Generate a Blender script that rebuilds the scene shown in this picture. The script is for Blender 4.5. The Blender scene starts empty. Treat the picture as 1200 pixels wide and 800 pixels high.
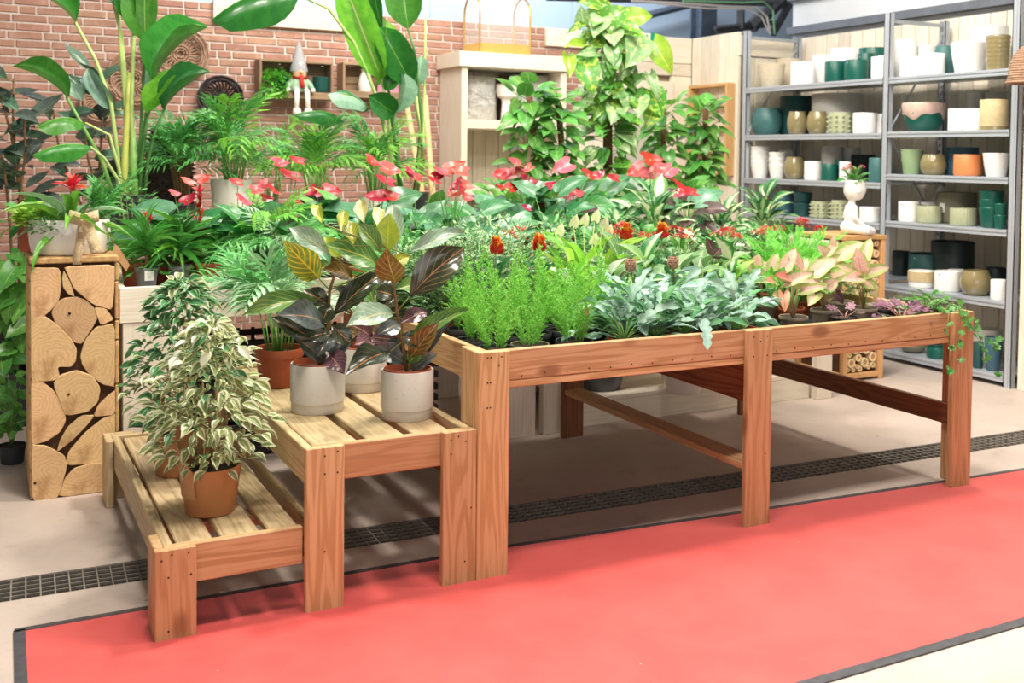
import bpy, bmesh, math, random
import numpy as np
from mathutils import Vector, Matrix

random.seed(7)
R = random.random
def U(a, b): return a + (b - a) * random.random()
SC = bpy.context.scene
COL = SC.collection

# ------------------------------------------------------------------ camera
FPX, PPX, PPY = 1261.662, 660.432, 228.444
CAM = np.array([.109, -3.473, 1.523])
_y, _p, _r = [math.radians(a) for a in (28.5615, -2.0987, .6885)]
_fw = np.array([math.sin(_y) * math.cos(_p), math.cos(_y) * math.cos(_p), math.sin(_p)])
_rt = np.array([math.cos(_y), -math.sin(_y), 0.])
_up = np.cross(_rt, _fw)
_r2 = _rt * math.cos(_r) + _up * math.sin(_r)
_u2 = -_rt * math.sin(_r) + _up * math.cos(_r)
cam_d = bpy.data.cameras.new('camera')
cam = bpy.data.objects.new('camera', cam_d)
COL.objects.link(cam)
cam.matrix_world = Matrix(((_r2[0], _u2[0], -_fw[0], CAM[0]), (_r2[1], _u2[1], -_fw[1], CAM[1]), (_r2[2], _u2[2], -_fw[2], CAM[2]), (0, 0, 0, 1)))
cam_d.sensor_width = 36
cam_d.sensor_fit = 'HORIZONTAL'
cam_d.lens = FPX / 1200 * 36
cam_d.shift_x = -(PPX - 600) / 1200
cam_d.shift_y = (PPY - 400) / 1200
cam_d.clip_start = .05
cam_d.clip_end = 100
cam_d.dof.use_dof = True
cam_d.dof.focus_distance = 4.3
cam_d.dof.aperture_fstop = 3.2
SC.camera = cam

# ------------------------------------------------------------------ light
SC.view_settings.view_transform = 'Standard'
SC.view_settings.look = 'None'
SC.view_settings.gamma = 1
SC.view_settings.use_curve_mapping = False
SC.view_settings.exposure = 0.6
world = bpy.data.worlds.new('world')
SC.world = world
world.use_nodes = True
bg = world.node_tree.nodes['Background']
bg.inputs[0].default_value = (.90, .95, 1.0, 1)
bg.inputs[1].default_value = .08

def area(name, loc, target, sx, sy, watt, col):
    d = bpy.data.lights.new(name, 'AREA'); d.shape = 'RECTANGLE'; d.size = sx; d.size_y = sy
    d.energy = watt; d.color = col
    o = bpy.data.objects.new(name, d); COL.objects.link(o)
    o.location = loc
    o.rotation_euler = (Vector(target) - Vector(loc)).to_track_quat('-Z', 'Y').to_euler()
    return o
WARM = (1, .93, .84)
area('overhead_light', (2.6, .75, 4.6), (2.6, .75, 0), .5, .5, 105, WARM)
area('overhead_light', (.8, .7, 4.6), (.8, .7, 0), .4, .4, 60, WARM)
area('overhead_light', (4.6, 1.5, 4.6), (4.6, 1.5, 0), .6, .6, 62, WARM)
area('overhead_light', (2.4, 3.4, 4.6), (2.4, 3.6, 0), 1.5, .6, 58, WARM)
area('overhead_light', (1.2, -1.0, 4.6), (1.2, -.7, 0), 1.6, .5, 74, WARM)
area('overhead_light', (3.9, -1.0, 4.6), (3.9, -.7, 0), 1.6, .5, 74, WARM)
area('overhead_light', (4.4, 2.9, 4.5), (6.6, 2.8, 1.4), 2.2, .6, 26, WARM)
area('overhead_light', (2.6, 2.9, 4.4), (3.2, 5.1, 1.8), 2.4, .5, 26, WARM)
area('overhead_light', (4.5, 7.2, 5.6), (4.5, 9.0, 3.4), 6.0, .8, 260, (.9, .95, 1))  # added light that brightens the far cladding, standing in for daylight
area('added_front_fill', (-1.0, -7.5, 2.0), (2.4, 1.0, .9), 5.0, 2.2, 85, (1, .97, .93))  # unseen fill light added behind the camera to brighten the table fronts
for _x in (-.3, .9, 2.1, 3.3, 4.5, 5.7):                # downlights along the aisle
    d = bpy.data.lights.new('downlight', 'SPOT'); d.energy = 150; d.color = WARM; d.spot_size = math.radians(44); d.spot_blend = .35; d.shadow_soft_size = .08
    o = bpy.data.objects.new('downlight', d); COL.objects.link(o); o.location = (_x, -2.0, 4.5)

# ------------------------------------------------------------------ pixel -> place
def ray(u, v): return _fw + _r2 * (u - PPX) / FPX - _u2 * (v - PPY) / FPX
def onp(u, v, ax, val):
    d = ray(u, v); return CAM + d * ((val - CAM[ax]) / d[ax])
def W(u, v, Y): return onp(u, v, 1, Y)          # on the upright plane y = Y
def WZ(u, v, z): return onp(u, v, 2, z)         # on the level plane z
def WX(u, v, X): return onp(u, v, 0, X)
def depth(p): return float((np.asarray(p) - CAM) @ _fw)

# ------------------------------------------------------------------ objects
def link(name, me, parent=None, loc=None, M=None):
    o = bpy.data.objects.new(name, me); COL.objects.link(o)
    if parent is not None: o.parent = parent
    if M is not None: o.matrix_local = M
    elif loc is not None: o.location = loc
    return o
def tag(o, label=None, cat=None, group=None, kind=None):
    if label: o['label'] = label
    if cat: o['category'] = cat
    if group: o['group'] = group
    if kind: o['kind'] = kind
    return o
def empty(name, loc, label=None, cat=None, group=None, kind=None):
    o = link(name, None, loc=tuple(float(a) for a in loc))
    o.empty_display_size = .05
    return tag(o, label, cat, group, kind)
def mesh(name, v, f, mat=None, uv=None, smooth=False):
    me = bpy.data.meshes.new(name)
    me.from_pydata([tuple(map(float, a)) for a in v], [], f)
    if mat is not None:
        for m in (mat if isinstance(mat, (list, tuple)) else [mat]): me.materials.append(m)
    if uv is not None:
        l = me.uv_layers.new(name='UVMap')
        idx = np.empty(len(me.loops), dtype=np.int32); me.loops.foreach_get('vertex_index', idx)
        l.data.foreach_set('uv', np.asarray(uv, dtype=np.float32)[idx].ravel())
    if smooth: me.polygons.foreach_set('use_smooth', [True] * len(me.polygons))
    me.update()
    return me

class MB:
    """collects pieces of one part"""
    def __init__(s): s.v = []; s.f = []; s.uv = []
    def add(s, v, f, uv=None):
        n = len(s.v); s.v += [tuple(a) for a in v]; s.f += [tuple(i + n for i in q) for q in f]
        s.uv += list(uv) if uv is not None else [(0, 0)] * len(v)
        return s
    def box(s, x0, x1, y0, y1, z0, z1):
        v = [(x, y, z) for x in (x0, x1) for y in (y0, y1) for z in (z0, z1)]
        return s.add(v, [(0, 1, 3, 2), (4, 6, 7, 5), (0, 4, 5, 1), (2, 3, 7, 6), (0, 2, 6, 4), (1, 5, 7, 3)])
    def tube(s, pts, r0, r1=None, n=6, cap=True):
        r1 = r0 if r1 is None else r1
        pts = [np.asarray(p, float) for p in pts]; k = len(pts); v = []; f = []
        prev = None
        for i, p in enumerate(pts):
            t = pts[min(i + 1, k - 1)] - pts[max(i - 1, 0)]; t = t / (np.linalg.norm(t) + 1e-9)
            if prev is None:
                a = np.cross(t, (0, 0, 1.)) if abs(t[2]) < .9 else np.cross(t, (1., 0, 0))
            else: a = prev - t * (prev @ t)
            a = a / (np.linalg.norm(a) + 1e-9); prev = a; b = np.cross(t, a)
            r = r0 + (r1 - r0) * i / max(1, k - 1)
            for j in range(n):
                w = 2 * math.pi * j / n; v.append(p + r * (math.cos(w) * a + math.sin(w) * b))
        for i in range(k - 1):
            for j in range(n):
                f.append((i * n + j, i * n + (j + 1) % n, (i + 1) * n + (j + 1) % n, (i + 1) * n + j))
        if cap: f += [tuple(reversed(range(n))), tuple(range((k - 1) * n, k * n))]
        return s.add(v, f)
    def lathe(s, prof, n=24, c=(0, 0, 0), sx=1, sy=1, wob=None):
        v = []; f = []; k = len(prof)
        for i, (r, z) in enumerate(prof):
            for j in range(n):
                w = 2 * math.pi * j / n; q = r * (wob(w, z) if wob else 1)
                v.append((c[0] + q * math.cos(w) * sx, c[1] + q * math.sin(w) * sy, c[2] + z))
        for i in range(k - 1):
            for j in range(n):
                f.append((i * n + j, i * n + (j + 1) % n, (i + 1) * n + (j + 1) % n, (i + 1) * n + j))
        f.append(tuple(reversed(range(n)))); f.append(tuple(range((k - 1) * n, k * n)))
        return s.add(v, f)
    def build(s, name, mat, parent=None, loc=None, smooth=False, uv=False):
        return link(name, mesh(name, s.v, s.f, mat, s.uv if uv else None, smooth), parent, loc)

_bx = {}
def block(name, x0, x1, y0, y1, z0, z1, mat, parent=None, bev=.003, jit=0):
    """a bevelled board whose origin is its own centre (world numbers; parent may be offset)"""
    dx, dy, dz = x1 - x0, y1 - y0, z1 - z0
    key = (round(dx, 4), round(dy, 4), round(dz, 4), bev, mat.name)
    me = _bx.get(key)
    if me is None:
        bm = bmesh.new(); bmesh.ops.create_cube(bm, size=1)
        for v in bm.verts: v.co = Vector((v.co.x * dx, v.co.y * dy, v.co.z * dz))
        if bev: bmesh.ops.bevel(bm, geom=list(bm.edges), offset=min(bev, .3 * min(dx, dy, dz)), segments=1, affect='EDGES')
        me = bpy.data.meshes.new(name); bm.to_mesh(me); bm.free(); me.materials.append(mat); _bx[key] = me
    o = link(name, me, parent)
    l = Vector(((x0 + x1) / 2, (y0 + y1) / 2, (z0 + z1) / 2))
    if parent is not None: l = l - parent.location
    o.location = l
    return o

# ------------------------------------------------------------------ materials
def lin(h):
    h = h.lstrip('#'); c = [int(h[i:i + 2], 16) / 255 for i in (0, 2, 4)]
    return tuple(a / 12.92 if a <= .04045 else ((a + .055) / 1.055) ** 2.4 for a in c) + (1,)
class NT:
    def __init__(s, name):
        s.m = bpy.data.materials.new(name); s.m.use_nodes = True; s.t = s.m.node_tree
        s.b = s.t.nodes['Principled BSDF']; s.out = s.t.nodes['Material Output']
    def n(s, typ, **k):
        x = s.t.nodes.new(typ)
        for a, b in k.items(): setattr(x, a, b)
        return x
    def l(s, a, b): s.t.links.new(a, b)
    def val(s, x, v):
        if hasattr(v, 'is_linked') or hasattr(v, 'links'): s.l(v, x)
        else: x.default_value = v
    def math(s, op, a, b=None, c=None):
        x = s.n('ShaderNodeMath', operation=op)
        s.val(x.inputs[0], a)
        if b is not None: s.val(x.inputs[1], b)
        if c is not None: s.val(x.inputs[2], c)
        return x.outputs[0]
    def ramp(s, v, lo, hi):
        x = s.n('ShaderNodeMapRange'); x.interpolation_type = 'SMOOTHSTEP'
        s.l(v, x.inputs[0]); x.inputs[1].default_value = lo; x.inputs[2].default_value = hi
        return x.outputs[0]
    def mix(s, f, a, b):
        x = s.n('ShaderNodeMix', data_type='RGBA')
        s.val(x.inputs[0], f); s.val(x.inputs[6], a); s.val(x.inputs[7], b)
        return x.outputs[2]
    def noise(s, vec, scale, detail=3, rough=.5):
        x = s.n('ShaderNodeTexNoise'); x.inputs['Scale'].default_value = scale; x.inputs['Detail'].default_value = detail
        x.inputs['Roughness'].default_value = rough
        if vec is not None: s.l(vec, x.inputs['Vector'])
        return x.outputs['Fac']
    def bump(s, h, strength, dist=.01):
        x = s.n('ShaderNodeBump'); x.inputs['Strength'].default_value = strength; x.inputs['Distance'].default_value = dist
        s.l(h, x.inputs['Height']); s.l(x.outputs[0], s.b.inputs['Normal'])
    def jitter(s, col, dv=.25, dh=.02, island=False):
        if island:
            rnd = s.n('ShaderNodeNewGeometry').outputs['Random Per Island']
        else: rnd = s.n('ShaderNodeObjectInfo').outputs['Random']
        h = s.n('ShaderNodeHueSaturation'); s.val(h.inputs['Color'], col)
        s.l(s.math('MULTIPLY_ADD', rnd, dv, 1 - dv / 2), h.inputs['Value'])
        r2 = s.math('FRACT', s.math('MULTIPLY', rnd, 7.31))
        s.l(s.math('MULTIPLY_ADD', r2, dh, .5 - dh / 2), h.inputs['Hue'])
        return h.outputs[0]
_M = {}
def flat(name, col, rough=.5, metal=0, noise=0, nscale=20, bump=0, spec=.5, coat=0, jit=0):
    if name in _M: return _M[name]
    t = NT(name); c = lin(col) if isinstance(col, str) else col
    t.b.inputs['Roughness'].default_value = rough; t.b.inputs['Metallic'].default_value = metal
    t.b.inputs['Specular IOR Level'].default_value = spec; t.b.inputs['Coat Weight'].default_value = coat
    co = t.n('ShaderNodeTexCoord').outputs['Object']
    out = c
    if noise or bump:
        f = t.noise(co, nscale, 4, .6)
        if noise:
            d = tuple(a * (1 - noise) for a in c[:3]) + (1,); e = tuple(min(1, a * (1 + noise)) for a in c[:3]) + (1,)
            out = t.mix(t.ramp(f, .3, .7), d, e)
        if bump: t.bump(f, bump)
    if jit: out = t.jitter(out, jit)
    t.val(t.b.inputs['Base Color'], out)
    _M[name] = t.m
    return t.m
def wood(name, axis, c1, c2, c3, rough=.6, knots=True, sc=1.0):
    if name in _M: return _M[name]
    t = NT(name); co = t.n('ShaderNodeTexCoord').outputs['Object']
    rnd = t.n('ShaderNodeObjectInfo').outputs['Random']
    off = t.n('ShaderNodeCombineXYZ')
    for i, k in enumerate((37., 53., 71.)): t.l(t.math('MULTIPLY', rnd, k), off.inputs[i])
    add = t.n('ShaderNodeVectorMath', operation='ADD'); t.l(co, add.inputs[0]); t.l(off.outputs[0], add.inputs[1])
    mp = t.n('ShaderNodeMapping'); t.l(add.outputs[0], mp.inputs['Vector'])
    s = [9 * sc, 9 * sc, 9 * sc]; s[axis] = .55 * sc
    mp.inputs['Scale'].default_value = s
    # rings: distorted distance field cut lengthwise
    n1 = t.noise(mp.outputs[0], 1.3, 2, .45)
    rings = t.math('SINE', t.math('MULTIPLY', n1, 75.))
    rings = t.math('MULTIPLY_ADD', rings, .5, .5)
    mp2 = t.n('ShaderNodeMapping'); t.l(add.outputs[0], mp2.inputs['Vector'])
    s2 = [160 * sc] * 3; s2[axis] = 5 * sc; mp2.inputs['Scale'].default_value = s2
    fib = t.noise(mp2.outputs[0], 1, 3, .6)
    col = t.mix(t.math('MULTIPLY', t.ramp(rings, .3, .95), .95), lin(c1), lin(c2))
    big = t.noise(mp.outputs[0], .5, 2)
    col = t.mix(t.math('MULTIPLY', t.ramp(big, .4, .75), .55), col, lin(c2))
    col = t.mix(t.math('MULTIPLY', t.ramp(fib, .45, .8), .35), col, lin(c3))
    if knots:
        vo = t.n('ShaderNodeTexVoronoi'); mp3 = t.n('ShaderNodeMapping'); t.l(add.outputs[0], mp3.inputs['Vector'])
        s3 = [5.2 * sc] * 3; s3[axis] = 2.7 * sc; mp3.inputs['Scale'].default_value = s3
        t.l(mp3.outputs[0], vo.inputs['Vector']); vo.inputs['Scale'].default_value = 1
        k = t.ramp(vo.outputs['Distance'], .19, .07)
        col = t.mix(t.math('MULTIPLY', k, .8), col, lin(c3))
    col = t.jitter(col, .22, .012)
    t.l(col, t.b.inputs['Base Color']); t.b.inputs['Roughness'].default_value = rough
    t.bump(fib, .12, .002)
    _M[name] = t.m
    return t.m
def woods(prefix, *a, **k): return [wood(prefix + '_' + 'xyz'[i], i, *a, **k) for i in range(3)]
LARCH = woods('larch', '#d2ac7e', '#bb9060', '#8a5f3a')
SLAT = woods('weathered_pine', '#cdb58c', '#b39a70', '#7d684b')
CREAM = woods('cream_wood', '#e9e0cf', '#e1d6c2', '#c5b79f', knots=False)
OLDWOOD = woods('brown_crate_wood', '#a58a6c', '#8d7256', '#5f4a36')
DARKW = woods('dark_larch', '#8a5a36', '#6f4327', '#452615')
TAN = woods('tan_box_wood', '#d7ac78', '#c9995f', '#9c6f40', knots=False)

def leafmat(name, c1, c2=None, rib=None, ribw=.06, vein=None, vn=8., vw=.75, vk=.35, vs=.8, edge=None, e0=.72, blotch=None,
            bs=5., b0=.5, b1=.6, rough=.38, trans=.22, core=None, k0=.25, k1=.6, dv=.35, dh=.03, island=False, spec=.5):
    if name in _M: return _M[name]
    t = NT(name); uv = t.n('ShaderNodeTexCoord').outputs['UV']
    sp = t.n('ShaderNodeSeparateXYZ'); t.l(uv, sp.inputs[0])
    a = t.math('ABSOLUTE', t.math('MULTIPLY_ADD', sp.outputs[0], 2., -1.)); v = sp.outputs[1]
    rnd = t.n('ShaderNodeObjectInfo').outputs['Random']
    cb = t.n('ShaderNodeCombineXYZ'); t.l(sp.outputs[0], cb.inputs[0]); t.l(t.math('MULTIPLY', v, 2.), cb.inputs[1])
    isl = t.n('ShaderNodeNewGeometry').outputs['Random Per Island']
    t.l(t.math('MULTIPLY', t.math('ADD', rnd, isl), 31.), cb.inputs[2])
    nz = t.noise(cb.outputs[0], bs, 3, .6)
    c1 = lin(c1); c2 = lin(c2) if c2 else tuple(x * .8 for x in c1[:3]) + (1,)
    col = t.mix(t.ramp(nz, .35, .65), c1, c2)
    if core: col = t.mix(t.ramp(t.math('ADD', a, t.math('MULTIPLY_ADD', nz, .5, -.25)), k1, k0), col, lin(core))
    if blotch: col = t.mix(t.ramp(nz, b0, b1), col, lin(blotch))
    if edge: col = t.mix(t.ramp(t.math('ADD', a, t.math('MULTIPLY_ADD', nz, .5, -.25)), e0 - .04, e0 + .04), col, lin(edge))
    if vein:
        w = t.math('SINE', t.math('MULTIPLY', t.math('SUBTRACT', v, t.math('MULTIPLY', a, vk)), vn * 6.2832))
        col = t.mix(t.math('MULTIPLY', t.ramp(w, vw, 1.), vs), col, lin(vein))
    if rib: col = t.mix(t.ramp(a, ribw, ribw * .4), col, lin(rib))
    col = t.jitter(col, dv, dh, island)
    t.l(col, t.b.inputs['Base Color']); t.b.inputs['Roughness'].default_value = rough
    t.b.inputs['Specular IOR Level'].default_value = spec
    if trans:
        tr = t.n('ShaderNodeBsdfTranslucent'); t.l(col, tr.inputs['Color'])
        mx = t.n('ShaderNodeMixShader'); mx.inputs[0].default_value = trans
        t.l(t.b.outputs[0], mx.inputs[1]); t.l(tr.outputs[0], mx.inputs[2]); t.l(mx.outputs[0], t.out.inputs['Surface'])
    _M[name] = t.m
    return t.m
# ================================================================== SETTING
def concrete(name, c1, c2, c3):
    t = NT(name); co = t.n('ShaderNodeTexCoord').outputs['Object']
    a = t.noise(co, 1.1, 5, .6); b = t.noise(co, 26, 4, .65); c = t.noise(co, 5, 3, .6)
    col = t.mix(t.ramp(a, .35, .65), lin(c1), lin(c2))
    col = t.mix(t.math('MULTIPLY', t.ramp(c, .55, .75), .5), col, lin(c3))
    col = t.mix(t.math('MULTIPLY', t.ramp(b, .5, .8), .35), col, lin(c3))
    vo = t.n('ShaderNodeTexVoronoi'); vo.inputs['Scale'].default_value = 3.2; t.l(co, vo.inputs['Vector'])
    col = t.mix(t.math('MULTIPLY', t.ramp(vo.outputs['Distance'], .035, .02), .6), col, lin('#7b5f4c'))
    t.l(col, t.b.inputs['Base Color']); t.b.inputs['Roughness'].default_value = .55
    t.bump(b, .15, .003)
    return t.m
M_FLOOR = concrete('concrete_floor', '#c4b4a8', '#b8a99e', '#a08f82')
SL = -.0345                                            # the drain runs a little askew
def dl(x, o): return (x, .575 + o + SL * (x - 2.6))
mb = MB()
x0, x1 = -6, 12
a = dl(x0, -.105); b = dl(x1, -.105); c = dl(x0, .105); d = dl(x1, .105)
mb.add([(x0, -8, 0), (x1, -8, 0), (b[0], b[1], 0), (a[0], a[1], 0)], [(0, 1, 2, 3)])
mb.add([(c[0], c[1], 0), (d[0], d[1], 0), (x1, 14, 0), (x0, 14, 0)], [(0, 1, 2, 3)])
tag(mb.build('floor', M_FLOOR), kind='structure')

M_STEEL = flat('galvanised_grate', '#8f887e', .5, .3, .2, 30)
M_DARKGAP = flat('drain_shadow_concrete', '#57514b', .9)
dr = empty('drain_grate', (2.6, .575, -.02), 'long galvanised floor drain grate set in the concrete under the tables', 'drain grate')
ang = math.atan(SL)
def drot(o): o.rotation_euler.z = ang
ch = MB().box(-8, 8, -.115, -.103, -.12, .0 + .018).box(-8, 8, .103, .115, -.12, .018).box(-8, 8, -.11, .11, -.13, -.12).build('channel', M_DARKGAP, dr); drot(ch)
lb = mesh('long_bar', *[MB().box(-3.3, 3.6, -.0025, .0025, -.012, .019).__dict__[k] for k in ('v', 'f')], M_STEEL)
for i in range(6):
    o = link('long_bar', lb, dr); q = -.1 + .2 * i / 5
    o.location = (-q * math.sin(ang), q * math.cos(ang), 0); drot(o)
cbm = mesh('cross_bar', *[MB().box(-.0025, .0025, -.101, .101, -.008, .018).__dict__[k] for k in ('v', 'f')], M_STEEL)
for i in range(138):
    o = link('cross_bar', cbm, dr); q = -3.0 + .046 * i
    o.location = (q * math.cos(ang), q * math.sin(ang), 0); drot(o)

# red carpet
t = NT('red_carpet_felt'); co = t.n('ShaderNodeTexCoord').outputs['Object']
n1 = t.noise(co, 260, 2, .7); n2 = t.noise(co, 3, 4, .6)
col = t.mix(t.ramp(n2, .3, .7), lin('#d2423d'), lin('#da4f48')); col = t.mix(t.math('MULTIPLY', t.ramp(n1, .5, .8), .25), col, lin('#ea7a70'))
vo = t.n('ShaderNodeTexVoronoi'); vo.inputs['Scale'].default_value = 6; t.l(co, vo.inputs['Vector'])
col = t.mix(t.math('MULTIPLY', t.ramp(vo.outputs['Distance'], .03, .015), .55), col, lin('#efc0b0'))
t.l(col, t.b.inputs['Base Color']); t.b.inputs['Roughness'].default_value = .75
t.b.inputs['Sheen Weight'].default_value = .5; t.b.inputs['Sheen Roughness'].default_value = .4
t.bump(n1, .2, .002)
M_CARPET = t.m
back = [(.2, .285), (1.0, .275), (1.93, .25), (3.11, .155), (4.65, .055), (6.15, -.03)]
front = [(6.15, -1.13), (.175, -1.11)]
poly = back + front
def slab(pts, z0, z1):
    n = len(pts); v = [(x, y, z0) for x, y in pts] + [(x, y, z1) for x, y in pts]
    return v, [tuple(range(n, 2 * n))] + [(i, (i + 1) % n, n + (i + 1) % n, n + i) for i in range(n)]
ca = empty('carpet', (2, -.4, 0), 'long red felt carpet runner with dark taped border on the floor', 'carpet')
v, f = slab(list(reversed(poly)), .0005, .004); v = [(x - 2, y + .4, z) for x, y, z in v]
link('runner', mesh('runner', v, f, M_CARPET), ca)
M_TAPE = flat('black_tape', '#45464a', .45, 0, .25, 40)
def strip(name, pts, w):
    m = MB()
    for (xa, ya), (xb, yb) in zip(pts[:-1], pts[1:]):
        d = np.array((xb - xa, yb - ya)); n = np.array((-d[1], d[0])) / np.linalg.norm(d) * w / 2
        m.add([(xa + n[0] - 2, ya + n[1] + .4, .0055), (xa - n[0] - 2, ya - n[1] + .4, .0055), (xb - n[0] - 2, yb - n[1] + .4, .0055), (xb + n[0] - 2, yb + n[1] + .4, .0055),
               (xa + n[0] - 2, ya + n[1] + .4, .001), (xa - n[0] - 2, ya - n[1] + .4, .001), (xb - n[0] - 2, yb - n[1] + .4, .001), (xb + n[0] - 2, yb + n[1] + .4, .001)],
              [(0, 1, 2, 3), (1, 5, 6, 2), (0, 3, 7, 4), (0, 4, 5, 1), (3, 2, 6, 7)])
    m.build(name, M_TAPE, ca)
strip('border_tape', back, .026); strip('border_tape', [(x, y - .01) for x, y in front], .04); strip('border_tape', [(.19, -1.11), (.214, .285)], .034)

# ---- brick wall
YB = 5.12
M_MORTAR = flat('pale_mortar', '#d9cfc6', .9, 0, .08, 60, .2)
t = NT('old_red_brick'); co = t.n('ShaderNodeTexCoord').outputs['Object']
rnd = t.n('ShaderNodeObjectInfo').outputs['Random']
isl = t.n('ShaderNodeNewGeometry').outputs['Random Per Island']
ad = t.n('ShaderNodeVectorMath', operation='ADD'); t.l(co, ad.inputs[0])
cb = t.n('ShaderNodeCombineXYZ'); t.l(t.math('MULTIPLY', t.math('ADD', rnd, isl), 19.), cb.inputs[0]); t.l(cb.outputs[0], ad.inputs[1])
n1 = t.noise(ad.outputs[0], 22, 4, .65); n2 = t.noise(ad.outputs[0], 5, 3)
col = t.mix(t.ramp(n2, .3, .7), lin('#b48a78'), lin('#a57966')); col = t.mix(t.math('MULTIPLY', t.ramp(n1, .45, .8), .6), col, lin('#cba795'))
col = t.jitter(col, .22, .015, False)
t.l(col, t.b.inputs['Base Color']); t.b.inputs['Roughness'].default_value = .9; t.bump(n1, .35, .006)
M_BRICK = t.m
wb = empty('wall_back', (0, YB, 0), kind='structure')
MB().box(-4, 5.08, .002, .14, 0, 2.665).build('mortar_bed', M_MORTAR, wb)
def brickmesh(L, h, sd):
    rr = random.Random(sd); m = MB(); b = .005
    def j(): return rr.uniform(-.002, .002)
    v = []
    for (sx, sz) in ((-1, -1), (1, -1), (1, 1), (-1, 1)):
        v.append((sx * L / 2 + j(), 0.004, sz * h / 2 + j()))
    for (sx, sz) in ((-1, -1), (1, -1), (1, 1), (-1, 1)):
        v.append((sx * (L / 2 - b) + j(), -.009 + j(), sz * (h / 2 - b) + j()))
    return v, [(4, 5, 6, 7), (0, 1, 5, 4), (1, 2, 6, 5), (2, 3, 7, 6), (3, 0, 4, 7)]
BM = {}
for kind, L in (('l', .222), ('s', .104)):
    BM[kind] = [brickmesh(L, .0515, 10 * k + ord(kind)) for k in range(4)]
BME = {k: [mesh('brick', v, f, M_BRICK) for v, f in l] for k, l in BM.items()}
rest = MB(); rr = random.Random(5); nb = 0
for row in range(44):
    z = .031 + row * .0605; x = -1.0 - rr.uniform(0, .2); k = rr.randrange(3)
    while x < 5.06:
        kd = 's' if k % 3 == 2 else 'l'; k += 1
        if rr.random() < .12: k += 1
        L = .222 if kd == 'l' else .104
        if x + L > 5.08: break
        i = rr.randrange(4); cx = x + L / 2
        if z > 1.72 and .17 < cx < 3.62 and nb < 300:
            o = link('brick', BME[kd][i], wb); o.location = (cx, 0, z); nb += 1
        else:
            v, f = BM[kd][i]; rest.add([(p[0] + cx, p[1], p[2] + z) for p in v], f)
        x += L + .0095
o = rest.build('brickwork', M_BRICK, wb); tag(o, kind='stuff')

# cream fascia planks fixed on the brick wall
def fascia(xa, xb, z0, z1, label):
    o = block('fascia_plank', xa, xb, YB - .045, YB - .008, z0, z1, CREAM[0]); tag(o, label, 'plank')
pa = W(250, 20, YB - .04); pb = W(407, 20, YB - .04)
fascia(pa[0], pb[0], 2.505, 2.70, 'pale timber plank fixed along the brick wall top above the gnome shelf')
pa = W(640, 40, YB - .04); pb = W(700, 40, YB - .04)
fascia(pa[0], pb[0], 2.50, 2.66, 'short pale plank on top of the brick wall beside the big golden pothos')

# ---- door wall, panel walls
XW = 6.18
def planks(root, ax, lo, hi, w, fixed, th, z0, z1, mat, name='panel_board'):
    n = max(1, round((hi - lo) / w)); w = (hi - lo) / n
    for i in range(n):
        a, b = lo + i * w + .0035, lo + (i + 1) * w - .0035
        if ax == 1: block(name, fixed, fixed + th, a, b, z0, z1, mat, root, .004)
        else: block(name, a, b, fixed, fixed + th, z0, z1, mat, root, .004)
M_BACK = flat('brown_backing', '#93846f', .9)
wd = empty('wall_door_side', (5.6, YB, 0), kind='structure')
MB().box(-.52, .62, .06, .12, 0, 2.6).build('backing', M_BACK, wd)
block('panel_board', 5.08, 6.18, YB, YB + .05, 2.42, 2.665, CREAM[0], wd, .004)
block('panel_board', 5.08, 6.18, YB, YB + .05, 2.30, 2.415, CREAM[0], wd, .004)
block('panel_board', 5.95, 6.18, YB, YB + .05, 0, 2.295, CREAM[2], wd, .004)
block('panel_board', 5.08, 5.22, YB, YB + .05, 0, 2.295, CREAM[2], wd, .004)
M_DOOR = flat('pale_grey_door_paint', '#c6c1b6', .5)
dd = empty('door_1', (5.58, YB - .01, 0), kind='structure')
block('door_leaf', 5.29, 5.87, YB + .005, YB + .045, 0, 2.13, M_DOOR, dd)
block('door_frame', 5.22, 5.285, YB - .03, YB + .06, 0, 2.24, CREAM[2], dd)
block('door_frame', 5.885, 5.955, YB - .03, YB + .06, 0, 2.24, CREAM[2], dd)
block('door_frame', 5.285, 5.885, YB - .03, YB + .06, 2.15, 2.24, CREAM[0], dd)
M_BRASS = flat('dull_brass', '#b59a6a', .35, .8)
block('hinge', 5.84, 5.88, YB - .012, YB + .006, 1.90, 1.99, M_BRASS, dd)
block('hinge', 5.84, 5.88, YB - .012, YB + .006, .5, .59, M_BRASS, dd)
wr = empty('wall_right', (XW, 4.7, 0), kind='structure')
planks(wr, 1, 4.40, 5.12, .145, XW, .04, 0, 2.665, CREAM[2])
MB().box(.04, .1, -.3, .42, 0, 2.66).build('backing', M_BACK, wr)
wn = empty('wall_niche', (6.86, 2.8, 0), kind='structure')
planks(wn, 1, 1.30, 4.44, .15, 6.86, .04, 0, 2.64, CREAM[2])
MB().box(.05, .09, -1.5, 1.64, 0, 2.6).build('backing', M_BACK, wn)
ws = empty('wall_niche_side', (6.5, 4.40, 0), kind='structure')
planks(ws, 0, 6.22, 6.86, .16, 4.40, .04, 0, 2.44, CREAM[2])
block('panel_board', 6.19, 6.86, 4.385, 4.44, 2.45, 2.63, CREAM[0], ws, .004)
we = empty('wall_end', (XW, .6, 0), kind='structure')
planks(we, 1, -.6, 1.335, .22, XW, .04, 0, 3.4, CREAM[2])
block('panel_board', 6.22, 6.86, 1.29, 1.33, 0, 3.4, CREAM[2], we, .004)
M_SHEET = flat('white_sandwich_sheet', '#e3e6ea', .5, 0, .04, 3)
M_RAIL = flat('grey_steel_rail', '#7c7f86', .45, .4, .1, 8)
wu = empty('wall_upper', (7.0, 3, 2.6), kind='structure')
MB().box(.0, .06, -6, 1.62, 0.05, 3.2).build('sheet', M_SHEET, wu)
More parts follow.
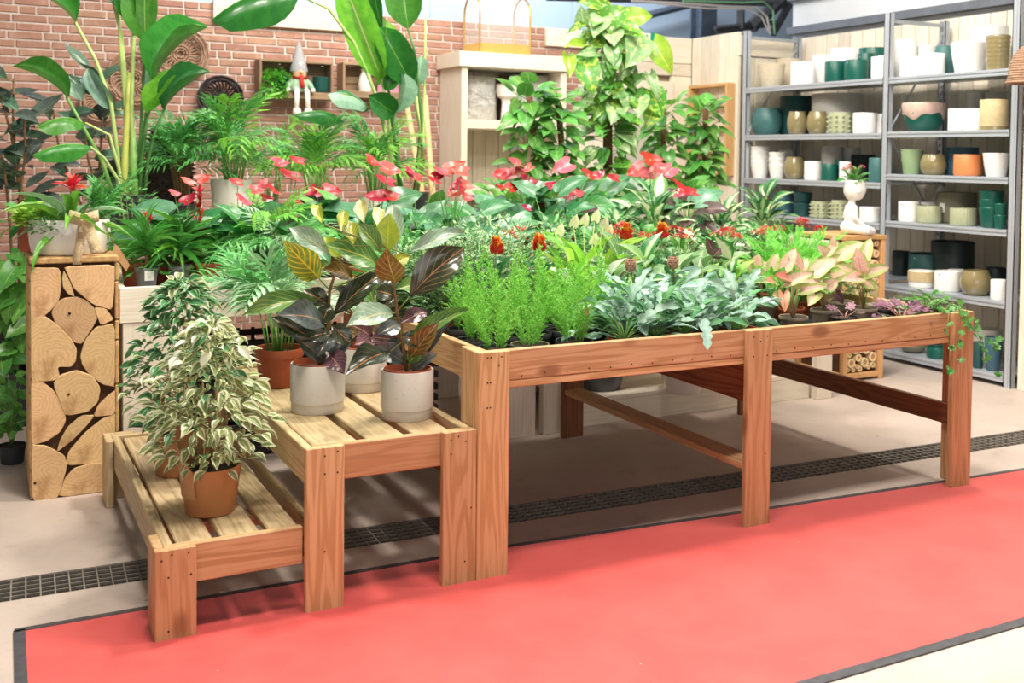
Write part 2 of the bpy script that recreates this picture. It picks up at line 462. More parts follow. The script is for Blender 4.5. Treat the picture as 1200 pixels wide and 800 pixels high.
for z, w in ((2.70, .07), (3.02, .09), (3.42, .05)): block('steel_rail', 6.92, 7.0, -2, 4.62, z, z + w, M_RAIL, wu)
M_BLUE = flat('pale_blue_cladding', '#b3c6da', .6, 0, .03, 1)
wf = empty('wall_far', (4, 9, 0), kind='structure')
x = -5.
while x < 11:
    block('cladding_sheet', x, x + .995, 9, 9.05, 0, 6.5, M_BLUE, wf, .004); x += 1.0
block('cladding_rail', -5, 11, 8.9, 9.0, 3.02, 3.09, M_RAIL, wf)
M_COL = flat('blue_grey_steel', '#5f6b7b', .5, .5, .12, 9)
M_DUCT = flat('dark_grey_steel', '#5b5d61', .5, .5, .2, 9)
co_ = empty('steel_column', (8.1, 7.6, 0), 'blue-grey steel column rising behind the plank wall corner', 'column')
block('web', 8.06, 8.14, 7.5, 7.7, 0, 6, M_COL, co_); block('flange', 7.98, 8.22, 7.48, 7.5, 0, 6, M_COL, co_); block('flange', 7.98, 8.22, 7.7, 7.72, 0, 6, M_COL, co_)
tr = empty('steel_truss', (8.2, 7.4, 3.2), 'dark steel truss bracket behind the panel wall corner', 'truss')
for (a, b, r) in ((W(838, 33, 7.4), W(905, 27, 7.4), .035), (W(868, 12, 7.4), W(868, 34, 7.4), .05), (W(840, 38, 7.4), W(898, 30, 7.4), .03), (W(880, 32, 7.4), W(922, -6, 7.4), .09), (W(905, 40, 7.4), W(925, 5, 7.4), .05)):
    MB().tube([np.array(a) - (8.2, 7.4, 3.2), np.array(b) - (8.2, 7.4, 3.2)], r, n=6).build('brace', M_DUCT, tr)
bm_ = empty('roof_beam', (5, 6.6, 3.2), 'dark steel cable tray crossing under the roof behind the wall', 'beam')
a, b = W(640, -4, 6.6), W(905, 3, 6.6)
MB().tube([a - (5, 6.6, 3.2), b - (5, 6.6, 3.2)], .045, n=4).build('beam', M_DUCT, bm_)
a, b = W(755, 19, 8.8), W(830, 0, 8.8)
o = MB().tube([a, b], .05, n=4).build('roof_strut', M_COL); tag(o, 'blue-grey diagonal roof strut against the pale blue cladding', 'strut')
def cable(pts, r, mat, label):
    o = MB().tube([W(u, v, 6.3 - .0 * i) for i, (u, v) in enumerate(pts)], r, n=6).build('cable', mat); tag(o, label, 'cable', None)
M_CW = flat('white_cable', '#d9d2cc', .5); M_CG = flat('green_cable', '#7fb889', .5)
cable([(740, 1), (800, 4), (860, 8), (888, 9), (899, 20), (903, 40)], .013, M_CW, 'white electrical cable bending down beside the panel wall corner')
cable([(770, 4), (830, 10), (875, 10), (893, 20), (901, 38)], .011, M_CW, 'thin white cable hanging just under the thicker one')
cable([(800, 1), (870, 3), (895, 2), (906, 12), (908, 40)], .012, M_CG, 'green electrical cable curving down to the rack top')
# emergency exit sign
M_GREEN = flat('exit_green', '#159a78', .4); M_WHITE = flat('white_plastic', '#f2f2ee', .4)
ex = W(765, 45, YB - .06)
es = empty('exit_sign', (ex[0], ex[1], ex[2]), 'green and white emergency exit sign above the door', 'sign')
MB().box(-.115, .055, 0, .02, -.052, .052).build('sign_board', M_GREEN, es)
MB().box(-.112, -.028, -.003, 0, -.045, .045).build('pictogram', M_WHITE, es)
MB().box(-.085, -.055, -.005, -.003, -.03, .012).box(-.08, -.06, -.005, -.003, .016, .032).build('running_figure', M_GREEN, es)
# ================================================================== DISPLAY TABLES
M_NAIL = flat('dark_nail', '#3a2b22', .5, .6)
nail_me = mesh('nail', *[MB().lathe([(.0032, 0), (.0032, .0012)], 6).__dict__[k] for k in ('v', 'f')], M_NAIL)
def nails(root, pts, face='f'):
    for (x, y, z) in pts:
        o = link('nail', nail_me, root)
        o.location = Vector((x, y, z)) - root.location
        o.rotation_euler = (math.pi / 2, 0, 0) if face == 'f' else (0, -math.pi / 2, 0)
def leg_front(root, a, b, H, wd, y=0., th=.03):
    block('leg', a, b, y, y + th, 0, H, wd, root, .003)
def deck_pl(root, spans, y0, y1, z1, th=.028):
    for a, b in spans: block('slat', a, b, y0, y1, z1 - th, z1, SLAT[1], root, .004)

lowb = empty('slatted_bench', (.815, .78, 0), 'lowest wooden slatted bench holding two variegated weeping figs', 'bench')
leg_front(lowb, .579, .704, .287, LARCH[2]); block('leg', .579, .609, .031, .155, 0, .29, LARCH[2], lowb)
block('leg', .579, .609, 1.42, 1.545, 0, .287, SLAT[2], lowb); block('leg', .579, .704, 1.546, 1.576, 0, .287, SLAT[2], lowb)
block('front_rail', .611, 1.048, .031, .061, .160, .284, LARCH[0], lowb)
block('side_rail', .611, .641, .063, 1.515, .160, .284, SLAT[1], lowb)
block('back_rail', .611, 1.048, 1.516, 1.545, .160, .284, SLAT[0], lowb)
deck_pl(lowb, ((.658, .770), (.795, .920), (.948, 1.046)), .063, 1.514, .272)
for y in (.35, .95): block('cross_batten', .642, 1.046, y, y + .07, .2, .243, SLAT[0], lowb)
nails(lowb, [(.60, 0, .255), (.68, 0, .27), (.62, 0, .03), (.63, 0, .27), (.687, 0, .2), (.62, 0, .2)])

midb = empty('slatted_bench', (1.357, .78, 0), 'middle wooden slatted bench carrying the potted crotons', 'bench')
leg_front(midb, 1.050, 1.179, .549, LARCH[2]); leg_front(midb, 1.534, 1.661, .549, LARCH[2])
block('leg', 1.050, 1.080, 1.42, 1.545, 0, .549, SLAT[2], midb); block('leg', 1.534, 1.661, 1.546, 1.576, 0, .549, SLAT[2], midb)
block('front_rail', 1.082, 1.66, .031, .061, .424, .545, LARCH[0], midb)
block('side_rail', 1.052, 1.082, .031, 1.54, .424, .545, SLAT[1], midb)
block('side_rail', 1.630, 1.660, .063, 1.515, .424, .545, SLAT[1], midb)
block('back_rail', 1.082, 1.66, 1.516, 1.545, .424, .545, SLAT[0], midb)
deck_pl(midb, ((1.098, 1.253), (1.288, 1.424), (1.456, 1.59)), .063, 1.514, .534)
for y in (.35, .95): block('cross_batten', 1.083, 1.629, y, y + .07, .45, .505, SLAT[0], midb)
block('low_rail', 1.085, 1.11, .15, 1.5, .22, .27, SLAT[1], midb)
nails(midb, [(1.112, 0, .52), (1.155, 0, .53), (1.112, 0, .46), (1.155, 0, .46), (1.112, 0, .2), (1.562, 0, .52), (1.618, 0, .51), (1.59, 0, .53), (1.562, 0, .47), (1.618, 0, .08), (1.64, 0, .27)])

H = .82; DZ = .70
tab = empty('display_table', (2.93, .8, 0), 'large larch display table with deep tray packed with potted plants', 'table')
leg_front(tab, 1.664, 1.788, H, LARCH[2]); block('leg', 1.664, 1.694, .031, .155, 0, H, LARCH[2], tab)
leg_front(tab, 2.867, 2.994, H - .002, LARCH[2])
leg_front(tab, 4.060, 4.190, H, LARCH[2]); block('leg', 4.160, 4.190, .031, .155, 0, H, LARCH[2], tab)
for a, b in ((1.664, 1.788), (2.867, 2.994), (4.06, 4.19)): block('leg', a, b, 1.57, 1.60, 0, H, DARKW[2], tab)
block('front_rail', 1.696, 2.930, .031, .061, .705, .816, LARCH[0], tab); block('front_rail', 2.931, 4.158, .031, .061, .705, .816, LARCH[0], tab)
block('deck_edge', 1.696, 2.930, .033, .063, .676, .7035, LARCH[0], tab); block('deck_edge', 2.931, 4.158, .033, .063, .676, .7035, LARCH[0], tab)
block('side_rail', 1.696, 1.724, .063, 1.54, .69, .816, LARCH[1], tab); block('side_rail', 4.130, 4.158, .063, 1.54, .69, .816, LARCH[1], tab)
block('back_rail', 1.696, 4.158, 1.541, 1.569, .69, .816, LARCH[0], tab)
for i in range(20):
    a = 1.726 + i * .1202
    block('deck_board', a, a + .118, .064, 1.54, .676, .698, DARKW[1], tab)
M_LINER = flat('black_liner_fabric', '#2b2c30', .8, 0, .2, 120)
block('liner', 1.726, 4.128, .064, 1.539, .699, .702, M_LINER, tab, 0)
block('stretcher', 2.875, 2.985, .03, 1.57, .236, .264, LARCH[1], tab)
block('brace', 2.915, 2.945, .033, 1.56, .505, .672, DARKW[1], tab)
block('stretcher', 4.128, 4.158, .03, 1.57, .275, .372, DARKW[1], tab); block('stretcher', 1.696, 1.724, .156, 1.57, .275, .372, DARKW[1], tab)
nails(tab, [(1.70 + .012 * (i % 2), 0, .80 - .09 * (i // 2)) for i in range(6)] + [(1.745, 0, .77), (1.755, 0, .80)] + [(2.895, 0, .79), (2.965, 0, .79), (2.93, 0, .77), (2.895, 0, .71), (2.965, 0, .71), (2.965, 0, .3)])
nails(tab, [(1.85 + i * .095, .031, .717 + .004 * (i % 2)) for i in range(11)] + [(3.04 + i * .1, .031, .717 + .004 * (i % 2)) for i in range(10)])

# cream tables behind
def cream_table(x0, x1, y0, y1, zt, zr, legs, label, deckz):
    r = empty('plant_table', ((x0 + x1) / 2, (y0 + y1) / 2, 0), label, 'table')
    block('front_rail', x0, x1, y0, y0 + .03, zr, zt, CREAM[0], r)
    block('back_rail', x0, x1, y1 - .03, y1, zr, zt, CREAM[0], r)
    block('side_rail', x0, x0 + .03, y0 + .031, y1 - .031, zr, zt, CREAM[1], r); block('side_rail', x1 - .03, x1, y0 + .031, y1 - .031, zr, zt, CREAM[1], r)
    for a, b in legs:
        block('leg', a, b, y0 + .005, y0 + .06, 0, zr - .001, CREAM[2], r); block('leg', a, b, y1 - .06, y1 - .005, 0, zr - .001, CREAM[2], r)
    n = max(2, int((x1 - x0 - .06) / .13)); w = (x1 - x0 - .064) / n
    for i in range(n): block('deck_board', x0 + .032 + i * w, x0 + .032 + (i + 1) * w - .006, y0 + .031, y1 - .031, deckz - .025, deckz, CREAM[1], r)
    return r
cream_table(.662, 2.765, 1.68, 2.80, .908, .748, ((.675, .93), (2.597, 2.759)), 'cream painted plant table standing behind the slatted benches', .872)
cream_table(2.80, 4.885, 1.68, 2.80, 1.0, .84, ((2.808, 2.93), (4.755, 4.88)), 'cream painted raised plant table standing behind the larch display table', .93)
rb = empty('shelf_bench', (2.0, 3.1, 0), 'cream bench in front of the brick wall holding the potted parlour palms', 'bench')
for i in range(4): block('slat', .5, 3.3, 2.84 + i * .14, 2.97 + i * .14, 1.03, 1.06, CREAM[0], rb)
for x in (.52, 1.8, 3.2): block('leg', x, x + .08, 2.86, 3.36, 0, 1.029, CREAM[2], rb)
M_CRATE = flat('black_plastic_crate', '#26272b', .5)
def storage_crate(x0, y0, z0, label):  # crates added as a dark backing to darken the space under the cream table
    r = empty('storage_crate', (x0 + .3, y0 + .2, z0), label, 'crate')
    for k in range(5):
        z = z0 + .012 + k * .058
        block('rail', x0, x0 + .6, y0, y0 + .012, z, z + .034, M_CRATE, r, .002); block('rail', x0, x0 + .6, y0 + .388, y0 + .4, z, z + .034, M_CRATE, r, .002)
        block('rail', x0, x0 + .012, y0 + .013, y0 + .387, z, z + .034, M_CRATE, r, .002); block('rail', x0 + .588, x0 + .6, y0 + .013, y0 + .387, z, z + .034, M_CRATE, r, .002)
    for k in range(7): block('upright', x0 + .05 + k * .078, x0 + .07 + k * .078, y0 + .013, y0 + .022, z0, z0 + .29, M_CRATE, r, .002); block('upright', x0 + .05 + k * .078, x0 + .07 + k * .078, y0 + .378, y0 + .387, z0, z0 + .29, M_CRATE, r, .002)
    block('bottom', x0 + .013, x0 + .587, y0 + .023, y0 + .377, z0, z0 + .01, M_CRATE, r, .002)
for k, (x, z, lb) in enumerate(((1.02, 0, 'added dark backing crate on the floor under the cream table, lower one by the figs'), (1.02, .30, 'added dark backing crate stacked on another under the cream table by the figs'), (1.70, 0, 'added dark backing crate on the floor under the cream table behind the crotons'), (1.70, .30, 'added dark backing crate stacked on another under the cream table behind the crotons'))):
    storage_crate(x, 1.95, z + .001, lb)
rb2 = empty('shelf_bench', (4.2, 3.1, 0), 'cream bench behind the anthuriums holding the climbing pothos pots', 'bench')
for i in range(4): block('slat', 3.36, 5.1, 2.84 + i * .14, 2.97 + i * .14, .98, 1.01, CREAM[0], rb2)
for x in (3.4, 4.2, 5.0): block('leg', x, x + .08, 2.86, 3.36, 0, .979, CREAM[2], rb2)
pl = empty('plinth', (3.9, 2.2, 0), 'low cream plank plinth on the floor under the raised plant table', 'plinth')
block('front_board', 3.05, 4.75, 1.75, 1.78, 0, .13, CREAM[0], pl); block('back_board', 3.05, 4.75, 2.63, 2.66, 0, .13, CREAM[0], pl)
for i in range(6): block('top_board', 3.05, 4.75, 1.75 + i * .1525, 1.898 + i * .1525, .131, .158, CREAM[0], pl)

# ---- lathe vessels
def potprof(rt, rb, h, wall=.006, rim=0., foot=0.):
    p = [(.001, 0), (rb * .94, 0), (rb, .004)]
    if foot: p += [(rb, h * foot - .004), (rb + .0035, h * foot), ]
    n = 6
    r0 = rb + (.0035 if foot else 0); z0 = h * foot if foot else .004
    ht = h - rim if rim else h
    for i in range(1, n + 1): p.append((r0 + (rt - r0) * i / n, z0 + (ht - z0) * i / n))
    if rim: p += [(rt + .005, h - rim), (rt + .006, h - .003)]
    top = p[-1][0]
    p += [(top - .002, h), (top - wall, h - .001), (top - wall - .001, h * .80), (.001, h * .78)]
    return p
_LC = {}
def lathe_me(name, prof, mat, n=24, sx=1, sy=1, wob=None, key=None):
    k = (name, tuple((round(a, 4), round(b, 4)) for a, b in prof), mat.name, n, sx, sy, key)
    if k not in _LC:
        m = MB().lathe(prof, n, (0, 0, 0), sx, sy, wob); me = mesh(name, m.v, m.f, mat, None, True)
        try: me.set_sharp_from_angle(angle=.7)
        except Exception: pass
        _LC[k] = me
    return _LC[k]
M_SOIL = flat('dark_potting_soil', '#33261d', .95, 0, .4, 90, .6)
M_TERRA = flat('terracotta_plastic', '#a4502f', .5, 0, .08, 12)
M_BLACKP = flat('black_plastic_pot', '#303136', .5); M_OLIVEP = flat('olive_grey_plastic', '#69684e', .55)
M_TAUPE = flat('taupe_plastic', '#8a7c6c', .6); M_GREYP = flat('grey_plastic', '#6e7276', .55)
t = NT('speckled_grey_ceramic'); co = t.n('ShaderNodeTexCoord').outputs['Object']; nn = t.noise(co, 140, 2, .6)
t.l(t.mix(t.ramp(nn, .66, .74), lin('#d3cdc3'), lin('#a79d90')), t.b.inputs['Base Color']); t.b.inputs['Roughness'].default_value = .55
M_SPECK = t.m
M_ORANGEP = flat('tan_orange_plastic', '#b5794a', .42); M_WCER = flat('white_glazed_ceramic', '#efe9df', .25, coat=.3)
M_WPLAST = flat('white_plastic_pot', '#ebe6dc', .4)

# bowls on the plinth
def bowl(u, v, z, rt, rb_, h, mat, label, name='bowl'):
    p = WZ(u, v, z); o = link(name, lathe_me(name, potprof(rt, rb_, h, .01), mat, 28), loc=(p[0], p[1] + rb_, z)); tag(o, label, 'bowl'); return o
bowl(813, 463, .158, .165, .10, .20, M_WCER, 'white round ceramic bowl on the low plinth under the table')
bowl(715, 459, .158, .17, .12, .19, flat('smoke_grey_ceramic', '#55575a', .25), 'dark grey round bowl on the low plinth under the table')

# ================================================================== LOG CABINET
t = NT('log_end_grain'); co = t.n('ShaderNodeTexCoord').outputs['Object']
rnd = t.n('ShaderNodeObjectInfo').outputs['Random']
nz = t.noise(co, 9, 3, .5)
of_ = t.n('ShaderNodeCombineXYZ'); t.l(t.math('MULTIPLY_ADD', rnd, .14, -.07), of_.inputs[0]); t.l(t.math('MULTIPLY_ADD', t.math('FRACT', t.math('MULTIPLY', rnd, 9.7)), .14, -.07), of_.inputs[2])
av = t.n('ShaderNodeVectorMath', operation='ADD'); t.l(co, av.inputs[0]); t.l(of_.outputs[0], av.inputs[1])
mp = t.n('ShaderNodeMapping'); t.l(av.outputs[0], mp.inputs['Vector']); mp.inputs['Scale'].default_value = (1, .05, .8)
ln = t.n('ShaderNodeVectorMath', operation='LENGTH'); t.l(mp.outputs[0], ln.inputs[0])
rr_ = t.math('ADD', ln.outputs['Value'], t.math('MULTIPLY', nz, .11))
rg = t.math('MULTIPLY_ADD', t.math('SINE', t.math('MULTIPLY', rr_, 430.)), .5, .5)
col = t.mix(t.math('MULTIPLY', t.ramp(rg, .3, 1.), .35), lin('#dfb987'), lin('#c29259'))
col = t.mix(t.math('MULTIPLY', t.ramp(nz, .52, .72), .7), col, lin('#a5774a'))
fi = t.noise(co, 140, 3, .7); col = t.mix(t.math('MULTIPLY', t.ramp(fi, .5, .8), .3), col, lin('#7c5230'))
col = t.jitter(col, .3, .015); t.l(col, t.b.inputs['Base Color']); t.b.inputs['Roughness'].default_value = .7; t.bump(rg, .12, .002)
M_LOG = t.m
M_BARK = flat('dark_bark_edge', '#6d4726', .85, 0, .35, 40)
M_CARC = flat('brown_carcass', '#57381f', .8, 0, .2, 20)
SLICES = []
def cr(ox, oy, s, pts): SLICES.append([(ox + a / s, oy + b / s) for a, b in pts])
c1 = (0, 290, 7.275)
cr(*c1, [(250, 185), (490, 185), (515, 230), (518, 330), (500, 440), (440, 520), (370, 580), (255, 585)])
cr(*c1, [(545, 200), (600, 300), (635, 415), (580, 390), (540, 340), (532, 260)])
cr(*c1, [(560, 170), (965, 155), (965, 300), (950, 520), (800, 480), (640, 350), (600, 260)])
cr(*c1, [(450, 560), (480, 480), (560, 440), (650, 430), (740, 460), (800, 530), (825, 600), (780, 680), (720, 770), (690, 808), (640, 800), (560, 720), (480, 640)])
cr(*c1, [(805, 510), (900, 520), (965, 610), (860, 660)])
c2 = (0, 300, 4)
cr(*c2, [(140, 290), (210, 290), (270, 330), (330, 390), (355, 440), (350, 490), (330, 515), (270, 515), (280, 560), (260, 575), (145, 585)])
cr(*c2, [(380, 470), (400, 400), (450, 340), (535, 325), (536, 605), (480, 595), (420, 550), (390, 510)])
cr(*c2, [(255, 600), (290, 560), (360, 540), (430, 565), (465, 620), (455, 680), (410, 725), (330, 740), (305, 735)])
c3 = (0, 400, 4)
cr(*c3, [(148, 190), (190, 190), (250, 235), (300, 310), (305, 370), (280, 420), (220, 460), (148, 480)])
cr(*c3, [(440, 350), (460, 300), (500, 260), (540, 230), (541, 340)])
cr(*c3, [(270, 515), (285, 460), (320, 400), (380, 350), (440, 350), (400, 400), (340, 460)])
cr(*c3, [(310, 575), (330, 510), (400, 430), (480, 365), (545, 345), (546, 560)])
cr(*c3, [(150, 490), (220, 495), (300, 540), (310, 590), (285, 680), (265, 735), (155, 745)])
cr(*c3, [(280, 725), (310, 640), (350, 595), (420, 575), (545, 572), (546, 690)])
lc = empty('log_cabinet', (.475, 1.87, 0), 'tall pedestal faced with sawn round log slices under the white planter', 'pedestal')
LX0, LX1, LY0, LY1, LH = .303, .653, 1.672, 2.07, 1.03
block('carcass', LX0 + .012, LX1 - .012, LY0 + .028, LY1 - .012, .0, LH - .004, M_CARC, lc)
for i, pts in enumerate(SLICES):
    w3 = [W(u, v, LY0) for u, v in pts]
    P = np.array([(p[0], p[2]) for p in w3]); P[:, 1] = np.maximum(P[:, 1], .002)
    P[:, 0] = np.clip(P[:, 0], LX0, LX1 - .012)
    for _ in range(1):                                  # round the outline
        Q = []
        for k in range(len(P)):
            a, b = P[k], P[(k + 1) % len(P)]; Q += [a * .88 + b * .12, a * .12 + b * .88]
        P = np.array(Q)
    c = P.mean(0); P = c + (P - c) * 1.07; P[:, 0] = np.clip(P[:, 0], LX0, LX1 - .012); n = len(P); off = (c - P) * .03
    yf = -.006 * R(); v = [(x - c[0], .0265, z - c[1]) for x, z in P] + [(x - c[0], yf + .004, z - c[1]) for x, z in P] + [(x - c[0], yf, z - c[1]) for x, z in P + off]
    area2 = sum(P[k][0] * P[(k + 1) % n][1] - P[(k + 1) % n][0] * P[k][1] for k in range(n))
    f = []
    for k in range(n):
        j = (k + 1) % n; f += [(k, j, n + j, n + k), (n + k, n + j, 2 * n + j, 2 * n + k)]
    f.append(tuple(range(2 * n, 3 * n)))
    if area2 < 0: f = [tuple(reversed(q)) for q in f]
    me = mesh('log_slice', v, f, [M_LOG, M_BARK]); me.polygons.foreach_set('material_index', [1 if k % 2 == 0 and k < 2 * n else 0 for k in range(len(f))])
    o = link('log_slice', me, lc, loc=(c[0] - .475, LY0 - 1.87, c[1]))
for (u_, v_) in ((81.5, 367.2), (80.5, 462), (41, 566)):
    q_ = W(u_, v_, LY0 - .004); o = link('knot_hole', lathe_me('knot_hole', [(.001, 0), (.006, 0), (.005, .006), (.001, .007)], flat('knot_black', '#1c120b', .9), 10), lc, loc=(q_[0] - .475, LY0 - .0005 - 1.87, q_[2])); o.rotation_euler = (math.pi / 2, 0, 0)
M_SLEDGE = flat('pale_log_edge', '#cfa46c', .75, 0, .22, 45, jit=.3)
rr = random.Random(3)
for col_ in range(2):                                    # edges of the side slices
    z = .0
    while z < LH - .03:
        h = min(rr.uniform(.09, .26), LH - .006 - z)
        block('log_slice', LX0 - .004, LX0 + .011, LY0 + .005 + col_ * .2 + .01, LY0 + .195 + col_ * .2, z + .003, z + h - .004, M_SLEDGE, lc, .004); z += h
z = 0.
while z < LH - .03:
    h = min(rr.uniform(.08, .24), LH - .006 - z)
    block('log_slice', LX1 - .011, LX1 + .002 + rr.uniform(0, .004), LY0 + .002, LY1 - .02, z + .002, z + h - .004, M_SLEDGE, lc, .004); z += h
block('top_slab', LX0 - .002, .48, LY0 - .004, LY1, LH - .002, LH + .024, M_SLEDGE, lc, .005)
block('top_slab', .497, LX1 + .004, LY0 - .004, LY1, LH - .002, LH + .026, M_SLEDGE, lc, .005)
LTOP = LH + .0265

# ================================================================== BAMBOO STAND
bs = empty('bamboo_stand', (5.455, 2.25, 0), 'tall wooden stand filled with cut bamboo ends under the white figure planter', 'stand')
BX0, BX1, BY0, BY1, BH = 5.27, 5.64, 2.0, 2.5, 1.0
block('carcass', BX0 + .03, BX1 - .03, BY0 + .05, BY1 - .02, 0.01, BH - .03, M_CARC, bs)
for x in (BX0, BX1 - .04):
    for y in (BY0, BY1 - .04): block('post', x, x + .04, y, y + .04, 0, BH - .031, TAN[2], bs)
block('top', BX0 - .004, BX1 + .004, BY0 - .004, BY1, BH - .03, BH, TAN[0], bs)
for z in (.02, .52):
    block('frame_rail', BX0 + .041, BX1 - .041, BY0 + .002, BY0 + .035, z, z + .035, TAN[0], bs); block('frame_rail', BX0 + .002, BX0 + .035, BY0 + .041, BY1 - .041, z, z + .035, TAN[1], bs)
M_BAMB = flat('bamboo_end', '#e6cfa2', .7, 0, .08, 30, jit=.25); M_BAMC = flat('bamboo_core', '#b9935f', .85, 0, .15, 40, jit=.3)
bmes = []
for r in (.034, .027, .020, .014):
    m = MB().lathe([(.001, 0), (r, 0), (r, .05), (r * .96, .052), (r * .62, .052), (r * .6, .049), (.001, .0485)], 12)
    me = mesh('bamboo_tube', m.v, m.f, [M_BAMB, M_BAMC], None, False); k = len(me.polygons)
    me.polygons.foreach_set('material_index', [1 if (i // 12) == 5 or i == k - 1 else 0 for i in range(k)]); bmes.append((r, me))
def pack(w, h, tries, rr):
    out = []
    for r, me in bmes:
        for _ in range(tries):
            x, y = rr.uniform(r, w - r), rr.uniform(r, h - r)
            if all((x - a) ** 2 + (y - b) ** 2 > (r + q + .001) ** 2 for a, b, q, _m in out): out.append((x, y, r, me))
    return out
rr = random.Random(2)
for z0, z1 in ((.057, .518), (.557, .968)):
    for x, y, r, me in pack(BX1 - BX0 - .084, z1 - z0, 260, rr):
        o = link('bamboo_tube', me, bs); o.rotation_euler = (math.pi / 2, 0, 0); o.location = (BX0 + .042 + x - 5.455, BY0 + .065 - 2.25, z0 + y)
    if z0 > .1:
        for x, y, r, me in pack(BY1 - BY0 - .084, z1 - z0, 120, rr):
            o = link('bamboo_tube', me, bs); o.rotation_euler = (0, -math.pi / 2, 0); o.location = (BX0 + .065 - 5.455, BY0 + .042 + x - 2.25, z0 + y)

# ================================================================== CREAM SHELF UNIT
su = empty('shelf_unit', (4.05, 4.86, 0), 'cream painted shelf unit against the brick wall with bags inside', 'shelf unit')
SX0 = W(541, 100, 4.62)[0]; SX1 = W(664, 100, 4.62)[0]
block('side_panel', SX0, SX0 + .055, 4.62, 5.09, 0, 2.235, CREAM[2], su); block('side_panel', SX1 - .055, SX1, 4.62, 5.09, 0, 2.235, CREAM[2], su)
block('top', SX0 - .03, SX1 + .03, 4.59, 5.10, 2.236, 2.358, CREAM[0], su)
for z in (.55, 1.19, 1.735): block('shelf', SX0 + .056, SX1 - .056, 4.63, 5.07, z, z + .075, CREAM[0], su)
M_GREYW = wood('grey_cream_board', 2, '#c3b9a6', '#b7ac98', '#998d79', knots=False)
for i in range(7):
    w = (SX1 - SX0 - .112) / 7; a = SX0 + .056 + i * w
    block('back_board', a + .002, a + w - .002, 5.072, 5.09, .02, 2.23, M_GREYW, su)
# white cupboard to the right of it
wc = empty('cupboard', (4.85, 4.95, 0), 'low white cupboard beside the cream shelf unit below the bare bricks', 'cupboard')
block('body', 4.63, 5.05, 4.76, 5.10, 0, 1.70, CREAM[2], wc); block('top', 4.62, 5.06, 4.74, 5.10, 1.701, 1.735, CREAM[0], wc)
# plastic bags
t = NT('clear_plastic_film'); t.b.inputs['Base Color'].default_value = lin('#f2efe9'); t.b.inputs['Roughness'].default_value = .14
t.b.inputs['Transmission Weight'].default_value = .1; t.b.inputs['Coat Weight'].default_value = .6
co = t.n('ShaderNodeTexCoord').outputs['Object']; t.bump(t.noise(co, 16, 5, .65), 1., .08); M_FILM = t.m
def bag(uL, uR, vT, z, label, seed):
    rr = random.Random(seed); Y = 4.84; xa = W(uL, 110, Y - .08)[0]; xb = W(uR, 110, Y - .08)[0]; h = W((uL + uR) / 2, vT, Y)[2] - z
    n, m = 12, 10; v = []; f = []
    for s in (-1, 1):
        for j in range(m + 1):
            for i in range(n + 1):
                a, b = i / n, j / m
                bul = (math.sin(math.pi * a) ** .5) * (math.sin(math.pi * min(1, b * .92 + .04)) ** .6)
                v.append(((a - .5) * (xb - xa) * (.95 + .05 * math.cos(b * 3)), s * (.1 * bul + rr.uniform(-.03, .03) * bul), b * h))
    k = (n + 1) * (m + 1)
    for s in (0, 1):
        for j in range(m):
            for i in range(n):
                q = (s * k + j * (n + 1) + i, s * k + j * (n + 1) + i + 1, s * k + (j + 1) * (n + 1) + i + 1, s * k + (j + 1) * (n + 1) + i); f.append(q if s == 0 else tuple(reversed(q)))
    o = link('plastic_bag', mesh('plastic_bag', v, f, M_FILM, None, True), loc=((xa + xb) / 2, Y, z + .001)); tag(o, label, 'bag')
bag(546, 587, 90, 1.81, 'crumpled clear plastic bag of white filling at the shelf unit side panel', 1)
bag(606, 652, 89, 1.81, 'crumpled clear plastic bag of white filling behind the climbing pothos poles', 2)
ur = W(594, 140, 4.74)
o = link('urn', lathe_me('urn', [(.001, 0), (.055, 0), (.05, .03), (.045, .15), (.05, .18), (.085, .2), (.095, .25), (.09, .29), (.098, .30), (.085, .305), (.07, .27), (.001, .26)], M_WCER, 24), loc=(ur[0], 4.74, 1.811))
tag(o, 'white pedestal urn between the two plastic bags on the cream shelf', 'urn')
o = link('jar', lathe_me('jar', [(.001, 0), (.06, 0), (.065, .02), (.065, .38), (.05, .4), (.001, .4)], flat('brown_glass', '#6a5040', .3), 20), loc=(W(592, 110, 5.0)[0], 5.0, 1.811))
tag(o, 'tall brown jar standing behind the white urn', 'jar')
# arched glass lantern on top
lz = 2.359; lx0 = W(562, 60, 4.66)[0]; lx1 = W(621, 60, 4.66)[0]
lt = empty('lantern', ((lx0 + lx1) / 2, 4.82, lz), 'arched glass lantern with brass frame and wooden base on the shelf unit', 'lantern')
M_GOLD = flat('gold_brass', '#c7a15c', .35, .7); M_YW = flat('honey_wood_base', '#d2ac5d', .5, 0, .1, 30)
hw = (lx1 - lx0) / 2
MB().box(-hw, hw, -.16, .16, 0, .085).build('base', M_YW, lt)
def archp(x): return [(x, -.16, .0)] + [(x, -.16 * math.cos(a), .33 + .16 * math.sin(a)) for a in [math.pi * i / 12 for i in range(13)]] + [(x, .16, 0)]
for x in (-hw, hw): MB().tube(archp(x), .009, n=6).build('arch_frame', M_GOLD, lt)
MB().tube([(-hw, 0, .49), (hw, 0, .49)], .007, n=6).build('ridge_bar', M_GOLD, lt)
t = NT('lantern_glass'); t.b.inputs['Base Color'].default_value = (1, 1, 1, 1); t.b.inputs['Roughness'].default_value = .02; t.b.inputs['Alpha'].default_value = .16; M_GLASS = t.m
m = MB(); A = archp(-hw + .003); B = archp(hw - .003); m.add(A + B, [(i, i + 1, len(A) + i + 1, len(A) + i) for i in range(len(A) - 1)]); m.build('glass_pane', M_GLASS, lt)
for x in (-hw + .001, hw - .001): m = MB(); A = archp(x); m.add(A, [tuple(range(len(A)))]); m.build('glass_pane', M_GLASS, lt)

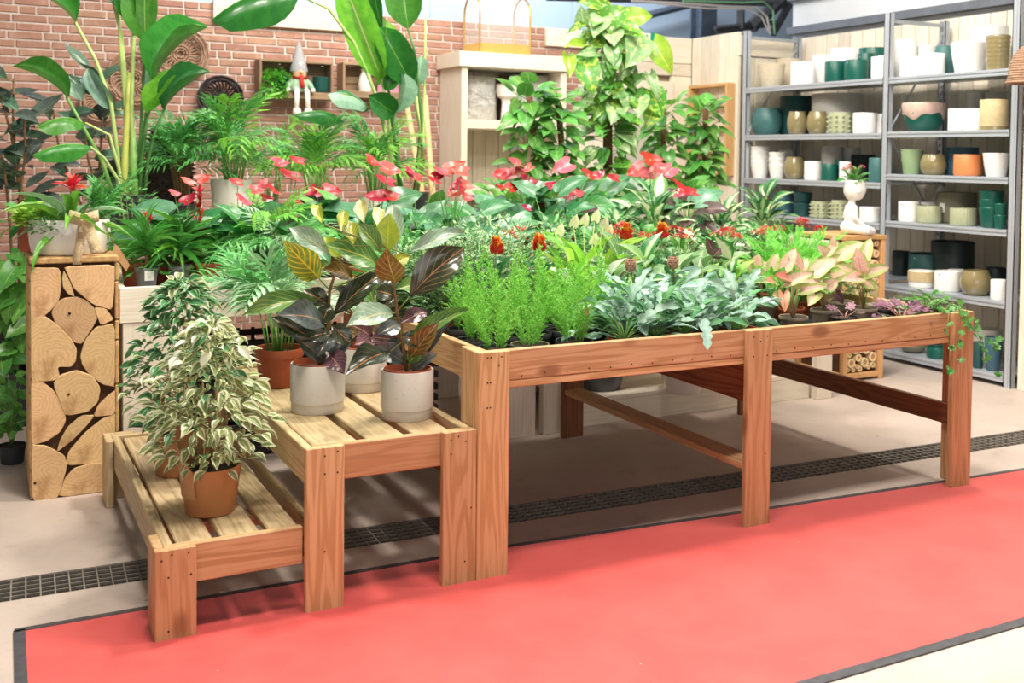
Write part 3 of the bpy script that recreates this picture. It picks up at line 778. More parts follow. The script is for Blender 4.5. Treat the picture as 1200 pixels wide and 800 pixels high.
# ================================================================== WALL CRATES, GNOME, BASKETS
def crate(u0, u1, v0, v1, label, Yf=4.93):
    a = W(u0, v1, Yf); b = W(u1, v0, Yf); x0, z0, x1, z1 = a[0], a[2], b[0], b[2]
    r = empty('wall_crate', ((x0 + x1) / 2, 5.02, z0), label, 'crate')
    block('bottom_board', x0, x1, Yf, 5.10, z0, z0 + .055, OLDWOOD[0], r); block('top_board', x0, x1, Yf, 5.10, z1 - .02, z1, OLDWOOD[0], r)
    block('side_board', x0, x0 + .02, Yf, 5.10, z0 + .056, z1 - .021, OLDWOOD[2], r); block('side_board', x1 - .02, x1, Yf, 5.10, z0 + .056, z1 - .021, OLDWOOD[2], r)
    for i in range(3):
        h = (z1 - z0 - .08) / 3; block('back_board', x0 + .021, x1 - .021, 5.085, 5.10, z0 + .057 + i * h, z0 + .055 + (i + 1) * h - .003, OLDWOOD[0], r)
    return x0, x1, z0 + .055, z1
gx = crate(304, 391, 73, 114, 'brown wooden wall crate where the gnome sits between dark pots')
g2 = crate(402, 486, 77, 114, 'brown wooden wall crate with pink picture behind the strelitzia leaves')
M_TEALP = flat('dark_green_glazed_pot', '#154a45', .35)
p = W(376, 106, 4.99); o = link('plant_pot', lathe_me('plant_pot', potprof(.066, .060, .125), M_TEALP, 28), loc=(p[0], 4.99, gx[2] + .001)); tag(o, 'dark green glazed pot beside the gnome on the wall crate', 'pot')
o = MB().box(-.09, .09, -.006, .006, 0, .17).build('picture_card', flat('pink_print', '#c98aa4', .5), loc=(W(457, 90, 5.0)[0], 5.05, g2[2] + .001)); tag(o, 'small pink picture card leaning in the wall crate behind strelitzia leaves', 'picture')
o = link('vase', lathe_me('vase', [(.001, 0), (.05, 0), (.06, .05), (.045, .13), (.03, .16), (.04, .18), (.03, .18), (.001, .15)], M_WPLAST, 20), loc=(W(428, 100, 5.0)[0], 5.0, g2[2] + .001)); tag(o, 'white lacy vase in the wall crate beside the pink picture', 'vase')
gp = W(350, 104, 4.95)
gn = empty('gnome_doll', (gp[0], 4.95, gx[2]), 'sitting gnome doll with tall grey hat and red scarf on wall crate', 'gnome')
M_HAT = flat('grey_felt', '#a9a9ac', .9, 0, .1, 60, .3); M_SCARF = flat('red_knit', '#c2302c', .85); M_JACK = flat('sage_cloth', '#9fbf9e', .85); M_BEARD = flat('tan_fluff', '#cda77f', .9, 0, .15, 60, .4); M_SKIN = flat('nose_skin', '#e3b596', .6); M_SOCK = flat('cream_cloth', '#e9e4d8', .9)
link('body', lathe_me('body', [(.001, 0), (.07, 0), (.078, .03), (.065, .08), (.04, .12), (.001, .125)], M_JACK, 20), gn)
link('beard', lathe_me('beard', [(.001, .11), (.05, .115), (.055, .15), (.045, .17), (.001, .18)], M_BEARD, 18), gn, loc=(0, -.02, 0))
link('hat', lathe_me('hat', [(.001, .155), (.068, .155), (.07, .165), (.055, .23), (.03, .32), (.012, .385), (.001, .39)], M_HAT, 20), gn)
link('nose', lathe_me('nose', [(.001, -.016), (.012, -.01), (.016, 0), (.012, .01), (.001, .016)], M_SKIN, 12), gn, loc=(0, -.075, .15))
MB().tube([(-.05, -.02, .115), (0, -.066, .112), (.05, -.02, .115)], .018, n=8).tube([(.0, -.07, .11), (.005, -.09, .06), (.01, -.085, .03)], .016, .02, n=8).build('scarf', M_SCARF, gn, smooth=True)
m_ = MB(); w = .022
m_.add([(0, -.060 - .004, .215)] + [(w * math.cos(a) * (1 if i % 2 == 0 else .4), -.060 + .0 * i, .215 + w * math.sin(a) * (1 if i % 2 == 0 else .4)) for i, a in enumerate([math.pi * k / 6 for k in range(12)])], [(0, i + 1, (i + 1) % 12 + 1) for i in range(12)])
m_.build('snowflake', M_WHITE, gn)
for s in (-1, 1):
    MB().tube([(s * .05, 0, .09), (s * .085, -.03, .055), (s * .095, -.05, .02)], .024, .018, n=8).build('arm', M_JACK, gn, smooth=True)
    link('mitten', lathe_me('mitten', [(.001, -.02), (.018, -.01), (.02, 0), (.015, .015), (.001, .02)], M_SOCK, 10), gn, loc=(s * .098, -.055, .012))
    MB().tube([(s * .035, -.06, .02), (s * .04, -.1, .0), (s * .042, -.105, -.06), (s * .045, -.105, -.13)], .02, n=8).build('leg', M_SOCK, gn, smooth=True)
    MB().lathe([(.001, 0), (.03, 0), (.034, .015), (.026, .05), (.001, .055)], 12, (s * .045, -.12, -.185), 1, 1.35).build('boot', M_SOCK, gn, smooth=True)

def wbasket(u, v, r, mat, label, black=False, core=None):
    p = W(u, v, YB - .05); o = empty('wicker_tray', (p[0], p[1], p[2]), label, 'wicker tray')
    def ring(rad, y, tr, wav=0, nw=0, n=40):
        return [(rad * (1 + wav * math.cos(nw * a)) * math.cos(a), y + .006 * math.sin(nw * a * .5), rad * (1 + wav * math.cos(nw * a)) * math.sin(a)) for a in [2 * math.pi * i / n for i in range(n + 1)]]
    if not black:
        m = MB()
        for k in range(4): m.tube(ring(r * (.76 + .075 * k), -.015 - .012 * (k % 2), .01, .012, 14 + k, 56), .0085, n=5, cap=False)
        m.build('rim', mat, o, smooth=True)
        m = MB()
        for i in range(26):
            a = 2 * math.pi * i / 26; m.tube([(r * .3 * math.cos(a), .02, r * .3 * math.sin(a)), (r * .6 * math.cos(a + .12), .012, r * .6 * math.sin(a + .12)), (r * .8 * math.cos(a + .3), -.012, r * .8 * math.sin(a + .3))], .007, n=4)
        m.build('spoke', mat, o); m = MB()
        for k in range(3): m.tube(ring(r * (.14 + .1 * k), .022, .01, .02, 9, 30), .009, n=5, cap=False)
        m.build('centre_weave', mat, o, smooth=True)
    else:
        m = MB()
        for i in range(24):
            a = 2 * math.pi * i / 24; b = .19
            m.tube([(r * .55 * math.cos(a), 0, r * .55 * math.sin(a)), (r * .85 * math.cos(a - b * .6), -.012, r * .85 * math.sin(a - b * .6)), (r * math.cos(a), -.018, r * math.sin(a)), (r * .85 * math.cos(a + b * .6), -.012, r * .85 * math.sin(a + b * .6)), (r * .55 * math.cos(a + .06), 0, r * .55 * math.sin(a + .06))], .005, n=4)
        m.build('loop', mat, o); m = MB()
        for k in range(4): m.tube(ring(r * (.2 + .12 * k), .01, .01, .02, 9, 30), .011, n=5, cap=False)
        m.build('weave', mat, o, smooth=True)
M_WICK = flat('tan_wicker', '#a5846c', .75, 0, .3, 50); M_WICKB = flat('black_wicker', '#2e2625', .6)
wbasket(157, 92, .195, M_WICK, 'tan wicker wall tray behind the tall strelitzia stems')
wbasket(212, 63, .20, M_WICK, 'tan wicker wall tray highest on the bricks by a strelitzia leaf')
wbasket(258, 115, .17, M_WICKB, 'black looped wicker wall tray above the bushy parlour palm')
wbasket(118, 120, .14, M_WICK, 'small tan wicker wall tray half hidden by rubber plant leaves')
# dark scaly woven vase behind the small fern
dv = W(196, 230, 3.35); ds = empty('woven_basket', (dv[0], 3.3, 1.061), 'dark brown woven basket of pointed scales behind the strelitzia stems', 'basket')
M_SCALE = flat('dark_brown_reed', '#4a3a35', .7, 0, .3, 40)
prof = lambda h: .085 + .055 * math.sin(math.pi * min(1, h / .62) ** .8)
link('body', lathe_me('basket_body', [(.001, 0)] + [(prof(.62 * i / 10), .62 * i / 10) for i in range(11)] + [(.07, .6), (.001, .55)], M_SCALE, 18), ds)
m = MB()
for k in range(24):
    h = .02 + k * .025; r = prof(h)
    for i in range(16):
        a = 2 * math.pi * (i + .5 * (k % 2)) / 16; c_, s_ = math.cos(a), math.sin(a); d_ = .017
        m.add([(r * c_ - d_ * s_, r * s_ + d_ * c_, h), (r * c_ + d_ * s_, r * s_ - d_ * c_, h), ((r + .028) * c_, (r + .028) * s_, h + .012), (r * c_, r * s_, h + .02)], [(0, 1, 2), (1, 3, 2), (3, 0, 2)])
tag(m.build('scales', M_SCALE, ds), kind='stuff')
# hanging wicker shade at the end wall
hb = W(1196, 76, 1.28); o = empty('wicker_basket', (XW - .14, 1.2, hb[2] - .12), 'small brown wicker basket hanging on the end wall panel', 'basket')
m = MB()
for k in range(15):
    t_ = k / 14; r = .12 * math.sqrt(max(.02, 1 - (t_ * .93) ** 2.2)) * (1 if t_ > .06 else 1.1)
    m.tube([(r * (1 + .02 * math.cos(i * 2.1 + k)) * math.cos(2 * math.pi * i / 24), r * math.sin(2 * math.pi * i / 24), t_ * .22) for i in range(25)], .009, n=5, cap=False)
m.build('weave', flat('brown_wicker', '#a5846a', .7, 0, .25, 50), o, smooth=True)
# ================================================================== POT RACK
M_ZINC = flat('zinc_steel', '#a9b0b8', .4, .35, .08, 14)
M_ZINC2 = flat('zinc_steel_edge', '#b9c0c8', .35, .3)
rk = empty('pot_rack', (6.5, 2.85, 0), 'galvanised steel storage rack with two bays full of plant pots', 'rack')
RY = (1.40, 2.56, 4.28); RX0, RX1 = 6.165, 6.80
ZL = (2.143, 1.722, 1.342, 1.028, .60, .075); ZR = (2.139, 1.73, 1.411, 1.057, .572, .075)
for y, h in zip(RY, (3.0, 2.63, 2.66)):
    w = .03
    m = MB().box(0, .045, -w, -w + .006, 0, h).box(0, .045, w - .006, w, 0, h).box(0, .005, -w, w, 0, h).box(-.004, .0, -.006, .006, 0, h)
    m.build('front_post', M_ZINC2, rk, loc=(RX0 - 6.5, y - 2.85, 0))
    m = MB()
    z = 0.
    m.box(0, .045, -w, -w + .006, 0, h - .02).box(0, .045, w - .006, w, 0, h - .02).box(.0, .005, -w, -w * .35, 0, h - .02).box(.0, .005, w * .35, w, 0, h - .02)
    while z < h - .08: m.box(0, .005, -w * .35, w * .35, z, z + .03); z += .05
    m.build('back_post', M_ZINC, rk, loc=(RX1 - .045 - 6.5, y - 2.85, 0))
    MB().box(RX0 + .04 - 6.5, RX1 - .04 - 6.5, y - 2.85 - .012, y - 2.85 + .012, h - .07, h - .045).build('end_tie', M_ZINC, rk)
    MB().tube([(RX0 + .05 - 6.5, y - 2.85, 1.75), (RX1 - .05 - 6.5, y - 2.85, h - .15)], .008, n=5).build('cross_brace', M_ZINC, rk)
    MB().tube([(RX0 + .05 - 6.5, y - 2.85, 1.70), (RX1 - .05 - 6.5, y - 2.85, 1.0)], .008, n=5).build('cross_brace', M_ZINC, rk)
for zs, ya, yb in ((ZL, RY[1] + .031, RY[2] - .031), (ZR, RY[0] + .031, RY[1] - .031)):
    for z in zs:
        m = MB().box(RX0 + .003, RX1, ya, yb, z - .012, z).box(RX0, RX0 + .004, ya, yb, z - .045, z + .003).box(RX0 - .006, RX0, ya, yb, z - .016, z - .004).box(RX0 - .006, RX0, ya, yb, z - .042, z - .032)
        m.v = [(a - 6.5, b - 2.85, c) for a, b, c in m.v]; m.build('shelf', M_ZINC2, rk)

PC = {}
def pm(key, col, rough=.4, **k):
    if key not in PC: PC[key] = flat('pot_' + key, col, rough, **k)
    return PC[key]
pm('white', '#f1efea', .35); pm('offwhite', '#dedbd3', .5); pm('beige', '#cfc2a9', .7, noise=.06, nscale=40); pm('dgreen', '#0f5a4c', .35); pm('teal', '#3f6d6b', .45, noise=.08, nscale=20)
pm('dteal', '#1d4a4a', .45); pm('olive', '#8f835c', .18, coat=.5, noise=.08, nscale=9); pm('sage', '#a9ae8c', .6, noise=.06, nscale=30); pm('grey', '#b5b1ab', .5)
pm('black', '#1a2a2c', .45); pm('orange', '#e08a52', .45); pm('blue', '#3a6070', .45); pm('pink', '#cfb3a5', .75, noise=.08, nscale=30); pm('tan', '#cdb98e', .75, noise=.08, nscale=30); pm('lsage', '#93ad83', .5); pm('smoke', '#7f7d68', .45)
def rackpot(me, mat, name, parent=None, loc=None): return link(name, me, parent, loc)
BAYN = {'L': 'door-side bay', 'R': 'open-end bay'}
SHN = ['top shelf', 'second shelf', 'third shelf', 'fourth shelf', 'fifth shelf', 'bottom shelf']
def shape_prof(kind, r, h):
    if kind == 'cyl': return [(.001, 0), (r * .9, 0), (r * .96, h * .04), (r, h * .12), (r, h - .003), (r - .002, h), (r - .007, h - .001), (r - .008, h * .7), (.001, h * .68)]
    if kind == 'taper': return [(.001, 0), (r * .68, 0), (r * .72, .004), (r * .9, h * .55), (r, h - .004), (r - .003, h), (r - .008, h - .002), (r * .85, h * .65), (.001, h * .6)]
    if kind == 'round': return [(.001, 0), (r * .58, 0), (r * .76, h * .06), (r * .95, h * .28), (r, h * .5), (r * .95, h * .74), (r * .8, h * .94), (r * .78, h), (r * .73, h), (r * .76, h * .85), (.001, h * .6)]
    if kind == 'bowl': return [(.001, 0), (r * .5, 0), (r * .62, h * .04), (r * .85, h * .3), (r * .97, h * .65), (r, h - .003), (r - .003, h), (r - .01, h - .002), (r * .8, h * .6), (.001, h * .5)]
    if kind == 'ring':
        p = [(.001, 0), (r * .82, 0)]
        for i in range(8):
            z = h * i / 8; q = .84 + .14 * i / 8; p += [(r * q, z + .002), (r * (q + .05), z + h * .055), (r * (q + .01), z + h * .115)]
        return p + [(r, h), (r - .008, h), (r * .8, h * .6), (.001, h * .5)]
    if kind == 'bell': return [(.001, 0), (r, 0), (r * .98, h * .1), (r * .7, h * .5), (r * .35, h * .9), (.001, h)]
def rpot(bay, row, cx, top, w, kind, colr, desc, back=0, n=1, off=0, z=None, extra=None, grp=None, scale=3.524):
    u = 860 + cx / scale; v = off + top / scale
    zs = (ZL if bay == 'L' else ZR)[row] if z is None else z
    X = 6.20; r = .07
    for _ in range(3):
        X = 6.185 + (.02 if not back else .18 + .16 * (back - 1)) + r
        X = min(X, 6.745 - r)
        c = WX(u, v, X); r = w * 1.08 / scale / 2 * depth(c) / FPX
    h = max(.05, c[2] - zs)
    h *= .95 if row else 1.
    if row: h = min(h, (ZL if bay == 'L' else ZR)[row - 1] - zs - .055)
    # rim ellipse makes the far rim higher than its centre
    lab = f'{desc}, {SHN[row]} of rack {BAYN[bay]}'
    if n > 1:                                           # nested stack: each pot its own thing
        hh = h * .55; step = (h - hh) / (n - 1)
        for k in range(n):
            o = link('plant_pot', lathe_me('plant_pot', shape_prof('taper', r, hh), PC[colr], 22), loc=(c[0], c[1], zs + k * step + .0005))
            tag(o, lab, 'pot', f'{desc} {SHN[row]} {bay}'.lower())
        return
    me = None
    if kind in ('ribs',):
        k = 26; me = lathe_me('plant_pot', shape_prof('cyl', r, h), PC[colr], k * 4, 1, 1, lambda a, zz: 1 + .018 * math.cos(k * a), 'ribs')
    elif kind == 'drip':
        pr = shape_prof('bowl', r, h)
    else: me = lathe_me('plant_pot', shape_prof('cyl' if kind in ('eye', 'spiky', 'band', 'tag') else kind, r, h), PC[colr], 28)
    if kind == 'drip':
        o = empty('plant_pot', (c[0], c[1], zs + .0005), lab, 'pot')
        link('bowl', lathe_me('plant_pot', shape_prof('bowl', r, h), PC['dgreen'], 28), o)
        m = MB(); N = 40; v_ = []; f_ = []
        lvl = [h * (.56 + .1 * math.sin(3 * 2 * math.pi * i / N + 1) + .05 * math.sin(7 * 2 * math.pi * i / N)) for i in range(N)]
        def rad(z): 
            q = z / h; return r * np.interp(q, [0, .04, .3, .65, 1], [.5, .62, .85, .97, 1.0])
        for i in range(N):
            a = 2 * math.pi * i / N
            for zz, g in ((lvl[i], .001), (lvl[i] + .006, .005), (h - .004, .005), (h + .004, .0), (h + .002, -.012)): v_.append(((rad(min(zz, h)) + g) * math.cos(a), (rad(min(zz, h)) + g) * math.sin(a), zz))
        for i in range(N):
            j = (i + 1) % N
            for q in range(4): f_.append((i * 5 + q, j * 5 + q, j * 5 + q + 1, i * 5 + q + 1))
        link('glaze_band', mesh('glaze_band', v_, f_, PC['pink'], None, True), o)
        return
    parts = []
    if kind == 'eye':
        parts.append(('eyelet', MB().lathe([(.006, -.002), (.006, .002)], 10), M_ZINC, (-r - .0005, -r * .05, h * .86), (0, math.pi / 2, 0)))
    if kind == 'spiky':
        m = MB()
        for k in range(12):
            a = 2 * math.pi * k / 12
            for q in range(4):
                zz = h * (.14 + .22 * q); d = .02; b = .010
                m.add([(r * math.cos(a) - b * math.sin(a), r * math.sin(a) + b * math.cos(a), zz - b), (r * math.cos(a) + b * math.sin(a), r * math.sin(a) - b * math.cos(a), zz - b), (r * math.cos(a) + b * math.sin(a), r * math.sin(a) - b * math.cos(a), zz + b), (r * math.cos(a) - b * math.sin(a), r * math.sin(a) + b * math.cos(a), zz + b), ((r + d) * math.cos(a), (r + d) * math.sin(a), zz)], [(0, 1, 4), (1, 2, 4), (2, 3, 4), (3, 0, 4)])
        parts.append(('stud', m, PC[colr], (0, 0, 0), (0, 0, 0)))
    if kind == 'band': parts.append(('base_band', MB().lathe([(r * .9, 0), (r + .002, .002), (r + .002, h * .14), (r * .9, h * .15)], 28), PC['olive'], (0, 0, 0), (0, 0, 0)))
    if kind == 'tag': parts.append(('price_tag', MB().box(-.001, .001, -.024, .024, -.035, .035), M_WHITE, (-r - .002, 0, h * .5), (0, 0, 0)))
    if extra == 'weave':
        m = MB()
        for q in range(7): m.tube([((r + .002) * math.cos(2 * math.pi * i / 30), (r + .002) * math.sin(2 * math.pi * i / 30), h * (.42 + .085 * q) + .003 * math.sin(i * math.pi)) for i in range(31)], .0055, n=5, cap=False)
        parts.append(('rope_weave', m, PC['tan'], (0, 0, 0), (0, 0, 0)))
    if parts:
        o = empty('plant_pot', (c[0], c[1], zs + .0005), lab, 'pot'); link('body', me, o)
        for nm, m, mt, lc_, rot in parts:
            q = m.build(nm, mt, o, loc=lc_); q.rotation_euler = rot
    else:
        o = link('plant_pot', me, loc=(c[0], c[1], zs + .0005)); tag(o, lab, 'pot')
# shelf 1
for a in [(155, 265, 105, 'taper', 'beige', 'rough beige tapered pot', 0), (225, 245, 95, 'taper', 'beige', 'larger beige pot', 2), (262, 257, 50, 'cyl', 'white', 'narrow white pot', 1),
          (302, 255, 60, 'cyl', 'white', 'plain white cup pot', 0), (368, 230, 88, 'taper', 'white', 'tall white tapered pot', 1), (465, 203, 120, 'cyl', 'white', 'wide white pot at the back', 2),
          (420, 256, 80, 'cyl', 'dgreen', 'plain dark green cup pot', 0), (506, 249, 92, 'eye', 'dgreen', 'dark green cup pot with eyelet', 0), (578, 200, 110, 'cyl', 'dgreen', 'big dark green pot', 2), (548, 222, 66, 'eye', 'dgreen', 'medium dark green pot', 1), (591, 236, 42, 'cyl', 'white', 'slim white cup pot', 0), (622, 230, 46, 'eye', 'white', 'white cup pot with eyelet', 0)]:
    rpot('L', 0, a[0], a[1], a[2], a[3], a[4], a[5], a[6])
for a in [(712, 163, 78, 'cyl', 'white', 'tall white cylinder pot', 1), (735, 237, 84, 'ribs', 'white', 'smaller white ribbed pot', 0), (818, 223, 96, 'ribs', 'white', 'white ribbed pot', 0), (795, 190, 70, 'taper', 'white', 'small white pot at the back', 2),
          (872, 192, 84, 'round', 'teal', 'teal rounded pot', 1), (972, 178, 136, 'taper', 'white', 'large white bowl pot', 0), (1058, 112, 140, 'bowl', 'white', 'wide white bowl at the back', 2), (1093, 148, 92, 'ring', 'olive', 'olive ringed pot', 0)]:
    rpot('R', 0, a[0], a[1], a[2], a[3], a[4], a[5], a[6])
# shelf 2
for a in [(138, 441, 118, 'round', 'teal', 'teal round pot', 0), (262, 390, 130, 'cyl', 'dteal', 'big dark teal pot at the back', 2), (262, 456, 78, 'round', 'olive', 'olive glazed round pot next to the teal one', 0), (347, 456, 84, 'round', 'olive', 'olive glazed round pot next to the studded one', 0),
          (441, 460, 92, 'spiky', 'sage', 'sage studded pot', 0), (430, 380, 195, 'cyl', 'grey', 'very wide pale grey pot', 2), (542, 462, 90, 'cyl', 'white', 'white cup pot beside the studded one', 0), (612, 466, 44, 'cyl', 'white', 'slim white pot', 1), (626, 476, 26, 'cyl', 'dgreen', 'narrow green pot', 0)]:
    rpot('L', 1, a[0], a[1], a[2], a[3], a[4], a[5], a[6])
for a in [(786, 422, 160, 'drip', 'dgreen', 'green bowl with pink glazed rim', 0), (925, 445, 70, 'cyl', 'white', 'plain white cup pot', 0), (991, 445, 78, 'eye', 'white', 'white cup pot with eyelet', 0), (1005, 370, 92, 'taper', 'grey', 'grey tapered pot at the back', 2), (1092, 373, 92, 'eye', 'grey', 'grey pot with eyelet at the back', 2), (1076, 405, 104, 'band', 'tan', 'sand-coloured pot with banded base', 0)]:
    rpot('R', 1, a[0], a[1], a[2], a[3], a[4], a[5], a[6])
# shelf 3
rpot('L', 2, 110, 598, 74, 'stack', 'white', 'nested tall white pots at the rack post', 0, 4); rpot('L', 2, 180, 623, 66, 'stack', 'white', 'nested white pots beside the olive pot', 0, 3)
for a in [(216, 613, 56, 'cyl', 'offwhite', 'off-white pot at the back', 2), (252, 643, 80, 'round', 'olive', 'olive glazed round pot', 0), (328, 661, 68, 'cyl', 'white', 'white cup pot beside the olive pot', 0), (405, 597, 78, 'cyl', 'grey', 'tall pale grey pot at the back', 1), (484, 602, 76, 'cyl', 'grey', 'grey pot further back', 2),
          (394, 673, 62, 'cyl', 'dgreen', 'dark green square-cut pot', 0), (440, 655, 40, 'cyl', 'dgreen', 'narrow dark green pot', 1), (460, 663, 44, 'cyl', 'white', 'white cup pot behind the figure planter', 0), (535, 632, 90, 'cyl', 'black', 'black-green pot', 2), (598, 646, 72, 'cyl', 'teal', 'tall teal pot', 0)]:
    rpot('L', 2, a[0], a[1], a[2], a[3], a[4], a[5], a[6])
for a in [(737, 612, 86, 'taper', 'lsage', 'light sage tapered pot', 0), (826, 633, 100, 'round', 'olive', 'olive ringed round pot', 0), (945, 602, 118, 'cyl', 'blue', 'tall blue pot', 1), (967, 633, 104, 'eye', 'orange', 'orange pot with eyelet', 0), (1085, 627, 100, 'taper', 'white', 'white tapered pot', 0)]:
    rpot('R', 2, a[0], a[1], a[2], a[3], a[4], a[5], a[6])
# shelf 4 (second crop starts 180 px lower)
for a in [(205, 162, 80, 'cyl', 'blue', 'blue pot', 0), (362, 193, 78, 'spiky', 'sage', 'sage studded pot next to the teal stack', 0), (440, 188, 70, 'spiky', 'sage', 'sage studded pot next to the figure planter', 0), (565, 216, 84, 'eye', 'white', 'white pot with eyelet', 0), (626, 222, 40, 'cyl', 'dgreen', 'narrow dark green pot', 0)]:
    rpot('L', 3, a[0], a[1], a[2], a[3], a[4], a[5], a[6], off=180)
rpot('L', 3, 285, 154, 74, 'stack', 'dteal', 'nested dark teal pots', 0, 2, off=180)
for a in [(724, 193, 80, 'eye', 'white', 'white pot with eyelet', 0), (800, 195, 86, 'cyl', 'white', 'plain white pot at the back', 1), (808, 212, 90, 'ribs', 'sage', 'sage ribbed pot next to the white one', 0), (920, 153, 150, 'tag', 'smoke', 'wide olive pot with price tag', 1), (948, 221, 96, 'ribs', 'sage', 'sage ribbed pot next to the green stack', 0), (858, 122, 104, 'bell', 'offwhite', 'pale cone-shaped pot upside down', 2)]:
    rpot('R', 3, a[0], a[1], a[2], a[3], a[4], a[5], a[6], off=180)
rpot('R', 3, 1065, 145, 92, 'stack', 'dgreen', 'nested large dark green pots', 0, 3, off=180); rpot('R', 3, 1102, 200, 48, 'stack', 'dgreen', 'nested small dark green pots', 0, 2, off=180)
# shelf 5
for a in [(905, 352, 160, 'cyl', 'black', 'large black-green pot', 2), (795, 405, 130, 'eye', 'dteal', 'dark teal pot with eyelet', 1), (776, 478, 96, 'cyl', 'white', 'white pot with rope weave', 0), (884, 480, 98, 'eye', 'white', 'white pot with eyelet', 0), (925, 474, 70, 'cyl', 'white', 'plain white pot at the back', 1), (1000, 476, 118, 'round', 'olive', 'olive glazed round pot', 0), (1085, 465, 70, 'cyl', 'black', 'black pot at the back', 2), (1096, 516, 60, 'ribs', 'white', 'white ribbed pot', 0), (692, 396, 66, 'cyl', 'black', 'tall black pot', 2)]:
    rpot('R', 4, a[0], a[1], a[2], a[3], a[4], a[5], a[6], off=180, extra='weave' if 'rope' in a[5] else None)
for a in [(940, 185, 108, 'taper', 'blue', 'tall blue-teal pot', 0), (565, 262, 130, 'cyl', 'dgreen', 'wide green pot', 0), (900, 130, 180, 'taper', 'offwhite', 'wide off-white pot', 1), (838, 222, 62, 'cyl', 'dteal', 'narrow dark teal pot', 0), (400, 262, 150, 'bowl', 'smoke', 'shallow grey bowl', 0)]:
    # third crop: origin (1000,360), scale 5.715
    rpot('R', 5, (140 + a[0] / 5.715) * 3.524, a[1] / 5.715 * 3.524, a[2] / 5.715 * 3.524, a[3], a[4], a[5], a[6], off=360)

# wooden shadow box leaning at the plank wall
sb = empty('wall_box', (6.1, 4.6, 1.5), 'shallow natural wood box shelf hanging on the plank wall', 'wall shelf')
bz1 = WX(838, 98, 6.10)[2]; bz0 = bz1 - .85; by0 = WX(851, 140, 6.08)[1]; by1 = WX(808, 140, 6.1)[1]
block('side_board', 6.08, 6.175, by0, by0 + .03, bz0, bz1, TAN[2], sb); block('side_board', 6.08, 6.175, by1 - .03, by1, bz0, bz1, TAN[2], sb)
block('top_board', 6.08, 6.175, by0 + .031, by1 - .031, bz1 - .03, bz1, TAN[1], sb); block('bottom_board', 6.08, 6.175, by0 + .031, by1 - .031, bz0, bz0 + .03, TAN[1], sb)
for k in range(1, 4): block('inner_shelf', 6.09, 6.175, by0 + .031, by1 - .031, bz0 + .85 * k / 4, bz0 + .85 * k / 4 + .015, TAN[1], sb)

# figure planter on the bamboo stand
fp = WZ(1001, 268, 1.0); fo = empty('figure_planter', (5.45, 2.12, 1.0005), 'white ceramic meditating figure with a head shaped planter on the bamboo stand', 'planter')
m = MB()
s_ = 1.0
def sph(m, c, rx, ry, rz, n=14):
    m.lathe([(max(.0005, math.sin(math.pi * i / 9)), -math.cos(math.pi * i / 9)) for i in range(10)], n); k = 10 * n
    for i in range(len(m.v) - k, len(m.v)):
        a = m.v[i]; m.v[i] = (c[0] + a[0] * rx, c[1] + a[1] * ry, c[2] + a[2] * rz)
sph(m, (-.03, 0, .05), .065, .075, .05); sph(m, (-.02, 0, .13), .05, .06, .07); sph(m, (-.02, 0, .185), .042, .062, .03)
m.tube([(-.02, 0, .18), (-.015, 0, .25)], .026, .026, 10)
for q in (-1, 1):
    m.tube([(-.02, q * .058, .185), (-.03, q * .085, .12), (.03, q * .095, .065), (.075, q * .085, .05)], .021, .014, 10)
    m.tube([(-.03, q * .05, .045), (.06, q * .11, .032), (.10, q * .08, .028), (.11, q * .01, .026)], .036, .02, 10)
    sph(m, (.115, q * .02, .022), .026, .02, .016)
    sph(m, (.085, q * .085, .05), .02, .014, .01)
body = m.build('body', PC['white'], fo, smooth=True)
md = body.modifiers.new('r', 'REMESH'); md.mode = 'VOXEL'; md.voxel_size = .006; md.use_smooth_shade = True
sm = body.modifiers.new('s', 'SMOOTH'); sm.iterations = 3
m = MB(); m.lathe([(.001, .235), (.03, .237), (.055, .25), (.072, .285), (.075, .32), (.07, .355), (.062, .375), (.056, .375), (.06, .35), (.001, .345)], 22)
sph(m, (.073, -.0, .305), .014, .010, .016); sph(m, (.066, 0, .28), .01, .02, .006)
for q in (-1, 1): sph(m, (.062, q * .032, .318), .01, .014, .004); sph(m, (0, q * .074, .305), .014, .008, .02)
hd = m.build('head_pot', PC['white'], fo, smooth=True)
hd.rotation_euler.z = math.radians(-20); body.rotation_euler.z = math.radians(-20)
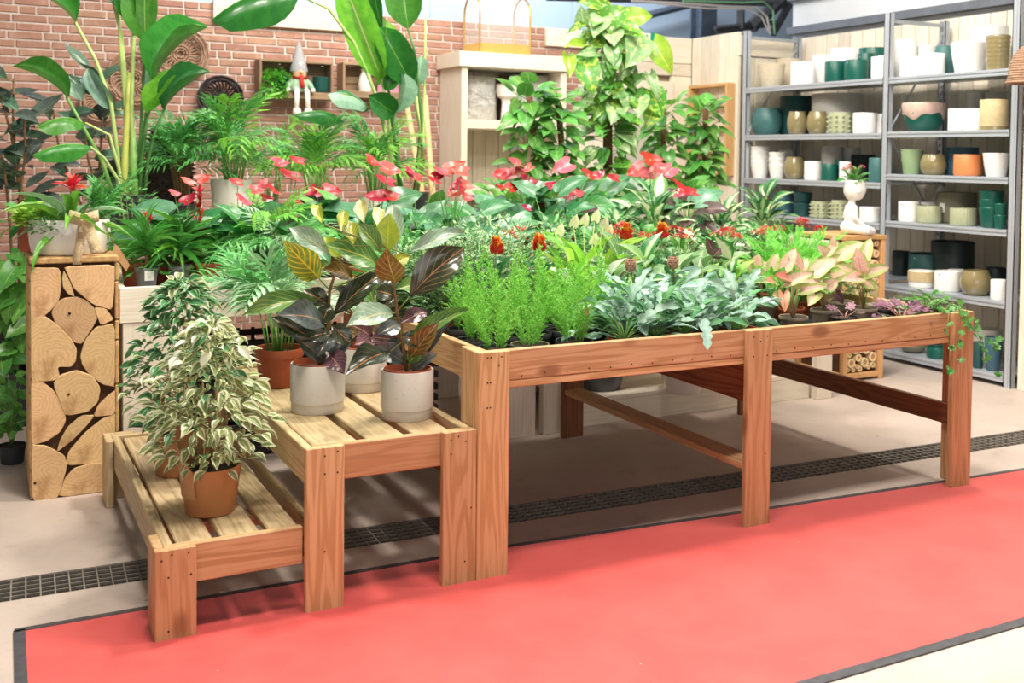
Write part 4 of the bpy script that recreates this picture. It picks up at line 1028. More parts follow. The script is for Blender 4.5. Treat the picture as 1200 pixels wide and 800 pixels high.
# ================================================================== PLANT KIT
SH = {
 'ovate': [0, .55, .9, 1, .95, .78, .5, .2, 0], 'lance': [0, .4, .75, .95, 1, .9, .68, .36, 0], 'paddle': [.1, .62, .88, .98, 1, 1, .94, .72, .08],
 'strap': [.55, .75, .9, 1, 1, .9, .7, .4, 0], 'rubber': [.05, .5, .85, 1, 1, .92, .7, .35, 0], 'grass': [.7, .95, 1, 1, .9, .75, .55, .3, 0],
 'heart': [.55, .95, 1, .96, .86, .7, .5, .25, 0], 'arrow': [.5, .95, .92, .8, .72, .62, .45, .22, 0], 'spathe': [.6, .98, 1, .95, .85, .7, .48, .2, 0],
 'croton': [0, .35, .7, .92, 1, .95, .75, .42, 0], 'oak': [.05, .35, .55, .7, .8, .95, 1, .75, .1],
}
def leaf_verts(kind, arch, fold, n=8, wave=0., seed=0):
    rr = random.Random(seed); ws = SH.get(kind); v = []; uv = []; f = []
    if kind == 'fernlobe': n = 18
    cols = (-1, -.55, 0, .55, 1)
    ph = rr.uniform(0, 6)
    for i in range(n + 1):
        t = i / n
        if kind == 'fernlobe':
            w = .5 * (.42 + .58 * abs(math.sin(math.pi * (t * 4.2 + .1))) ** .8) * (math.sin(math.pi * min(1, t * .93 + .07)) ** .5) if 0 < i < n else .03
        else: w = .5 * float(np.interp(t, np.linspace(0, 1, len(ws)), ws))
        for c in cols:
            x = c * w; y = t
            if kind in ('heart', 'spathe'): y -= .20 * (abs(c) ** 1.3) * max(0, 1 - t * 2.2)
            if kind == 'arrow': y -= .34 * (abs(c) ** 1.2) * max(0, 1 - t * 2.6)
            if kind == 'fernlobe': y += .06 * abs(c)
            z = 4 * arch * t * (1 - t) + fold * abs(x) + wave * math.sin(ph + t * 9 + (2 if c > 0 else 0)) * c * c
            v.append((x, y, z)); uv.append(((c + 1) / 2, t))
    for i in range(n):
        for j in range(4): f.append((i * 5 + j, i * 5 + j + 1, (i + 1) * 5 + j + 1, (i + 1) * 5 + j))
    return v, f, uv
def maple_verts(lobes=7, deep=.35, seed=0, cup=.15, k=5):
    v = [(0, .12, 0)]; uv = [(.5, .1)]; f = []; n = lobes * k
    for i in range(n + 1):
        a = math.radians(-150 + 300 * i / n); c = abs(math.sin(math.pi * lobes * i / n)) ** .7
        r = .5 * (1 - deep + deep * c) * (1.0 - .25 * abs(a) / 2.6)
        for q in (.55, 1.):
            x, y = r * q * math.sin(a), .12 + r * q * math.cos(a) * 1.15 + (.28 * q)
            v.append((x, y, cup * (x * x + (y - .4) ** 2) + (.02 if i % k == 0 else -.01) * q)); uv.append((.5 + .5 * q * math.sin(math.pi * i / n * lobes / 2), min(1, .1 + q * .9)))
    for i in range(n):
        a = 1 + 2 * i; f += [(0, a, a + 2), (a, a + 1, a + 3, a + 2)]
    return v, f, uv
_LF = {}
def leaf_me(kind, mat, arch=.1, fold=.15, wave=0., var=0):
    k = (kind, mat.name, arch, fold, wave, var)
    if k not in _LF:
        if kind.startswith('maple'): v, f, uv = maple_verts(int(kind[5:] or 7), .4 if kind != 'maple3' else .45, var)
        else: v, f, uv = leaf_verts(kind, arch, fold, 8, wave, var)
        _LF[k] = mesh('leaf', v, f, mat, uv, True)
    return _LF[k]
def unit(a): a = np.asarray(a, float); return a / (np.linalg.norm(a) + 1e-9)
def frame(base, tip, w, hint):
    d = np.asarray(tip, float) - base; L = np.linalg.norm(d); y = d / L
    z = np.asarray(hint, float) - y * (np.asarray(hint) @ y); z = unit(z); x = np.cross(y, z)
    M = Matrix.Identity(4)
    for i in range(3): M[i][0] = x[i] * w; M[i][1] = y[i] * L; M[i][2] = z[i] * L; M[i][3] = float(base[i])
    return M
def updir(az, el): return np.array((math.cos(az) * math.cos(el), math.sin(az) * math.cos(el), math.sin(el)))
TOCAM = unit(CAM - np.array((2.5, 1.5, .9)))
SURF = {.7025: (1.80, 4.055, .135, 1.465), .8725: (.765, 2.655, 1.79, 2.69), .9305: (2.91, 4.775, 1.79, 2.69), 1.0605: (.6, 3.2, 2.95, 3.27), 1.0105: (3.45, 5.0, 2.95, 3.27)}
SET = []
def settle(pos, r):
    """keeps a pot inside its table tray and clear of the pots already standing there"""
    z = round(float(pos[2]), 4)
    if z not in SURF: return pos
    x0, x1, y0, y1 = SURF[z]; q = np.array(pos, float); big = z > 1.0
    r = .10 if big else r
    for k in range(60):
        q[0] = min(max(q[0], x0), x1); q[1] = min(max(q[1], y0), y1); hit = False
        for a, ra in SET:
            if abs(a[2] - q[2]) < .01:
                d = q[:2] - a[:2]; n = np.linalg.norm(d)
                if n < r + ra: q[:2] += (d / (n + 1e-6) + np.array((.13 * math.sin(k * 1.7), .12))) * ((r + ra - n) * .6 + .002); hit = True
        if not hit: break
    SET.append((q.copy(), r)); return q
class Plant:
    def __init__(s, name, label, cat, pos, group=None):
        s.p = np.asarray(settle(pos, .07), float); s.o = empty(name, s.p, label, cat, group); s.st = {}
    def part(s, name, me, loc=(0, 0, 0), rot=None, sc=None):
        o = link(name, me, s.o, loc=tuple(float(a) for a in loc))
        if rot: o.rotation_euler = rot
        if sc: o.scale = sc if hasattr(sc, '__len__') else (sc,) * 3
        return o
    def leaf(s, base, tip, w, kind, mat, arch=.1, fold=.15, hint=None, name='leaf', wave=0., var=0, parent=None):
        base = np.asarray(base, float); tip = np.asarray(tip, float)
        if hint is None:
            d = unit(tip - base); hint = unit(np.array((0, 0, 1.)) * .8 + TOCAM * .6)
            if abs(d @ hint) > .93: hint = unit(TOCAM + np.array((0, 0, .2)))
        return link(name, leaf_me(kind, mat, arch, fold, wave, var), s.o, M=frame(base - s.p, tip - s.p, w, hint))
    def stem(s, pts, r0, r1=None, mat=None, n=5, key='stem'):
        s.st.setdefault((key, mat), MB()).tube([np.asarray(p, float) - s.p for p in pts], r0, r1, n)
    def done(s):
        for (key, mat), mb in s.st.items(): mb.build(key, mat, s.o, smooth=True)
        s.st = {}; return s
    def pot(s, rt, rb_, h, mat, rim=.012, foot=0, loc=(0, 0, 0), wall=.006, n=24):
        po = s.part('pot', lathe_me('pot', potprof(rt, rb_, h, wall, rim, foot), mat, n), loc)
        link('soil', lathe_me('soil', [(.001, 0), (rt - wall * .9, 0), (rt - wall * .9, .008), (rt * .5, .014), (.001, .012)], M_SOIL, 16), po, loc=(0, 0, h * .80))
        return s.p + np.array(loc) + (0, 0, h * .85)
    def rosette(s, c, n, kind, mats, L, wr, el, pet=(0, 0), drop=25, smat=None, sr=.002, arch=.12, fold=.15, seed=0, az0=0, azr=None, wave=0., droopvar=15, name='leaf', rise=None, guard=None, face=.35):
        rr = random.Random(seed); c = np.asarray(c, float)
        for i in range(n):
            az = az0 + i * 2.39996 + rr.uniform(-.3, .3)
            if azr: az = rr.uniform(*azr)
            t = (i + .5) / n; e = math.radians(el[1] + (el[0] - el[1]) * t + rr.uniform(-8, 8))
            l = rr.uniform(*L); q = rr.uniform(*pet); b = c + updir(az, e) * q
            if rise: b = b + (0, 0, rise * (1 - t))
            if guard is not None and b[1] + math.sin(az) * l * .8 < guard: az = -az; b = c + updir(az, e) * q
            e2 = e - math.radians(drop + rr.uniform(-droopvar, droopvar)); d = updir(az, e2)
            hint = updir(az, e2 + math.pi / 2)
            hint = unit(hint + TOCAM * face + np.array((rr.uniform(-.25, .25), rr.uniform(-.25, .25), 0)))
            m = mats[rr.randrange(len(mats))] if isinstance(mats, (list, tuple)) else mats
            if q > .01 and smat: s.stem([c, c * .5 + b * .5 + (0, 0, q * .05), b], sr, sr * .7, smat)
            s.leaf(b, b + d * l, l * wr * rr.uniform(.85, 1.15), kind, m, arch, fold, hint, name, wave, rr.randrange(2))
def mass(kind, n, pos_fn, L, wr, seed, arch=.08, fold=.2, nseg=2):
    """one foliage mesh of many small leaves; pos_fn(rr) -> (base, az, el)"""
    rr = random.Random(seed); ws = SH[kind]; V = []; F = []; UV = []
    for _ in range(n):
        b, az, el = pos_fn(rr); l = rr.uniform(*L); d = updir(az, el); z = unit(updir(az, el + math.pi / 2) + np.array((rr.uniform(-.4, .4), rr.uniform(-.4, .4), 0)))
        z = unit(z - d * (z @ d)); x = np.cross(d, z); k = len(V); w = l * wr * .5
        b = np.asarray(b, float)
        V += [b, b + d * l * .3 - x * w * .85 + z * fold * w, b + d * l * .3 + z * arch * l, b + d * l * .3 + x * w * .85 + z * fold * w,
              b + d * l * .65 - x * w * .8 + z * fold * w, b + d * l * .65 + z * arch * l, b + d * l * .65 + x * w * .8 + z * fold * w, b + d * l]
        F += [(k, k + 2, k + 1), (k, k + 3, k + 2), (k + 1, k + 2, k + 5, k + 4), (k + 2, k + 3, k + 6, k + 5), (k + 4, k + 5, k + 7), (k + 5, k + 6, k + 7)]
        UV += [(.5, 0), (0, .3), (.5, .3), (1, .3), (0, .65), (.5, .65), (1, .65), (.5, 1)]
    return V, F, UV
def dome(c, rx, rz, inner=.3, up=.5):
    def fn(rr):
        az = rr.uniform(0, 2 * math.pi); t = rr.uniform(0, 1) ** .6; el = math.asin(rr.uniform(0, 1)) * .9
        r = inner + (1 - inner) * t; d = updir(az, el)
        return (c[0] + d[0] * rx * r, c[1] + d[1] * rx * r, c[2] + d[2] * rz * r), az + rr.uniform(-.7, .7), el * up + rr.uniform(-.4, .4)
    return fn
def frond_verts(n=15, ll=.32, lw=.055, droop=.35, seed=0, tiltv=55, narrow=False):
    """a palm frond along +Y from the origin to (0,1,0), arching up between"""
    rr = random.Random(seed); V = []; F = []; UV = []
    def rach(t): return np.array((0, t, 4 * droop * .5 * t * (1 - t)))
    for i in range(12):
        a, b = rach(i / 12), rach((i + 1) / 12); k = len(V); w = .008 * (1 - i / 14)
        V += [a + (-w, 0, 0), a + (w, 0, 0), b + (w, 0, 0), b + (-w, 0, 0)]; F.append((k, k + 1, k + 2, k + 3)); UV += [(.5, .5)] * 4
    for i in range(n):
        t = .22 + .78 * i / (n - 1); p = rach(t); prof = math.sin(math.pi * (.25 + .68 * (t - .2))) ** .7
        for sd in (-1, 1):
            l = ll * prof * rr.uniform(.9, 1.1); a = math.radians(tiltv * (1 - .55 * t) + rr.uniform(-6, 6))
            d = np.array((sd * math.sin(a), math.cos(a), -.1)); e = np.array((sd * math.sin(a), math.cos(a), -.75)); d /= np.linalg.norm(d); e /= np.linalg.norm(e)
            x = np.cross(d, (0, 0, 1.)); x /= np.linalg.norm(x); m = p + d * l * .55; q = m + e * l * .45; k = len(V); w = lw * prof * .5
            V += [p, m - x * w + (0, 0, .004), m, m + x * w + (0, 0, .004), q, p + d * l * .25 - x * w * .8, p + d * l * .25 + x * w * .8]
            F += [(k, k + 6, k + 2), (k, k + 2, k + 5), (k + 5, k + 2, k + 1), (k + 6, k + 3, k + 2), (k + 1, k + 2, k + 4), (k + 2, k + 3, k + 4)]
            UV += [(.5, 0), (0, .5), (.5, .5), (1, .5), (.5, 1), (0, .25), (1, .25)]
    return V, F, UV
_FR = {}
def frond_me(mat, var, **k):
    key = (mat.name, var, tuple(sorted(k.items())))
    if key not in _FR: v, f, uv = frond_verts(seed=var, **k); _FR[key] = mesh('frond', v, f, mat, uv, False)
    return _FR[key]
# ------------------------------------------------------------------ leaf colours
G = {}
G['strel'] = leafmat('strelitzia_leaf', '#4f9a3c', '#3c8531', '#8fc062', .05, '#63a84c', 26, .5, .25, .3, rough=.3, trans=.3)
G['strel_lt'] = leafmat('strelitzia_young_leaf', '#8fcf45', '#72b93a', '#d5e08a', .07, '#a2dc5c', 26, .5, .25, .4, rough=.32, trans=.4)
G['strel_dk'] = leafmat('strelitzia_old_leaf', '#2f7a2e', '#256a2b', '#74a850', .04, '#3c8a39', 26, .5, .25, .3, rough=.28, trans=.2)
G['strel_gy'] = leafmat('strelitzia_underside', '#8fb39a', '#7aa388', '#b5cda0', .05, '#9dbfa5', 24, .5, .25, .3, rough=.4, trans=.2)
G['rubber'] = leafmat('rubber_plant_leaf', '#56765c', '#456650', '#8fa583', .05, rough=.25, trans=.08, dv=.6)
G['rubber_dk'] = leafmat('rubber_plant_dark_leaf', '#55645a', '#48524a', '#7f8a78', .05, rough=.28, trans=.05, dv=.5)
G['palm'] = leafmat('parlour_palm_leaf', '#66b35c', '#4c9c4a', rough=.4, trans=.3, island=True, dv=.6)
G['palm_lt'] = leafmat('fresh_palm_leaf', '#86c84a', '#66b03c', rough=.4, trans=.35, island=True, dv=.5)
G['palm_gy'] = leafmat('silvery_palm_leaf', '#9cc296', '#7cae7a', rough=.35, trans=.2, island=True, dv=.5)
G['anth'] = leafmat('anthurium_leaf', '#367c3f', '#2a6a36', '#74a86c', .05, '#5c9f62', 6, .75, .5, .5, rough=.3, trans=.2, dv=.5)
G['anth_gy'] = leafmat('anthurium_blueish_leaf', '#649a74', '#4d8560', '#93b995', .05, rough=.3, trans=.15)
G['spathe'] = leafmat('red_spathe', '#bb2228', '#a81a20', '#cc4a48', .04, rough=.34, trans=.15, dv=.35)
G['spathe_pk'] = leafmat('pink_red_spathe', '#cf5257', '#c2404a', '#df7f80', .05, rough=.34, trans=.15, dv=.3)
G['spathe_dk'] = leafmat('dark_red_spathe', '#8e1d25', '#a02a2f', '#b04a4c', .04, rough=.22, trans=.1)
G['bronze'] = leafmat('bronze_leaf', '#4c3430', '#3b2b2a', '#7b5347', .05, rough=.3, trans=.05)
G['pothos'] = leafmat('pothos_leaf', '#6aa848', '#4f9340', '#a8cc80', .05, blotch='#a9cc70', bs=4, b0=.6, b1=.72, rough=.3, trans=.28, dv=.55)
G['golden'] = leafmat('golden_pothos_leaf', '#62a53a', '#448c32', '#c3d66a', .05, blotch='#bcd258', bs=3.5, b0=.5, b1=.62, rough=.28, trans=.35, dv=.45)
G['goldgy'] = leafmat('golden_pothos_pale_leaf', '#90b47c', '#74a268', '#d3dfb2', .05, blotch='#c9d88e', bs=4, b0=.5, b1=.65, rough=.3, trans=.25)
G['gold_y'] = leafmat('yellow_pothos_leaf', '#9cbd3a', '#83ac34', '#d8de84', .05, blotch='#7fb035', bs=3, b0=.52, b1=.62, rough=.3, trans=.35)
G['dieff'] = leafmat('dieffenbachia_leaf', '#4c9340', '#3a7d37', '#cfe0a5', .05, core='#dfe6bb', k0=.3, k1=.7, bs=7, rough=.35, trans=.25)
G['dieff_d'] = leafmat('aglaonema_leaf', '#3d7f45', '#2f6d3c', '#b5cf9e', .04, core='#a9c795', k0=.15, k1=.5, bs=9, rough=.33, trans=.2)
G['cal'] = leafmat('zebra_calathea_leaf', '#3f8040', '#357238', '#d4dfa0', .06, '#c3d894', 9, .35, .55, .85, rough=.4, trans=.2)
G['cal2'] = leafmat('pale_calathea_leaf', '#8fae86', '#7c9f77', '#e4ead0', .06, '#dfe6cb', 8, .1, .5, .8, rough=.4, trans=.2)
G['bush_dk'] = leafmat('dark_croton_strap', '#4b5a32', '#3a3f26', '#8c8a4a', .1, rough=.35, trans=.1, dv=.6)
G['blue'] = leafmat('blue_star_fern_leaf', '#9dbdaa', '#7ea891', '#a9c5ad', .05, rough=.5, trans=.18, dv=.55, dh=.05)
G['blue_g'] = leafmat('blue_star_fern_green_leaf', '#5f9a62', '#4d8a56', '#8db78a', .05, rough=.45, trans=.22, dv=.5)
G['syn'] = leafmat('pink_syngonium_leaf', '#f2cdb8', '#ecb5a2', '#dd9a8c', .05, edge='#b9c27a', e0=.72, bs=6, rough=.4, trans=.3, dv=.25)
G['syn_g'] = leafmat('green_pink_syngonium_leaf', '#bcc878', '#a3b565', '#e8bda8', .07, core='#efc8b0', k0=.2, k1=.65, bs=6, rough=.4, trans=.3, dv=.3)
G['syn_r'] = leafmat('red_syngonium_leaf', '#d08a70', '#c77a64', '#8f3f3a', .06, edge='#8c8a4c', e0=.8, bs=6, rough=.4, trans=.25)
G['heuch'] = leafmat('purple_heuchera_leaf', '#9c6f7f', '#83586b', '#5d3146', .06, '#633a4c', 5, .3, .6, .7, rough=.5, trans=.15)
G['heuch_g'] = leafmat('silver_heuchera_leaf', '#a9b79a', '#8fa383', '#6d5a5a', .05, '#6d6a58', 5, .4, .6, .5, rough=.5, trans=.15)
G['ivy'] = leafmat('ivy_leaf', '#5fa04a', '#488a3e', '#b5cf8c', .05, rough=.4, trans=.25, dv=.5)
G['fern'] = leafmat('bright_fern_leaf', '#7fd04c', '#5fbb3d', rough=.5, trans=.35, island=True, dv=.5)
G['asp'] = leafmat('asparagus_needles', '#bdf07c', '#7acb4c', rough=.6, trans=.35, island=True, dv=.75, dh=.05)
G['shrub'] = leafmat('small_shrub_leaf', '#5fa552', '#478f45', '#a8cf8a', .1, rough=.4, trans=.25, island=True, dv=.7)
G['shrubv'] = leafmat('variegated_shrub_leaf', '#5c9c58', '#4a8a4c', edge='#dfe6bd', e0=.62, bs=6, rough=.4, trans=.25, island=True, dv=.5)
G['lime'] = leafmat('lime_leaf', '#b7e05a', '#9bd04a', '#d8ee98', .06, rough=.4, trans=.4)
G['white_fl'] = leafmat('cream_white_flower', '#f3f1cf', '#e9ecb0', rough=.4, trans=.3)
G['ficus_w'] = leafmat('variegated_fig_leaf', '#8c9c5a', '#73884a', '#d6d9ab', .05, edge='#ecebc4', e0=.58, bs=5, rough=.35, trans=.25, dv=.35)
G['ficus_p'] = leafmat('cream_fig_leaf', '#eeeedd', '#e3e6c8', rough=.35, trans=.25)
G['ficus_g'] = leafmat('weeping_fig_leaf', '#4c8a52', '#3a7446', '#a9c58c', .05, edge='#b7cf98', e0=.82, bs=5, rough=.3, trans=.2, dv=.5)
G['drac'] = leafmat('dracaena_leaf', '#5fae4a', '#48983f', '#8fc96c', .15, rough=.4, trans=.3, dv=.5)
G['grassw'] = leafmat('spider_plant_leaf', '#cfdcc2', '#b4cba6', '#6fa860', .3, rough=.4, trans=.25, dv=.3)
G['brom'] = leafmat('bromeliad_leaf', '#76b83c', '#5fa237', rough=.3, trans=.3, dv=.4)
G['brom_gy'] = leafmat('bromeliad_grey_leaf', '#a9c7a0', '#8db98a', rough=.35, trans=.2)
G['bract'] = leafmat('red_bract', '#e0392f', '#d12a2a', rough=.35, trans=.25, dv=.35)
G['bract_dk'] = leafmat('crimson_bract', '#b01f2a', '#9c1724', rough=.35, trans=.15)
G['celo'] = leafmat('celosia_flame', '#e8502f', '#d63a2a', rough=.6, trans=.25, island=True, dv=.3)
G['celo_y'] = leafmat('celosia_flame_tip', '#f5b63a', '#f09a30', rough=.6, trans=.25, island=True)
G['kal'] = leafmat('kalanchoe_red_flower', '#d92a28', '#c81f24', rough=.5, trans=.2, island=True, dv=.4)
G['kal_p'] = leafmat('kalanchoe_pink_flower', '#e8567a', '#dc3f66', rough=.5, trans=.2, island=True, dv=.4)
G['c_dk'] = leafmat('croton_dark_leaf', '#33402f', '#2a3529', '#c98a4a', .05, '#8a7a3f', 7, .8, .45, .5, rough=.22, trans=.08, dv=.3)
G['c_or'] = leafmat('croton_dark_orange_veined_leaf', '#3d4430', '#32382a', '#b98a58', .04, '#a88a56', 5.5, .82, .5, .5, rough=.2, trans=.08, dv=.2)
G['c_gr'] = leafmat('croton_green_leaf', '#5c8a45', '#4a7a3d', '#d6cf5a', .05, '#c6cf62', 7, .8, .4, .5, rough=.28, trans=.15, dv=.25)
G['c_ye'] = leafmat('croton_yellow_leaf', '#8f9a38', '#6a8a35', '#e6cf3a', .08, '#e0cc3e', 7, .5, .4, .9, rough=.3, trans=.2, dv=.2)
G['c_lm'] = leafmat('croton_lime_leaf', '#a6b53c', '#93a838', '#c3cc58', .05, '#b7c24a', 7, .8, .4, .5, rough=.3, trans=.25, dv=.2)
G['c_br'] = leafmat('croton_bronze_leaf', '#75602e', '#5f4c22', '#bf9c4c', .05, '#b08a44', 6, .7, .4, .8, rough=.3, trans=.12, dv=.25)
G['c_si'] = leafmat('croton_silvery_leaf', '#93a892', '#7d9680', '#d6c58f', .05, '#b9c4a0', 7, .75, .4, .7, rough=.2, trans=.08, dv=.25)
G['c_gy'] = leafmat('croton_slate_leaf', '#5d6663', '#4c5654', '#b08a63', .05, '#7d807a', 7, .8, .4, .5, rough=.2, trans=.05, dv=.4)
G['c_pu'] = leafmat('croton_purple_leaf', '#6a4a52', '#55404a', '#c9906a', .06, '#a06a6a', 7, .75, .4, .7, rough=.25, trans=.08, dv=.4)
G['c_cr'] = leafmat('croton_cream_leaf', '#d9c88a', '#b8b86a', '#e9dda8', .08, '#7f9a50', 6, .6, .4, .7, rough=.35, trans=.2)
S_GREEN = flat('green_stem', '#7fb058', .5); S_DK = flat('dark_green_stem', '#4a7a3c', .5); S_LT = flat('pale_green_stem', '#b9cf7f', .45); S_BROWN = flat('brown_stem', '#7a5c3c', .8, 0, .3, 60)
S_PINK = flat('pink_stem', '#d79a86', .5); S_OL = flat('olive_stem', '#7f8a45', .55); S_SPAD = flat('yellow_spadix', '#e9d98a', .6); S_COIR = flat('coir_pole', '#6d4e33', .95, 0, .4, 90, .8)
S_TAN = flat('bamboo_stick', '#d3b27c', .6)
# ================================================================== CROTONS AND FIGS ON THE BENCHES
CT = 'croton'
MZ = .534
def CQ(a, b): return 280 + a / 4, 240 + b / 4
def croton(name, label, u, v, rw, h, Y0, stempts, leaves, seed):
    c = WZ(u, v, MZ); r = rw
    p = Plant(name, label, 'potted plant', (c[0], c[1] + r, MZ + .0005))
    Yc = c[1] + r; rr = random.Random(seed)
    p.part('pot', lathe_me('pot', [(.001, 0), (r * .93, 0), (r * .96, .004), (r * .965, h * .20), (r, h * .22), (r, h - .004), (r - .003, h), (r - .008, h - .002), (r - .01, h * .8), (.001, h * .79)], M_SPECK, 36))
    p.part('inner_pot', lathe_me('inner_pot', [(r - .0095, h * .8), (r - .0085, h + .004), (r - .013, h + .005), (r - .016, h * .84), (.001, h * .83)], M_TERRA, 30))
    p.part('soil', lathe_me('soil', [(.001, 0), (r - .016, 0), (r - .016, .008), (r * .5, .014), (.001, .012)], M_SOIL, 16), (0, 0, h * .84))
    sp = [W(*CQ(*q), Yc) for q in stempts]; sp[0] = np.array((Yc * 0 + c[0], Yc, MZ + h * .85)); p.stem(sp, .008, .004, S_BROWN, 7)
    for (b, t, w, m, dy, arch) in leaves:
        bu, bv = CQ(*b); tu, tv = CQ(*t); B = W(bu, bv, Yc + dy * .15); T = W(tu, tv, Yc + dy)
        near = min(sp, key=lambda q: abs(q[2] - B[2] + .03)); p.stem([near, B], .003, .0025, S_OL)
        w_ = w / 4 * depth(B) / FPX * 1.15
        d = unit(T - B); hint = unit(np.array((0, 0, .45)) + TOCAM + np.array((rr.uniform(-.3, .3), 0, 0)))
        p.leaf(B, T, w_, CT, G[m], arch, .22, hint, wave=.045, var=rr.randrange(3))
    p.done()
croton('potted_croton', 'tall croton with yellow-veined upper leaves in speckled grey pot beside terracotta pot', 381, 487, .103, .185, 0, [(400, 740), (415, 600), (425, 400), (470, 260), (520, 170)],
  [((425, 230), (232, 105), 85, 'c_si', .05, .12), ((375, 345), (205, 168), 120, 'c_ye', -.1, .1), ((660, 290), (395, 190), 120, 'c_gr', -.08, .12), ((530, 345), (388, 305), 90, 'c_br', -.1, .1),
   ((440, 520), (668, 318), 100, 'c_dk', .02, .1), ((360, 448), (15, 520), 90, 'c_gr', -.02, .14), ((395, 560), (175, 520), 130, 'c_gy', -.12, .15), ((400, 660), (140, 525), 80, 'c_dk', .05, .1),
   ((410, 740), (250, 610), 70, 'c_gy', -.05, .1), ((415, 725), (545, 620), 60, 'c_gy', -.04, .1), ((420, 700), (495, 790), 100, 'c_pu', -.13, .12), ((425, 640), (565, 590), 80, 'c_br', -.02, .1),
   ((430, 470), (385, 560), 80, 'c_dk', -.03, .1), ((480, 250), (400, 150), 70, 'c_lm', .05, .1), ((440, 380), (560, 460), 80, 'c_gy', .1, .1), ((425, 600), (290, 640), 80, 'c_dk', -.06, .1), ((432, 560), (530, 660), 80, 'c_dk', -.05, .1), ((428, 610), (370, 710), 75, 'c_gy', -.08, .1), ((430, 480), (300, 400), 80, 'c_dk', .06, .1), ((455, 300), (330, 300), 70, 'c_gr', .04, .1)], 3)
croton('potted_croton', 'croton with big dark orange-veined leaf in speckled grey pot nearest the display table leg', 488, 495, .098, .182, 0, [(790, 770), (765, 640), (740, 500), (722, 360), (705, 200)],
  [((720, 510), (503, 575), 120, 'c_si', -.14, .1), ((800, 430), (1058, 198), 160, 'c_or', -.06, .1), ((735, 365), (690, 205), 120, 'c_br', -.08, .08), ((700, 225), (706, 40), 105, 'c_lm', 0, .05),
   ((665, 220), (550, 85), 80, 'c_gr', .02, .1), ((790, 235), (1055, 130), 75, 'c_si', .05, .1), ((740, 210), (718, 0), 90, 'c_si', .12, .08), ((535, 190), (512, 70), 65, 'c_ye', .1, .08),
   ((590, 90), (570, -20), 60, 'c_cr', .15, .05), ((650, 120), (655, 10), 50, 'c_cr', .15, .05), ((480, 130), (490, 30), 50, 'c_ye', .15, .05), ((390, 90), (370, 0), 50, 'c_ye', .2, .05), ((780, 650), (1075, 488), 70, 'c_gr', -.05, .12), ((800, 720), (935, 550), 90, 'c_br', -.1, .1),
   ((825, 765), (1030, 505), 45, 'c_gy', -.02, .05), ((705, 690), (503, 795), 110, 'c_dk', -.15, .1), ((780, 745), (635, 660), 75, 'c_gy', .02, .1), ((815, 775), (930, 695), 65, 'c_gy', -.08, .14), ((760, 640), (620, 620), 70, 'c_pu', .1, .1),
   ((750, 560), (880, 500), 70, 'c_pu', .05, .1), ((700, 300), (800, 240), 60, 'c_ye', .0, .1), ((760, 610), (880, 660), 80, 'c_dk', -.05, .1), ((752, 560), (650, 610), 80, 'c_gy', -.06, .1), ((775, 700), (680, 640), 80, 'c_dk', .04, .1), ((800, 745), (870, 640), 70, 'c_gr', -.06, .1), ((735, 430), (640, 400), 80, 'c_dk', .05, .1), ((730, 400), (860, 380), 70, 'c_gr', .05, .1)], 4)
croton('potted_croton', 'dark purple-leaved croton in speckled grey pot standing behind the other two', 434, 461, .098, .18, 0, [(620, 680), (620, 600), (630, 520), (640, 420)],
  [((620, 620), (520, 560), 90, 'c_pu', -.05, .1), ((630, 600), (740, 640), 90, 'c_pu', -.1, .12), ((630, 560), (700, 480), 90, 'c_dk', 0, .1), ((620, 560), (560, 440), 90, 'c_dk', 0, .1), ((630, 520), (760, 420), 90, 'c_dk', .08, .1), ((640, 640), (720, 560), 70, 'c_gy', -.05, .1),
   ((620, 640), (540, 660), 80, 'c_pu', -.1, .1), ((640, 480), (600, 330), 80, 'c_gr', .08, .1), ((640, 450), (740, 320), 80, 'c_dk', .1, .1), ((640, 520), (850, 560), 80, 'c_or', .08, .1)], 5)

# parlour palm in terracotta pot beside the crotons
def palm(label, pos, potspec, n, L, mat, seed, el=(25, 80), spread=.02, lean=None, frk=None, name='parlour_palm', stemh=(.1, .25), group=None, smat=None):
    p = Plant(name, label, 'potted plant', pos, group); rr = random.Random(seed)
    c = p.pot(*potspec) if potspec else p.p
    for i in range(n):
        az = i * 2.39996 + rr.uniform(-.4, .4); t = (i + .5) / n; e = math.radians(el[1] + (el[0] - el[1]) * t)
        b0 = c + np.array((math.cos(az), math.sin(az), 0)) * rr.uniform(0, spread); sh = rr.uniform(*stemh)
        b = b0 + updir(az, math.radians(80)) * sh
        d = updir(az, e); d = unit(d + (np.array(lean) if lean is not None else 0)); l = rr.uniform(*L)
        p.stem([b0, b], .004, .003, smat or S_GREEN)
        tip = b + d * l + (0, 0, -.18 * l * math.cos(e))
        m = mat[rr.randrange(len(mat))] if isinstance(mat, (list, tuple)) else mat
        hint = unit(updir(az, e + math.pi / 2) + TOCAM * .4)
        p.o and link('frond', frond_me(m, rr.randrange(4), **(frk or {})), p.o, M=frame(b - p.p, tip - p.p, l, hint))
    return p.done()
c = WZ(332, 456, MZ)
palm('parlour palm with silvery arching fronds in a terracotta pot on the middle bench', (c[0], c[1] + .075, MZ + .0005), (.098, .075, .165, M_TERRA, .035), 22, (.22, .36), [G['palm_gy'], G['palm'], G['palm_gy']], 8, el=(5, 80), lean=(-.3, -.05, .06), frk=dict(n=10, ll=.5, lw=.062, droop=.5), spread=.05)

